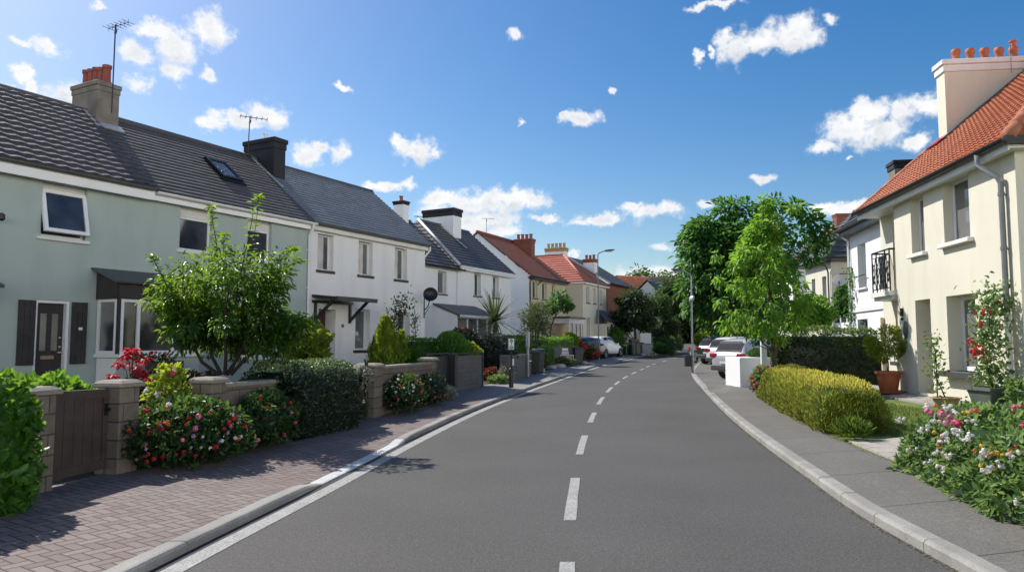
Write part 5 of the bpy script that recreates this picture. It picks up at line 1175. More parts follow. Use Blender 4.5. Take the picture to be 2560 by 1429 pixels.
# the multi-stemmed shrub tree standing behind the wall
def near_tree():
    base = W(560, 945, 12.4); base.z = .35; t = thing('small_tree', 'multi-stemmed glossy small tree before sage house, with tall bare shoots', 'tree', base)
    def q(u, v, y=0): p = W(u, v, 12.4 + y); return p - base
    B = MB(); clumps = []; stems = [((545,935),(505,905),(470,840),(450,790),-.1),((553,935),(530,890),(520,820),(515,740),.3),((563,935),(565,890),(560,820),(575,700),-.3),((572,935),(600,880),(640,810),(655,720),.2),((578,935),(615,895),(680,840),(715,800),-.2),((568,935),(590,900),(610,850),(620,770),.6)]
    for a, b, c, d, y in stems: B.tube([q(*a), q(*b, y*.4), q(*c, y*.8), q(*d, y)], [.034,.028,.02,.008], 7)
    ends = [(385,750),(400,715),(430,690),(455,660),(440,735),(470,700),(500,655),(530,640),(540,700),(500,740),(565,660),(590,690),(610,650),(640,690),(660,650),(650,740),(690,700),(620,740),(560,750),(520,790),(470,790),(430,790),(600,800),(660,800),(700,780),(720,820),(560,820),(500,830),(640,840),(690,850),(740,800),(755,830),(590,860),(530,850),(470,825),(415,760),(600,640),(480,760),(680,660),(715,640),(740,812),(550,620),(770,805),(700,690),(465,862),(520,872),(600,885),(650,880),(700,880),(560,862),(430,832),(722,852),(580,835),(500,850),(620,860),(670,865)]
    for i, (u, v) in enumerate(ends):
        y = random.uniform(-.95, .95) if 430 < u < 700 else random.uniform(-.4, .4); e = q(u, v, y); s = min(stems, key=lambda s: abs(s[3][0]-u)); o = q(*s[2], s[4]*.8); m = o.lerp(e, .55) + Vector((0,0,.10))
        B.tube([o, m, e], [.011,.007,.003], 5, False); clumps += [(*e, 1.0), (*(m.lerp(e,.5)), .9), (*m, .85), (*(o.lerp(m,.55)), .7)]
    shoots = [((548,690),(540,600),(530,545),(527,518)),((600,690),(620,600),(632,540),(632,500)),((605,700),(628,640),(640,560),(647,492)),((640,720),(690,660),(720,630),(735,622)),((560,690),(560,640),(558,610),(562,585)),((650,735),(700,680),(730,660),(752,655)),((420,720),(400,680),(385,650),(380,640))]
    Sp = []; Sa = []
    for k, s in enumerate(shoots):
        pts = [q(*p, .2*(k % 3 - 1)) for p in s]; B.tube(pts, [.010,.008,.006,.003], 5)
        dense = (0.5 if k == 1 else 1)
        for i in range(3):
            m = int(7*dense)
            for j in range(m):
                f = (j+.5)/m; p = pts[i].lerp(pts[i+1], f)
                for sgn in (0, 1): a = (i*7+j)*2.4 + sgn*3.14; Sp.append(p); Sa.append((math.cos(a), math.sin(a), random.uniform(-.1,.45)))
        for j in range(int(9*dense)): a = j*.8; Sp.append(pts[-1]); Sa.append((math.cos(a), math.sin(a), random.uniform(-.2,.8)))
    autosmooth(B.build('stems', K['barkdark'], t), 60)
    cl = np.array(clumps); per = 50; n = len(cl)*per; ci = np.repeat(np.arange(len(cl)), per); off = unit(rng.normal(size=(n,3)))*(rng.random(n)**.5)[:,None]*np.array([1,1,.62]); P = cl[ci,:3] + off*(.235*cl[ci,3])[:,None]
    cen = np.array(q(560, 760)); out = unit(P - cen); A = unit(off)*.6 + out*.5 + rdir(n)*.5 + np.array([0,0,-.35]); Nn = np.array([0,0,1.0]) + rdir(n)*.55 + out*.35
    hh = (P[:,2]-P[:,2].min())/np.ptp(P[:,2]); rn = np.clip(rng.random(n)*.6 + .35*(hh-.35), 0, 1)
    P2 = np.array(Sp); n2 = len(P2); L = np.concatenate([.105*(.65+.6*rng.random(n)), .12*(.7+.5*rng.random(n2))])
    leaves('crown', np.concatenate([P, P2]), np.concatenate([A, np.array(Sa)]), np.concatenate([Nn, np.array([0,0,1.0]) + rdir(n2)*.3]), L, L*.42, K['lf_near'], t, np.concatenate([rn, .55 + .45*rng.random(n2)]), .5)
near_tree()
ball('shrub', 'yellow-green leafy shrub before white house door', W(762, 905, 17.3), (.52,.5,.45), 2600, .12, K['lf_gold'], 'shrub', lumpy=.22, up=.5, top=.5)
def slatfence(name, label, a, b, z0, h, mat, n, posts=(0,1), cat='fence', pm=None, gap=.006):
    a, b = Vector(a), Vector(b); d = (b-a).normalized(); L = (b-a).length; t = thing(name, label, cat, (a.x,a.y,z0), math.atan2(d.y,d.x)); B = MB()
    for i in range(n): B.box(.05, L-.05, -.02, .02, .03+(h-.06)*i/n, .03+(h-.06)*(i+1)/n-gap)
    B.build('slat_panel', K[mat], t)
    for f in posts: x = f*(L-.08); mbx(x-.01, x+.08, -.05, .05, -.2, h+.02).build('post', K[pm or mat], t)
    mbx(.0, L, -.04, .04, h+.0205, h+.05).build('rail', K[pm or mat], t); return t
slatfence('garden_fence', 'dark charcoal fence dividing gardens before white house', W(775, 925, 17.0).xy, W(925, 925, 17.9).xy, .35, .74, 'charcoal', 1)
a_, b_2 = W(1125, 985, 21.6), W(1205, 965, 24.5)
slatfence('slatted_fence', 'grey horizontal slat fence panel beside black gate', (a_.x,a_.y), (b_2.x,b_2.y), .2, 1.10, 'slats', 8, (1,), pm='black')
slatfence('driveway_gate', 'tall matt black panel gate left of grey slat fence', (-2.28, 19.5), (-1.83, 21.35), .16, 1.16, 'black', 1, (0,1), 'gate')
mbx(-.12, .12, -.10, .10, 0, 1.16).build('gate_box', K['black'], loc=(-1.70, 21.45, .16), rz=1.3); tag(bpy.data.objects['gate_box'], 'black square gate post at near end of grey slat fence', 'post')
# conifer, hedges and bushes before the white houses
def conifer(label, base, r, hgt, n, mat, name='conifer', leaf=.10):
    t = thing(name, label, 'conifer', base); f = rng.random(n)**.75; a = rng.random(n)*6.283; rr = r*((1-f)**.75)*(1+.16*np.sin(a*5+f*9)+.1*np.sin(a*3-f*21))*(1-rng.random(n)**2*.35)
    P = np.stack([np.cos(a)*rr, np.sin(a)*rr, f*hgt], 1); O = np.stack([np.cos(a), np.sin(a), np.full(n,.2)], 1); A = O*.45 + np.array([0,0,.95]) + rdir(n)*.35
    cv = []; cf = []
    for i in range(6):
        for j in range(12): z = i/5; q = r*.72*((1-z)**.8); cv.append((q*math.cos(j*.5236), q*math.sin(j*.5236), z*hgt*.93))
    for i in range(5):
        for j in range(12): cf.append((i*12+j, i*12+(j+1) % 12, (i+1)*12+(j+1) % 12, (i+1)*12+j))
    leaves('foliage', P, A, O + rdir(n)*.6, leaf*(.6+.8*rng.random(n)), leaf*.3, mat, t, np.clip(rng.random(n)*.8+.15*np.sin(a*5), 0, 1), .2, (np.array(cv), cf))
    MB().tube([(0,0,-.3),(0,0,hgt*.8)], [.04,.01], 6).build('trunk', K['bark'], t); return t
conifer('pointed golden-green conifer behind second stone wall', W(962, 925, 18.6), .47, 1.28, 5200, K['lf_gold'], leaf=.11)
conifer('short bright conifer just right of pointed golden conifer', W(1003, 900, 19.6), .22, .72, 1300, K['lf_gold'], leaf=.10)
hedge('hedge', 'low clipped green hedge left of ball-shaped bush', [W(1012, 880, 23.6).xy, W(1085, 880, 24.2).xy], .7, 1.0, 2600, .07, K['lf_hedge'], z=W(1050, 890, 23.9).z - .4, top=.6)
ball('bush', 'ball-shaped green bush behind grey slat fence', W(1127, 918, 24.2), (.60,.60,.60), 4200, .07, K['lf_hedge'], 'bush', lumpy=.07, top=.6)
ball('shrub', 'green shrub leaning right of ball-shaped bush', W(1178, 915, 25.2), (.32,.32,.4), 900, .10, K['lf_gold'], 'shrub', lumpy=.3)
ball('bush', 'dark purple-leaved bush with red flowers before white porch', W(1158, 900, 28.4), (.62,.6,.62), 2600, .10, K['lf_purple'], 'bush', lumpy=.2, flow=(14, .05, [ROSE,RED]))
ball('bush', 'large dark grey-leaved bush under palm', W(1235, 945, 28.6), (.80,.75,.86), 4800, .12, K['lf_grey'], 'bush', lumpy=.16, aspect=.4)
ball('shrub', 'low shrub beside slatted fence end, left of grey wall', W(1228, 945, 27.0), (.26,.25,.2), 800, .06, K['lf_redgreen'], 'shrub')
ball('plant', 'low leafy green ground plant along pavement beyond slat fence', W(1245, 958, 26.2), (.35,.5,.14), 900, .08, K['lf_bed'], 'plant', core=.5)
ball('plant', 'grey-green grassy tuft before grey garden wall', W(1265, 950, 26.8), (.24,.24,.26), 700, .13, K['lf_silver'], 'plant', aspect=.12, up=.9, core=0)
# climbing plants on the white house
def climber(name, label, pts, n, leaf, mat, flow=None, r=.16, cat='climber'):
    b = Vector(pts[0]); t = thing(name, label, cat, b); L = [Vector(p)-b for p in pts]; B = MB(); B.tube(L, [.014]+[.008]*(len(L)-2)+[.003], 6); B.build('stem', K['barkdark'], t)
    P = []
    for i in range(n): k = random.random()*(len(L)-1)*.999; j = int(k); P.append(L[j].lerp(L[j+1], k-j) + Vector((random.gauss(0,r),random.gauss(0,r),random.gauss(0,r*.9))))
    P = np.array(P); Q = leaf*(.6+.8*rng.random(n)); leaves('foliage', P, rdir(n) + np.array([-.1,-.3,.1]), rdir(n)*.8 + np.array([-.2,-.5,.6]), Q, Q*.5, mat, t)
    if flow: idx = rng.integers(0, n, flow[0]); blossoms(t, P[idx] + np.array([-.03,-.06,.02]), flow[1], flow[2])
    return t
climber('climbing_plant', 'arching climbing rose against white house door', [W(985,860,23.0), W(985,800,23.0), W(1000,770,23.1), W(1025,748,23.3)], 520, .09, K['lf_roseleaf'], (16, .03, [PINK,ROSE]), .16)
climber('climbing_plant', 'thin climbing plant at white house corner under dish', [W(1040,850,24.4), W(1038,810,24.4), W(1040,785,24.4)], 130, .08, K['lf_bed'], None, .07)

# ------------------------------------------------------------------ farther along the left pavement
def palm():
    b = W(1240, 880, 33.0); t = thing('palm', 'spiky cabbage palm with drooping strap leaves before white house', 'palm', b); top = W(1237, 803, 33.0) - b
    MB().tube([(0,0,-.5), top*.5, top], [.12,.10,.08], 8).build('trunk', K['bark'], t); V = []; F = []; rn = []
    for i in range(120):
        a = random.random()*6.283; el = random.uniform(-.3, 1.3); L = random.uniform(1.3, 1.8); d = Vector((math.cos(a)*math.cos(el), math.sin(a)*math.cos(el), math.sin(el))); s = d.cross(Vector((0,0,1)))
        s = s.normalized() if s.length > .05 else Vector((1,0,0)); n0 = len(V); m = 5; sag = random.uniform(.1, .5) * (1.3 - el*.6)
        for k in range(m+1):
            f = k/m; p = top + d*L*f - Vector((0,0,sag*f*f*L*.7)); w = .045*(1-f*.9) + .003; V += [p - s*w, p + s*w]
        for k in range(m): F.append((n0+2*k, n0+2*k+1, n0+2*k+3, n0+2*k+2)); rn.append(random.random())
    me = bpy.data.meshes.new('crown'); me.from_pydata(V, [], F); at = me.attributes.new('rnd','FLOAT','FACE'); at.data.foreach_set('value', rn); me.materials.append(K['lf_palm']); o = bpy.data.objects.new('crown', me); C.objects.link(o); o.parent = t
palm()
t = thing('garden_wall', 'low grey rendered wall with pillar beside sign post', 'wall', (*W(1263, 940, 26.9).xy, .2)); d_ = (W(1322, 930, 31.5).xy - W(1263, 940, 26.9).xy); L = d_.length; d_.normalize(); B = MB(); B.cbox((d_.x*L/2, d_.y*L/2), d_, .2, L, .92, 0); B.build('masonry', K['slats'], t); B = MB(); B.cbox((0,0), d_, .34, .34, 1.0, 0); B.build('pillar', K['zinc'], t)
B = MB(); B.cbox((d_.x*L/2, d_.y*L/2), d_, .27, L, .06, .921); B.build('coping', K['zinc'], t)
hedge('hedge', 'tall light-topped hedge behind sign post', [W(1262, 900, 33.5).xy, W(1318, 900, 35.5).xy], .9, 1.55, 3600, .09, K['lf_hedge'], z=W(1290, 900, 34.5).z - .45, top=.6)
ball('shrub', 'loose olive-coloured shrub tree with feathery branches', W(1340, 852, 34.5), (.72,.7,.85), 3000, .15, K['lf_olive'], 'shrub', lumpy=.35, aspect=.2, core=0, up=.5, stem=(.6,5,.03), depth=.9)
hedge('hedge', 'long dark-sided clipped hedge before cream gable house', [W(1330, 870, 38.5).xy, W(1380, 870, 41).xy, W(1425, 870, 43).xy], .9, 1.1, 3600, .09, K['lf_hedge'], z=W(1380, 868, 41).z - .55, top=.6, lumpy=.1)
ball('bush', 'rounded golden-green bush right of long hedge', W(1425, 868, 43.5), (.55,.5,.44), 1500, .09, K['lf_gold'], 'bush', lumpy=.1)
hedge('hedge', 'small rounded light hedge beside wheelie bins', [W(1345, 890, 35.2).xy, W(1372, 890, 36.2).xy], .7, .85, 1600, .08, K['lf_hedge'], z=W(1360, 892, 35.6).z - .35, top=.7)
gwall('long grey garden wall with trimmed green top, beyond wheelie bins', W(1338,905,37.6).xy, W(1440,900,43).xy, .22, W(1390,905,40).z - .05, .95, mat='zinc', cap='slats')
hedge('hedge', 'thin trimmed hedge strip on top of long grey wall', [W(1340,866,37.9).xy, W(1440,866,43.2).xy], .35, .16, 1500, .06, K['lf_gold'], z=W(1390,866,40).z - .12)
t = thing('leaning_tree', 'small leaning tree with dark round crown against cream house', 'tree', W(1372, 850, 44)); b = W(1372, 850, 44)
bpy.data.objects.remove(t)
tree('leaning_tree', 'small leaning tree with dark round crown against cream house', b, [(0,0,-.4), W(1378,815,44)-b, W(1388,790,44)-b, W(1400,765,44)-b], [(*(W(u,v,44+random.uniform(-.4,.4))-b), s) for u,v,s in ((1400,755,1.2),(1388,745,.9),(1412,750,1),(1402,738,1),(1415,768,.8),(1390,768,.8),(1378,775,.6),(1425,765,.5),(1372,762,.5))], 130, .20, K['lf_dark'], r0=.06, cr=.38, limbs=6)
ball('bush', 'red-flowered green bush beside parked dark car', W(1434, 880, 44.0), (.62,.5,.44), 2000, .10, K['lf_redgreen'], 'bush', lumpy=.15)
ball('bush', 'bright red blossom bush hiding rear of dark car', W(1475, 902, 46.6), (.62,.5,.5), 1300, .09, K['lf_roseleaf'], 'bush', flow=(40, .075, [RED,RED,ROSE]), core=.6, lumpy=.3)
ball('bush', 'green rounded bush against cream hipped house', W(1535, 868, 61), (1.0,.8,.85), 2000, .13, K['lf_hedge'], 'bush', lumpy=.12)
hedge('hedge', 'dark hedge right of white car on left side', [W(1553, 890, 60).xy, W(1575, 888, 63).xy], 1.2, 1.1, 1600, .12, K['lf_hedge'], z=W(1560, 890, 61).z-.1, top=.6)
cl = []
b = W(1588, 885, 62); cl = ell_clumps(60, (0,0,3.2), (1.75,1.7,1.9), .3)
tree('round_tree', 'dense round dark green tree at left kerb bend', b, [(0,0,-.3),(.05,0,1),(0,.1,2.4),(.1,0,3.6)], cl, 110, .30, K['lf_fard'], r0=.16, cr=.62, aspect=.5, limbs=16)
cl = ell_clumps(30, (0,0,2.2), (1.3,1.3,1.3), .3)
b = W(1662, 885, 71); tree('round_tree', 'smaller dark rounded tree right of dense round tree', b, [(0,0,-.3),(0,0,1),(.1,0,2.4)], cl, 100, .3, K['lf_fard'], r0=.14, cr=.62, aspect=.5, limbs=8)
b = W(1628, 860, 68); tree('round_tree', 'light green small tree before slate-roofed white house', b, [(0,0,-.5),(0,0,1.6),(.1,0,3.4)], ell_clumps(20, (.9,.3,3.3), (1.3,1.1,1.0), .3), 90, .28, K['lf_far'], r0=.1, cr=.55, aspect=.5, limbs=8)
for lab, u, v, Y, r, mt in (('low dark hedge bush below smaller rounded tree',1668,880,66,(1.1,.9,.75),'lf_hedged'),('small light bush beside white panel',1652,887,62,(.8,.6,.5),'lf_hedge'),('small green mound bush at left kerb, right of light bush',1667,888,60,(.75,.6,.45),'lf_far'),('dark bush at left kerb beside white post',1683,878,72,(1.0,.8,.8),'lf_hedged')):
    ball('bush', lab, W(u, v, Y), r, 900, .14, K[mt], 'bush', lumpy=.15)
# far end of the street
for i, (lab, u, v, Y, r, mt) in enumerate((('clipped light hedge block at end of road, left part',1703,868,84,(2.0,1.3,.95),'lf_hedge'),('tall dark clipped hedge far beyond road end',1706,850,90,(2.6,1.5,1.9),'lf_hedged'),('golden low hedge at end of road, before light block',1705,873,80,(1.7,.9,.45),'lf_gold'),('golden low hedge at end of road beside blue car',1735,872,80,(1.3,.9,.5),'lf_gold'),('round golden bush at right road bend',1760,868,66,(.9,.9,.72),'lf_gold'),('dark round bush behind right lamp post',1738,858,86,(2.0,1.5,1.5),'lf_hedged'))):
    ball('far_hedge', lab, W(u, v, Y), r, 1300, .2, K[mt], 'hedge', lumpy=.1, top=.5)
labs = ['tall far tree rising above orange roof','far tree left of tall crown above orange roof','dark far tree behind slate-roofed white house','far tree mass right of slate-roofed house','broad far tree behind right lamp post','lighter far tree low behind lamp post','dark far tree at end of street','far tree beside large street tree','distant low tree beyond bend','far tree behind brick garage']
spec = [(1625,800,104,3.8,11.2,'lf_far'),(1588,800,108,2.4,9.8,'lf_far'),(1665,800,104,3.6,9.6,'lf_fard'),(1697,810,76,2.6,7.2,'lf_far'),(1735,820,92,3.6,9.4,'lf_far'),(1755,850,80,2.8,5.2,'lf_far'),(1722,820,80,2.8,8.4,'lf_fard'),(1790,840,84,3.6,8.5,'lf_far'),(1720,840,100,3.0,4.5,'lf_fard'),(1680,835,92,2.4,4.0,'lf_fard')]
for lb, (u, v, Y, rr, hh, mt) in zip(labs, spec):
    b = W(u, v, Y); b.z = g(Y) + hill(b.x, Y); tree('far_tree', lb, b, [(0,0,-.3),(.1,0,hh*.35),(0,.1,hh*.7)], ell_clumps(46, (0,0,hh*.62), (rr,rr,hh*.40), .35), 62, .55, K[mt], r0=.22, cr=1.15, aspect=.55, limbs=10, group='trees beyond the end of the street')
# ------------------------------------------------------------------ right side planting
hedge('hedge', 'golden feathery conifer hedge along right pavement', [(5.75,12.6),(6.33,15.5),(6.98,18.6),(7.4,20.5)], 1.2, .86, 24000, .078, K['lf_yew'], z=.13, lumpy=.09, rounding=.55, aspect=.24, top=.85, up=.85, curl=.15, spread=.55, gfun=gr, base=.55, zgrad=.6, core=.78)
hedge('hedge', 'tall dark clipped hedge beside large cream house', [(7.95,22.5),(9.2,22.2),(10.2,22.0),(10.75,21.85)], 1.1, 1.85, 9000, .075, K['lf_hedged'], z=.22, top=1.0, lumpy=.08, gfun=gr, base=.6)
t = hedge('flower_border', 'thick flower border of pink, white and yellow blooms at right', [(4.98,4.9),(5.36,7.4),(5.85,9.6)], 1.7, .72, 13500, .085, K['lf_bed'], z=.1, cat='flowers', lumpy=.2, rounding=.7, aspect=.45, top=.4, gfun=gr)
Pb = []; 
def border_pts(n, hlo=0, hhi=1):
    out = []
    while len(out) < n:
        u = random.random(); x = 4.98 + .87*u; y = 4.9 + 4.7*u; a = random.uniform(.0, 1.0); 
        if not hlo <= a <= hhi: continue
        s = -.92 + 1.3*max(0, a-.45)*1.4; zz = .16 + .72*math.sin(min(1, a*1.15)*math.pi/2)**.8
        out.append(Vector((x + s + random.uniform(-.06,.04), y + random.uniform(-.1,.1), zz + random.uniform(-.03,.05))) - Vector(t.location))
    return out
P0 = [Vector((5.05+.15*k, 6.1+.6*k, 0)) for k in range(6)]
blossoms(t, [p + Vector((random.gauss(0,.03), random.gauss(0,.03), random.gauss(0,.02))) for p in border_pts(34, .05, .75) for _ in range(5)], .026, [WHITE,WHITE,(.85,.72,.68),(.85,.78,.76),WHITE]); blossoms(t, [p + Vector((random.gauss(0,.05), random.gauss(0,.05), random.gauss(0,.03))) for p in border_pts(12, .1, .8) for _ in range(4)], .024, [YEL,ORANGE,YEL,(.7,.35,.15)]); blossoms(t, [p + Vector((random.gauss(0,.04), random.gauss(0,.04), random.gauss(0,.02))) for p in border_pts(20, .55, 1.0) for _ in range(3)], .045, [PINK,(.8,.35,.45),ROSE,PINK], 11)
ball('shrub', 'broad-leaved white-flowered shrub at near end of flower border', (4.75, 5.6, .1), (.5,.75,.36), 1700, .12, K['lf_bed'], 'shrub', flow=(20, .045, [WHITE,(.85,.7,.68),WHITE]), aspect=.6, lumpy=.25)
ball('shrub', 'red and pink flowering shrub beside white wall block', (7.32, 21.6, .15), (.36,.4,.42), 1100, .08, K['lf_bed'], 'shrub', flow=(34, .055, [RED,ROSE,PINK,CRIM]))
ball('grass_tuft', 'bright grass tuft at near foot of golden hedge', (5.42, 11.95, .12), (.22,.28,.12), 700, .16, K['lf_grass'], 'grass tuft', aspect=.08, up=1.0, core=0)
# low planter wall with junipers
wb = thing('planter_wall', 'smooth white rendered planter block at driveway', 'wall', (8.28, 25.1, .15)); B = MB(); B.cbox((0,0), Vector((1,.12)).normalized(), 1.2, 1.75, 1.02, 0); bevel(B.build('block', K['white2'], wb), .015, 1)
ball('juniper', 'low green juniper spreading over white planter block', (8.55, 25.2, 1.12), (.5,.45,.15), 1500, .12, K['lf_far'], 'shrub', aspect=.2, up=.4)
bevel(mbx(-.09,.09,-.06,.06,0,1.75).build('marker_post', K['upvc'], loc=(8.15,24.05,.2)), .01, 1); tag(bpy.data.objects['marker_post'], 'white square post in front of planter block', 'post')
# young lime-green tree
b = Vector((7.02, 20.1, .2))
def yt():
    prof = [(1.75,.5),(2.05,1.0),(2.45,1.25),(2.85,1.25),(3.25,1.1),(3.7,.9),(4.1,.6),(4.5,.32)]; cl = []
    for z, r in prof:
        for k in range(10): a = random.random()*6.283; q = r*math.sqrt(random.uniform(.15, 1.1)); cl.append((-.22 + q*math.cos(a), q*math.sin(a), z + random.uniform(-.25,.25), random.uniform(.7,1.15)))
    for u, v in ((1908,500),(1915,520),(1905,545),(1895,560),(1930,515),(1880,600),(1920,580),(1945,600),(1985,520),(1790,640),(1800,700),(1985,690)): cl.append((*(W(u,v,20.1)-b), .55))
    random.shuffle(cl)
    return cl
tree('young_tree', 'young bright lime-green tree behind golden hedge', b, [(0.05,0,-.1),W(1935,880,20.1)-b,W(1924,800,20.1)-b,W(1920,700,20.1)-b,W(1905,600,20.1)-b,W(1908,505,20.1)-b], yt(), 40, .17, K['lf_lime'], r0=.062, cr=.28, aspect=.38, droop=.45, limbs=46, curl=.6, r1=.014)
b = Vector((13.6, 43.5, .5)); cl = ell_clumps(112, (-.3,0,5.6), (3.2,3.3,4.0), .35, lower=-.9) + [(*(W(u,v,43.5)-b), .7) for u,v in ((2060,585),(2040,560),(2050,610),(2020,540),(1990,520),(1940,510),(1830,515),(1740,640),(1760,560),(1730,590),(2030,640),(2000,590),(1735,720),(1740,760))]
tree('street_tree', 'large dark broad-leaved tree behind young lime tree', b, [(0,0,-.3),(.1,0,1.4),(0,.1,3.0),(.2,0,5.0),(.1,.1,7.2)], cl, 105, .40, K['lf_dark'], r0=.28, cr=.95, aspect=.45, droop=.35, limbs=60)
ball('bush', 'green leafy bush rising above right dark hedge', W(2030, 828, 30), (.85,.8,.75), 2600, .13, K['lf_lime'], 'bush', lumpy=.2)
ball('bush', 'dark green bush beside right bay porch', W(2112, 800, 30.5), (.35,.4,.75), 1400, .12, K['lf_dark'], 'bush', lumpy=.3)
climber('ivy', 'dark ivy climbing narrow white house corner', [W(2128,822,26.0), W(2130,760,26.0), W(2132,700,26.0), W(2130,670,26.0)], 420, .10, K['lf_dark'], None, .14)
climber('ivy', 'thin creeper on front of narrow white house', [W(2160,830,25.6), W(2158,790,25.6), W(2163,765,25.6)], 110, .08, K['lf_roseleaf'], None, .08)
# ------------------------------------------------------------------ pots by the cream house
def plantpot(name, label, c, r, hgt, mat, lipped=True, n=20):
    P = [(r*.62,0),(r*.66,.02),(r*.80,hgt*.5),(r*.90,hgt*.86),(r*1.03,hgt*.87),(r*1.05,hgt*.96),(r*1.0,hgt),(r*.9,hgt),(r*.86,hgt*.9),(.001,hgt*.9)]; t = thing(name, label, 'pot', c)
    autosmooth(MB().lathe(P, (0,0,0), n).build('pot', K[mat], t), 40); MB().lathe([(r*.84,hgt*.9+.001),(r*.84,hgt*.9+.012),(.001,hgt*.9+.014)], (0,0,0), n).build('compost', K['soil'], t); return t
p_ = W(2222, 978, 18.3); t = plantpot('terracotta_pot', 'large terracotta pot on saucer holding small green tree', p_, .31, .50, 'terra'); MB().lathe([(.36,-.02),(.38,.0),(.39,.03),(.2,.03)], (0,0,-.012), 20).build('saucer', K['terra'], t)
b = p_ + Vector((0,0,.45)); tree('potted_tree', 'small feathery green tree growing in terracotta pot', b, [(0,0,0),(.01,0,.25),(-.02,0,.5)], [(*(W(u,v,18.3+random.uniform(-.3,.3))-b), s) for u,v,s in ((2200,850,1),(2225,840,1.1),(2245,860,1),(2210,870,1),(2240,880,.8),(2180,865,.8),(2190,880,.7),(2225,865,1.1),(2262,870,.5),(2175,850,.6),(2215,825,.7),(2205,893,.6),(2250,840,.7),(2238,823,.5))], 190, .10, K['lf_gold'], r0=.025, cr=.21, aspect=.2, limbs=12, droop=.15, curl=.5)
p_ = Vector((8.35, 14.35, .42)); plantpot('clay_bowl', 'wide weathered clay bowl holding rose stem', p_, .26, .20, 'buffpot')
climber('potted_rose', 'thin straggly rose plant tied to cane in clay bowl', [p_+Vector((0,0,.15)), W(2335,930,14.35), W(2340,880,14.35), W(2325,840,14.4)], 230, .075, K['lf_bed'], (5, .04, [CRIM]), .09, 'plant')
B = MB(); B.tube([(0,0,0),(0,0,.92)], .012, 6); B.tube([(0,0,.92),(-.06,.03,.95)], .008, 5); tag(B.build('garden_cane', K['black'], loc=p_+Vector((-.18,-.03,.15))), 'thin black support cane in clay bowl', 'cane')
p_ = Vector((8.55, 13.25, .40)); B = MB(); t = thing('planter', 'square grey-green planter tub below cream house window', 'planter', p_, .12)
B = MB(); B.hexa([(-.2,-.2,0),(.2,-.2,0),(.2,.2,0),(-.2,.2,0)], [(-.29,-.29,.42),(.29,-.29,.42),(.29,.29,.42),(-.29,.29,.42)]); bevel(B.build('tub', K['planter'], t), .015, 1); B = MB(); B.frame(-.32,.32,-.32,.32,.05,.42,.48)
B.v = [(x, z, y) for x, y, z in B.v]; B.build('rim', K['planter'], t); mbx(-.27,.27,-.27,.27,.40,.44).build('compost', K['soil'], t)
climber('geranium', 'tall red geranium stems growing in grey planter tub', [p_+Vector((0,0,.42)), p_+Vector((-.05,.02,.75)), p_+Vector((-.06,.04,1.02))], 60, .10, K['lf_bed'], None, .10, 'plant')
gq = [o for o in bpy.data.objects if o.get('label','').startswith('tall red geranium')][0]
blossoms(gq, [Vector((random.gauss(0,.05), random.gauss(0,.05), random.gauss(0,.05))) + (W(u,v,13.3)-gq.location) for u,v in ((2432,855),(2445,880),(2455,880),(2432,880),(2440,885)) for _ in range(5)], .04, [RED,CRIM,RED])
t = climber('climbing_rose', 'tall climbing rose with red blooms on cream house wall', [W(2485,990,13.45), W(2478,920,13.4), W(2470,840,13.4), W(2475,780,13.4), W(2490,730,13.4)], 1500, .085, K['lf_bed'], (5, .04, [CRIM,PINK]), .15)
blossoms(t, [W(u,v,13.25)-t.location + Vector((random.gauss(0,.03),random.gauss(0,.03),random.gauss(0,.03))) for u,v in ((2452,780),(2458,772),(2456,808),(2450,812),(2498,762)) for _ in range(2)], .036, [RED,CRIM])
ball('shrub', 'dark leafy bush at foot of climbing rose', (8.75, 12.5, .38), (.42,.5,.36), 1500, .085, K['lf_bed'], 'shrub', lumpy=.3)
B = MB(); 
for k in range(14): a = k*.9; B.tube([(.16*math.cos(a+q*.45), .05*math.sin(k)+.02*q, .2+.16*math.sin(a+q*.45)) for q in range(4)], .016, 6)
t = thing('garden_hose', 'coiled pale garden hose by cream house downpipe', 'hose', (8.72, 12.05, .42)); B.build('coil', K['upvc'], t); B = MB(); B.box(-.03,.03,.0,.06,0,.34); B.build('bracket', K['blackmetal'], t)
# grass blades on the small lawn
n = 9000; yy = 11.9 + rng.random(n)*6.5; xx = np.array([XRI(y) for y in yy]) + 1.1 + rng.random(n)*2.3
keep = np.array([not (7.9 + .113*(y-12) < x) for x, y in zip(xx, yy)]); xx, yy = xx[keep], yy[keep]; n = len(xx)
P = np.stack([xx, yy, np.array([gr(x, y) for x, y in zip(xx, yy)]) - .012], 1); o = leaves('grass', P, rdir(n)*.5 + np.array([0,0,1.0]), rdir(n), .055, .008, K['lf_grass'], None, None, .4); o['kind'] = 'stuff'; o['label'] = 'short mown grass of the lawn by the cream house'
# little weeds and dead leaves at wall feet and kerb
n = 1500; side = rng.random(n); yy = 5.2 + rng.random(n)**1.5*22
xx = np.where(side < .55, np.array([XR(y) for y in yy]) - .01 - .05*rng.random(n), np.array([XRI(y) for y in yy]) + .02 + .12*rng.random(n)); zz = np.array([g(y) for y in yy]) + np.where(side < .55, .003, .125)
o = leaves('litter', np.stack([xx, yy, zz], 1), rdir(n)*np.array([1,1,.25]), np.array([0,0,1.0]) + rdir(n)*.4, .022, .012, leafmat('dry_leaf', (.05,.045,.015), (.12,.10,.03), (.22,.15,.05), .1), None, None, .3); o['kind'] = 'stuff'; o['label'] = 'dry leaf litter and weeds along the right kerb'
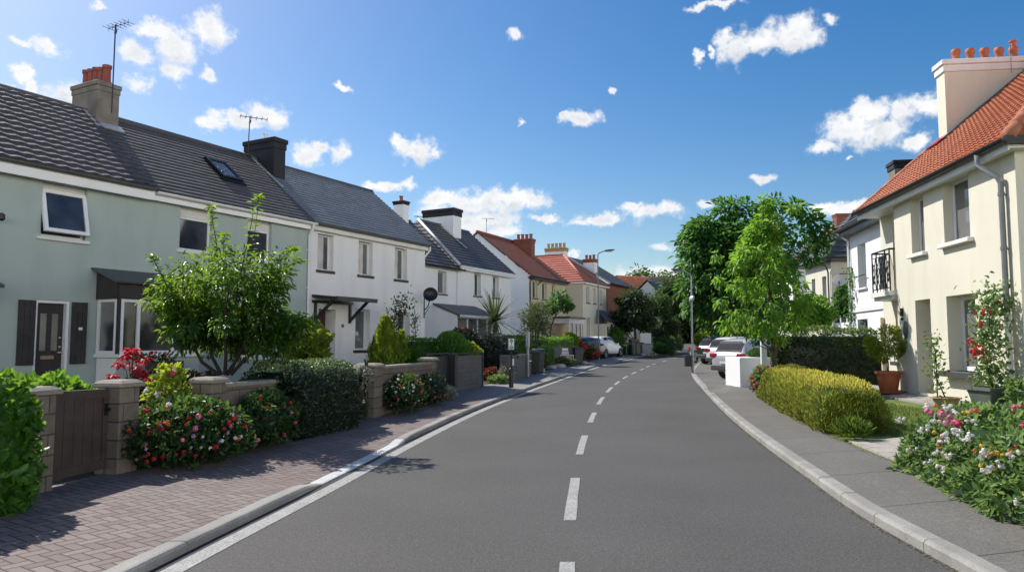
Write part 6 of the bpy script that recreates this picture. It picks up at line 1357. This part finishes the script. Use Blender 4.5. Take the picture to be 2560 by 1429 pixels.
# ------------------------------------------------------------------ cars
def car(name, label, loc, heading, paint, length=4.15, height=1.55, width=1.78, rear='hatch', tz=0.0):
    """x runs from the rear bumper (0) to the front; lofted body, glass set 4 mm proud, wheels in arches"""
    t = thing(name, label, 'car', loc, heading, 'parked cars'); w = width/2; H = height
    st = [  # x, bottom, belt z, roof z, half width low, half width belt, half width roof
        (.00,.46,.80,.84,.60*w,.66*w,.60*w),(.05,.36,.92,.97,.86*w,.88*w,.76*w),(.16,.30,.97,1.05,.94*w,.95*w,.80*w),(.34,.26,.99,H*.90,.97*w,.97*w,.76*w),(.60,.25,.985,H*.97,.985*w,.985*w,.75*w),
        (1.2,.24,.97,H,.99*w,.99*w,.76*w),(1.9,.24,.95,H*.995,.99*w,.99*w,.755*w),(2.45,.24,.94,H*.955,.99*w,.985*w,.73*w),(2.85,.24,.95,1.13,.985*w,.98*w,.74*w),(3.1,.24,.93,.98,.98*w,.96*w,.80*w),(3.6,.26,.86,.90,.96*w,.92*w,.76*w),(3.95,.30,.72,.76,.88*w,.80*w,.62*w),(4.15,.42,.58,.60,.60*w,.56*w,.45*w)]
    k = length/4.15; rows = []
    for x, zb, zl, zr, a, b, c in st: rows.append((x*k, [(a*.90,zb),(a,zb+.10),(max(a,b)*1.0,(zb+zl)/2+.04),(b,zl),(b*.985,zl+.02),(c,zr-.05 if zr-zl > .12 else zr-.01),(c*.82,zr)]))
    B = MB(); V = []; m = 14
    for x, h in rows: V += [(x, y, z) for y, z in h] + [(x, -y, z) for y, z in reversed(h)]
    F = [(i*m+j, (i+1)*m+j, (i+1)*m+(j+1) % m, i*m+(j+1) % m) for i in range(len(rows)-1) for j in range(m)] + [tuple(range(m)), tuple(range(len(rows)*m-1, (len(rows)-1)*m-1, -1))]
    B.add(V, F); o = B.build('body', K[paint], t, True); sd = o.modifiers.new('sub', 'SUBSURF'); sd.levels = sd.render_levels = 2
    def P(x, f, sgn, off=.006):   # point on the upper side between belt (0) and roof edge (1)
        xs = [r[0] for r in rows]; i = max(0, min(len(xs)-2, int(np.searchsorted(xs, x))-1)); u = (x-xs[i])/(xs[i+1]-xs[i])
        a, b = rows[i][1], rows[i+1][1]; q = lambda n: (a[n][0]+(b[n][0]-a[n][0])*u, a[n][1]+(b[n][1]-a[n][1])*u); p, r = q(4), q(5)
        return (x, sgn*(p[0]+(r[0]-p[0])*f - .012 + off*1.0), p[1]+(r[1]-p[1])*f)
    for sgn in (1, -1):
        for x0, x1, x2, x3 in ((.55,1.35,.72,1.35),(1.43,2.78,1.43,2.42)):
            n = 5; V = []
            for i in range(n+1): u = i/n; V += [P((x0+(x1-x0)*u)*k, .10, sgn), P((x2+(x3-x2)*u)*k, .90, sgn)]
            MB().add(V, [(2*i,2*i+2,2*i+3,2*i+1) for i in range(n)]).build('side_window', K['carglass'], t)
        mbx(2.55*k, 2.72*k, sgn*w*.97 if sgn > 0 else -w*1.14, sgn*w*1.14 if sgn > 0 else -w*.97, .96, 1.07).build('mirror', K[paint], t)
    def Q(x, y): # top centre surface height
        xs = [r[0] for r in rows]; i = max(0, min(len(xs)-2, int(np.searchsorted(xs, x))-1)); u = (x-xs[i])/(xs[i+1]-xs[i]); return rows[i][1][6][1] + (rows[i+1][1][6][1]-rows[i][1][6][1])*u
    def sheet(name, mat, x0, x1, yw0, yw1, off):
        V = []; n = 4
        for i in range(n+1): x = (x0+(x1-x0)*i/n)*k; yw = (yw0+(yw1-yw0)*i/n)*w; V += [(x-off, -yw, Q(x,0)+off*.6), (x-off, yw, Q(x,0)+off*.6)]
        MB().add(V, [(2*i,2*i+2,2*i+3,2*i+1) for i in range(n)]).build(name, K[mat], t)
    sheet('rear_window', 'carglass', .135, .36, .74, .64, .012); sheet('windscreen', 'carglass', 2.95, 2.50, .70, .62, -.014)
    for sgn in (1, -1):
        y0, y1 = sorted((sgn*w*.58, sgn*w*.95)); bevel(mbx(.0, .20, y0, y1, .84, 1.0).build('tail_light', K['redlamp'], t), .03, 2)
        y0, y1 = sorted((sgn*w*.5, sgn*w*.86)); bevel(mbx(3.86*k, 4.06*k, y0, y1, .60, .72).build('headlight', K['glassn'], t), .03, 2)
    bevel(mbx(-.04, .12, -w*.86, w*.86, .34, .56).build('rear_bumper', K['plasticgrey'], t), .04, 2); bevel(mbx(4.0*k, 4.2*k, -w*.78, w*.78, .28, .46).build('front_bumper', K['plasticgrey'], t), .04, 2)
    mbx(-.052, -.0405, -.26, .26, .60, .71).build('number_plate', K['offwhite'], t); mbx(.0, .045, -.26, .26, .58, .73).build('plate_recess', K['plasticgrey'], t)
    for x in (.78*k, 3.35*k):
        for sgn in (1, -1):
            B = MB(); V = []; pr = [(.20,.0),(.30,.0),(.325,.03),(.325,.17),(.30,.2),(.20,.2)]
            for r, y in pr:
                for j in range(20): a = 2*math.pi*j/20; V.append((x + r*math.cos(a), sgn*(w*1.005 - y), .325 + r*math.sin(a)))
            B.add(V, [(i*20+j, i*20+(j+1) % 20, (i+1)*20+(j+1) % 20, (i+1)*20+j) for i in range(5) for j in range(20)]); wh = B.build('wheel', K['rubber'], t, True)
            B = MB(); y = sgn*(w*1.005-.02)
            for j in range(5): a = 2*math.pi*j/5; B.tube([(x+.04*math.cos(a),y,.325+.04*math.sin(a)),(x+.2*math.cos(a),y,.325+.2*math.sin(a))], [.035,.03], 5)
            V = [(x+r*math.cos(2*math.pi*j/20), y+sgn*yy, .325+r*math.sin(2*math.pi*j/20)) for r, yy in ((.215,.01),(.19,-.01)) for j in range(20)]; B.add(V, [(j, (j+1) % 20, 20+(j+1) % 20, 20+j) for j in range(20)]); B.build('rim', K['alloy'], wh)
            V = [(x+.375*math.cos(math.pi*j/14), sgn*(w*.988), .325+.375*math.sin(math.pi*j/14)) for j in range(15)]; V2 = [(a, sgn*(w*.80), c) for a, b_, c in V]
            MB().add(V + V2, [tuple(range(15)), tuple(range(29,14,-1))] + [(j,j+1,16+j,15+j) for j in range(14)]).build('wheel_arch', K['black'], t)
    return t
def rot(dx, dy): return math.atan2(dy, dx)
car('parked_car', 'dark blue hatchback parked at left behind red blossom bush', (W(1478, 895, 49.5).x-1.15, 49.5, g(49.5)+.10), rot(.50,.87), 'cardark', 4.2, 1.56)
car('parked_car', 'white hatchback with dark rear window parked at left kerb', (W(1513, 893, 53).x-1.0, 53.4, g(53)+.10), rot(.52,.85), 'carwhite', 4.2, 1.60)
car('parked_car', 'silver car parked behind white planter block with its rear to the street', (8.22, 28.6, g(28)+.11), rot(.86,.50), 'carsilver', 4.2, 1.62)
car('parked_car', 'white hatchback with red tail light in right parking row', (10.35, 37.4, g(37)+.11), rot(.82,.57), 'carwhite', 4.2, 1.62)
car('parked_car', 'dark teal car just beyond white hatchback in right row', (11.15, 42.4, g(42)+.11), rot(.80,.60), 'carteal', 4.2, 1.62)
car('parked_car', 'dark blue estate further along right parking row', (12.6, 46.6, g(46)+.11), rot(.80,.60), 'cardark', 4.3, 1.6)
car('parked_car', 'silver hatchback near end of right parking row', (14.6, 51.0, g(51)+.11), rot(.82,.57), 'carsilver', 4.2, 1.6)
car('parked_car', 'tall pale grey van beyond row of parked cars', (17.6, 58.5, g(58)+.11), rot(.9,.43), 'cargrey', 5.0, 2.35, 2.0)
car('parked_car', 'small blue car parked at far end of street', (*W(1728, 866, 84).xy, g(84)+.5), rot(-.9,.4), 'cardark', 3.9, 1.5)
# ------------------------------------------------------------------ street furniture
def lamp(label, base, h, arm, d, mat, parts=None):
    t = thing('street_lamp', label, 'street lamp', base, rot(*d), 'street lamps'); B = MB(); B.tube([(0,0,0),(0,0,1.1)], .075, 10); B.tube([(0,0,1.1),(0,0,1.2)], [.075,.052], 10); autosmooth(B.build('base', K[mat], t))
    B = MB(); B.tube([(0,0,1.2),(0,0,h-.5),(0,0,h-.12)], [.044,.036,.032], 10); autosmooth(B.build('pole', K[mat], t))
    B = MB(); B.tube([(0,0,h-.14),(.05,0,h-.02),(arm*.35,0,h+.10),(arm*.5,0,h+.13)], [.036,.034,.032,.03], 8); autosmooth(B.build('arm', K[mat], t))
    B = MB(); V = []
    for x, wd, zt, zb in ((arm*.42,.05,.17,.08),(arm*.55,.12,.20,.09),(arm*.8,.15,.22,.13),(arm*1.0,.11,.22,.17),(arm*1.06,.04,.215,.19)): V += [(x,-wd,h+zb),(x,-wd*.8,h+zt),(x,wd*.8,h+zt),(x,wd,h+zb)]
    B.add(V, [(i*4+j, i*4+(j+1) % 4, (i+1)*4+(j+1) % 4, (i+1)*4+j) for i in range(4) for j in range(4)] + [(0,1,2,3),(19,18,17,16)]); hd = B.build('lamp_head', K['zinc'], t)
    mbx(arm*.56, arm*.92, -.10, .10, h+.075, h+.10).build('lens', K['glassn'], hd)
    mbx(-.079, -.0755, -.03, .03, .5, .8).build('service_door', K['zinc'], t); return t
bL = W(1497, 902, 48.3); bL.z = g(48) + .12; hL = W(1497, 632, 48.3).z - bL.z
lamp('tall grey street lamp with flat head on left pavement', bL, hL, 1.05, (1, -.1), 'greypole')
bR = W(1732, 932, 33.4); bR.z = g(33) + .12; hR = W(1728, 683, 33.4).z - bR.z
lamp('galvanised street lamp with litter bin and mirror at right kerb', bR, hR, .85, (-1, .15), 'galv')
t = thing('litter_bin', 'black litter bin hung on right street lamp', 'bin', (bR.x-.19, bR.y, bR.z+.28)); bevel(mbx(-.15,.13,-.14,.14,0,.46).build('bin_body', K['black'], t), .015, 1); mbx(-.16,.14,-.15,.15,.4605,.5).build('rim', K['plasticgrey'], t); mbx(.1305,.17,-.03,.03,.2,.3).build('bracket', K['galv'], t)
t = thing('round_sign', 'round traffic mirror seen edge-on, clamped to right street lamp', 'mirror', (bR.x-.02, bR.y-.06, bR.z + (hR)*.745)); B = MB(); B.lathe([(.001,.04),(.09,.03),(.14,.01),(.165,-.02),(.165,-.03),(.001,-.03)], (0,0,0), 24); o = autosmooth(B.build('dish', K['galv'], t)); o.rotation_euler = (R(70), 0, R(-60)); mbx(-.05,.05,.0,.12,-.03,.03).build('clamp', K['zinc'], t)
# parking sign on a black post
p_ = W(1278, 966, 24.2); p_.z = g(24) + .118; t = thing('sign_post', 'white parking notice on slim black post with thick base', 'sign', p_, R(6))
B = MB(); B.lathe([(.075,0),(.075,.58),(.06,.62),(.04,.64)], (0,0,0), 12); autosmooth(B.build('base', K['black'], t)); MB().tube([(0,0,.64),(0,0,1.60)], .03, 8).build('post', K['black'], t)
mbx(-.12,.12,-.02,.02,1.20,1.62).build('sign_panel', K['black'], t)
s = bevel(mbx(-.092,.092,-.026,-.0205,1.235,1.585).build('sign_face', K['upvc'], t), .004, 1)
K['signgreen'] = M('sign_green', (.30,.60,.42), .5, .05); K['signblue'] = M('sign_blue', (.03,.16,.26), .5, .05); K['signink'] = M('sign_ink', (.03,.02,.09), .5, .05)
mbx(-.08,.08,-.030,-.0265,1.25,1.36).build('sign_band', K['signgreen'], s)
B = MB(); B.tube([(-.05,-.031,1.545),(-.015,-.031,1.555),(-.02,-.031,1.50),(-.05,-.031,1.49),(-.035,-.031,1.46)], .010, 6); B.tube([(.02,-.031,1.55),(.05,-.031,1.55),(.055,-.031,1.49),(.02,-.031,1.455),(.025,-.031,1.51)], .011, 6); B.build('sign_symbol', K['signink'], s)
B = MB()
for x in (-.055, -.015, .03): B.box(x, x+.028, -.034, -.0305, 1.275, 1.315)
B.build('sign_symbol', K['signblue'], s)
mbx(.045,.095,-.02,.03,.72,.93).build('ticket_box', K['offwhite'], t)
p_ = W(1320, 940, 30.3); p_.z = g(30) + .118; t = thing('steel_post', 'galvanised round post with wider top sleeve beside wheelie bins', 'post', p_); MB().tube([(0,0,0),(0,0,1.2)], .05, 10).build('shaft', K['galv'], t); MB().tube([(0,0,1.2),(0,0,1.82)], .085, 10).build('sleeve', K['galv'], t); mbx(-.01,.16,-.03,.03,.62,.66).build('bracket', K['upvc'], t)
def wheelie(label, c, rz, mat, h=1.0, wd=.5, lid='plasticgrey', group='wheelie bins'):
    t = thing('wheelie_bin', label, 'bin', c, rz, group); w0, w1 = wd*.40, wd*.5; bevel(MB().hexa([(-w0,-w0*1.1,.06),(w0,-w0*1.1,.06),(w0,w0*1.1,.06),(-w0,w0*1.1,.06)],[(-w1,-w1*1.15,h*.93),(w1,-w1*1.15,h*.93),(w1,w1*1.15,h*.93),(-w1,w1*1.15,h*.93)]).build('bin_body', K[mat], t), .02, 1)
    bevel(MB().hexa([(-w1*1.06,-w1*1.25,h*.931),(w1*1.06,-w1*1.25,h*.931),(w1*1.06,w1*1.25,h*.931),(-w1*1.06,w1*1.25,h*.931)],[(-w1,-w1*1.1,h),(w1,-w1*1.1,h),(w1,w1*1.2,h+.03),(-w1,w1*1.2,h+.03)]).build('lid', K[lid], t), .012, 1)
    for s in (-1, 1):
        x = s*w0*.95; B = MB(); V = [(x+s*yy, w0*1.1+.03+.10*math.cos(2*math.pi*j/12), .10+.10*math.sin(2*math.pi*j/12)) for yy in (0,.05) for j in range(12)]; B.add(V, [(j,(j+1) % 12,12+(j+1) % 12,12+j) for j in range(12)] + [tuple(range(12)), tuple(range(23,11,-1))]); B.build('wheel', K['rubber'], t)
    MB().tube([(-w1*.8,w1*1.3,h*.95),(w1*.8,w1*1.3,h*.95)], .018, 6).build('handle', K[mat], t); return t
q = W(1331, 928, 32.0); wheelie('black wheelie bin next to galvanised post', (q.x, q.y, g(32)+.12), .3, 'black', 1.0, .5)
q = W(1346, 926, 33.0); wheelie('dark grey wheelie bin with pale-rimmed lid, right of black one', (q.x, q.y, g(33)+.12), .2, 'plasticgrey', 1.05, .46)
q = W(1444, 907, 42.5); wheelie('slate grey square bin right of white folding chair', (q.x, q.y, g(42)+.12), .25, 'plasticgrey', .93, .55, 'zinc')
for i, (lab, u, mt, lid, hh) in enumerate((('brown bin with red-orange lid at left kerb','1585','plasticgrey','terra',1.25),('taupe bin beside red-lidded bin','1597','cap','zinc',1.0),('pale grey double bin below white board','1613','galv','galv',.9))):
    q = W(int(u), 885, 60.0); wheelie(lab, (q.x, q.y, g(60)+.14), .2, mt, hh, .62 if i < 2 else .9, lid)
q = W(1618, 870, 61); t = thing('notice_board', 'blank white board standing above grey bins', 'board', (q.x, q.y+.6, g(61)+.14)); mbx(-.45,.45,-.02,.02,.75,1.75).build('panel', K['upvc'], t)
for x in (-.4, .36): mbx(x, x+.04, -.02, .02, 0, .75).build('leg', K['galv'], t)
q = W(1683, 882, 66); mbx(-.2,.2,-.15,.15,0,1.05).build('marker_post', K['upvc'], loc=(q.x, q.y, g(66)+.12)); tag(bpy.data.objects['marker_post.001'], 'white rendered gate post far along left kerb', 'post')
q = W(1560, 895, 54); t = thing('hand_rail', 'thin grey hoop rail at left kerb beyond white car', 'rail', (q.x+.2, q.y, g(54)+.1)); MB().tube([(0,0,0),(0,0,1.0),(.3,.1,1.02),(.62,.2,1.0)], .025, 6).build('rail', K['zinc'], t); MB().tube([(.62,.2,0),(.62,.2,1.0)], .025, 6).build('leg', K['zinc'], t)
q = W(1653, 872, 64); t = thing('orange_post', 'small orange-red marker pillar by left hedge', 'post', (q.x, q.y, g(64)+.3)); MB().lathe([(.14,0),(.14,.12),(.09,.16),(.09,.5),(.11,.54),(.07,.64),(.001,.66)], (0,0,0), 12).build('pillar', M('orange_plastic', (.55,.07,.02), .5), t)
q = W(1700, 878, 78); gwall('low white garden wall at far end of street', (q.x+.3, q.y), (q.x+2.6, q.y+.4), .2, g(78)+.2, .62, mat='white2', cap='white2')
q = W(1385, 912, 38.5); plantpot('clay_flowerpot', 'tall brown clay flowerpot at foot of long grey wall', (q.x-.2, q.y, g(38)+.12), .17, .75, 'pot')
def rock(label, u, v, Y, s):
    q = W(u, v, Y); bm = []; B = MB(); B.lathe([(.001,-.3),(.7,-.25),(1,.0),(.85,.4),(.45,.62),(.001,.66)], (0,0,0), 9); B.v = [(x*s[0]*(1+.25*math.sin(3*x+5*y)), y*s[1]*(1+.2*math.cos(4*x)), z*s[2]) for x, y, z in B.v]; o = autosmooth(B.build('rock', K['rock'], loc=(q.x, q.y, g(Y)+.14)), 50); tag(o, label, 'rock')
rock('pale rounded boulder before brown flowerpot', 1378, 915, 37.2, (.26,.24,.22)); rock('larger cream boulder right of brown flowerpot', 1397, 910, 38.4, (.36,.28,.26)); rock('small pale boulder at wheelie bin foot', 1354, 922, 34.0, (.16,.14,.28)); rock('pale boulder behind slate grey bin', 1460, 905, 43.0, (.2,.2,.22))
ball('plant', 'low mixed rockery plants between boulders', (*W(1412, 910, 39.5).xy, g(39)+.12), (.62,.4,.24), 900, .09, K['lf_olive'], 'plant', core=.6)
q = W(1412, 908, 40.6); t = thing('folding_chair', 'white metal folding chair with orange cushion at left kerb', 'chair', (q.x, q.y, g(40)+.13), .35)
for sx in (-.24, .24):
    B = MB(); B.tube([(sx,-.25,0),(sx,.18,.92)], .02, 6); B.tube([(sx,.30,0),(sx,-.18,.47)], .02, 6); B.build('leg', K['upvc'], t)
B = MB(); B.box(-.26,.26,.14,.17,.82,.94); 
for i in range(3): B.box(-.22,.22,.05+.03*i,.075+.03*i,.56+.08*i,.61+.08*i)
B.build('backrest', K['upvc'], t); mbx(-.24,.24,-.22,.16,.44,.47).build('seat', K['upvc'], t); bevel(mbx(-.2,.2,-.2,.1,.471,.53).build('cushion', M('orange_cloth', (.55,.28,.05), .8), t), .02, 2)
q = W(1424, 908, 41.0); t = thing('side_table', 'small white metal table next to folding chair', 'table', (q.x, q.y, g(41)+.13), .2); mbx(-.2,.2,-.2,.2,.52,.55).build('tabletop', K['upvc'], t)
for sx in (-.17,.17):
    for sy in (-.17,.17): MB().tube([(sx,sy,0),(sx,sy,.52)], .014, 5).build('leg', K['upvc'], t)
# scooter at the right kerb
q = W(1746, 905, 45.0); t = thing('motor_scooter', 'white motor scooter with red box parked at right kerb', 'scooter', (q.x-.2, q.y, g(42)+.12), rot(.8,.6))
for x in (.0, 1.2):
    B = MB(); V = [(x+r*math.cos(2*math.pi*j/16), y, .24+r*math.sin(2*math.pi*j/16)) for r, y in ((.14,-.05),(.24,-.05),(.24,.05),(.14,.05)) for j in range(16)]; B.add(V, [(i*16+j, i*16+(j+1) % 16, ((i+1) % 4)*16+(j+1) % 16, ((i+1) % 4)*16+j) for i in range(4) for j in range(16)]); B.build('wheel', K['rubber'], t)
B = MB(); B.hexa([(-.25,-.16,.38),(.5,-.12,.25),(.5,.12,.25),(-.25,.16,.38)], [(-.3,-.16,.66),(.45,-.12,.62),(.45,.12,.62),(-.3,.16,.66)]); B.hexa([(.5,-.12,.24),(.95,-.12,.24),(.95,.12,.24),(.5,.12,.24)], [(.5,-.12,.3),(.95,-.12,.3),(.95,.12,.3),(.5,.12,.3)]); B.hexa([(.95,-.2,.28),(1.05,-.2,.28),(1.05,.2,.28),(.95,.2,.28)], [(.82,-.14,.9),(.9,-.14,.9),(.9,.14,.9),(.82,.14,.9)]); bevel(B.build('body', K['carwhite'], t), .03, 2)
bevel(mbx(-.25,.45,-.13,.13,.665,.76).build('seat', K['black'], t), .03, 2); bevel(mbx(-.46,-.22,-.13,.13,.77,.98).build('top_box', K['redlamp'], t), .03, 2); MB().tube([(.82,-.3,1.02),(.86,0,.95),(.82,.3,1.02)], .018, 6).build('handlebar', K['black'], t); MB().tube([(1.0,0,.5),(1.2,0,.24)], .03, 6).build('fork', K['alloy'], t)
# satellite dishes and aerials
def dish(label, c, r, aim, mat, arm, wall):
    t = thing('satellite_dish', label, 'dish', c); a = Vector(aim).normalized(); prof = [(.001,-.03),(r*.5,.0),(r*.85,.05),(r,.09),(r*1.01,.08),(r*.85,.03),(r*.5,-.02),(.001,-.05)]
    o = autosmooth(MB().lathe(prof, (0,0,0), 24).build('reflector', K[mat], t), 60); o.rotation_mode = 'QUATERNION'; o.rotation_quaternion = a.to_track_quat('Z', 'Y')
    lo = Vector((0,0,-r*.9)); f = a*r*.9 + Vector((0,0,-r*.55)); B = MB(); B.tube([lo*.9, (lo+f)*.5 + Vector((0,0,-.06)), f], .012, 5); B.tube([f - a*.05, f + a*.02], .03, 6); B.build('feed_arm', K['blackmetal'], t)
    B = MB(); B.tube([-a*.04] + [Vector(p)-Vector(c) for p in arm], .02, 6); B.build('mount', K['blackmetal'], t); return t
c_ = W(1076, 737, 25.6); wl = A_p + A_d*12.85
dish('black satellite dish on pole at white house corner', c_, .25, (.1,-.95,.25), 'black', [c_+Vector((-.02,.12,-.1)), W(1070,765,25.8), W(1061,775,26.0)], None)
t = thing('dish_pole', 'black pole and bracket on white house corner holding dish', 'pole', W(1060, 795, 26.0)); b = W(1060, 795, 26.0); MB().tube([(0,0,0), W(1061,735,26.0)-b], .022, 6).build('pole', K['blackmetal'], t); MB().tube([(0,0,.1), W(1075,765,25.8)-b], .012, 5).build('brace', K['blackmetal'], t)
c_ = W(2097, 702, 26.0)
dish('pale satellite dish reaching out from narrow white house', c_, .215, (-.35,-.9,.28), 'offwhite', [c_+Vector((.0,.12,.12)), W(2100,684,26.2), W(2137,684,26.2)], None)
def aerial(label, base, h, L, ang, n, tiltx=0, mat='blackmetal'):
    t = thing('tv_aerial', label, 'aerial', base, 0, 'roof aerials'); MB().tube([(0,0,0),(tiltx,0,h)], .016, 6).build('mast', K[mat], t); d = Vector((math.cos(ang), math.sin(ang), 0)); s = Vector((-d.y, d.x, 0)); B = MB(); c = Vector((tiltx,0,h-.04)); B.tube([c - d*L*.35, c + d*L*.65], .011, 5)
    for i in range(n): p = c + d*(L*(i/(n-1)-.35)); B.tube([p - s*.16 - Vector((0,0,0)), p + s*.16], .006, 4); B.tube([p - Vector((0,0,.07)), p + Vector((0,0,.07))], .005, 4)
    B.tube([(tiltx,0,h-.22),(tiltx+.02,0,h-.12)], .03, 5); B.build('antenna', K[mat], t); return t
b = W(283, 190, 17.2); b.z -= .9; aerial('tall aerial on mast at clay-potted grey chimney', b, W(289,62,17.2).z - b.z, .75, -.5, 6, W(289,62,17.2).x - b.x)
b = W(620, 382, 22.0); aerial('aerial on mast against black chimney', b, W(624,290,22.0).z - b.z, .78, .5, 6, .03)
b = W(1216, 592, 51.0); aerial('distant aerial behind red-brown gable roof', b, W(1216,545,51.0).z - b.z, .8, .2, 4)
b = W(1044, 562, 40.0); aerial('small dark aerial cluster on low white house ridge', b, .5, .5, .5, 5)
b = W(1140, 545, 39.5); aerial('stub aerial on wide white chimney', b, .28, .35, .2, 3)
b = W(2528, 182, 16.9); t = thing('aerial_rod', 'plain thin rod aerial on cream house chimney', 'aerial', b); MB().tube([(0,0,0), W(2526,112,16.9)-b], .008, 5).build('rod', K['zinc'], t)
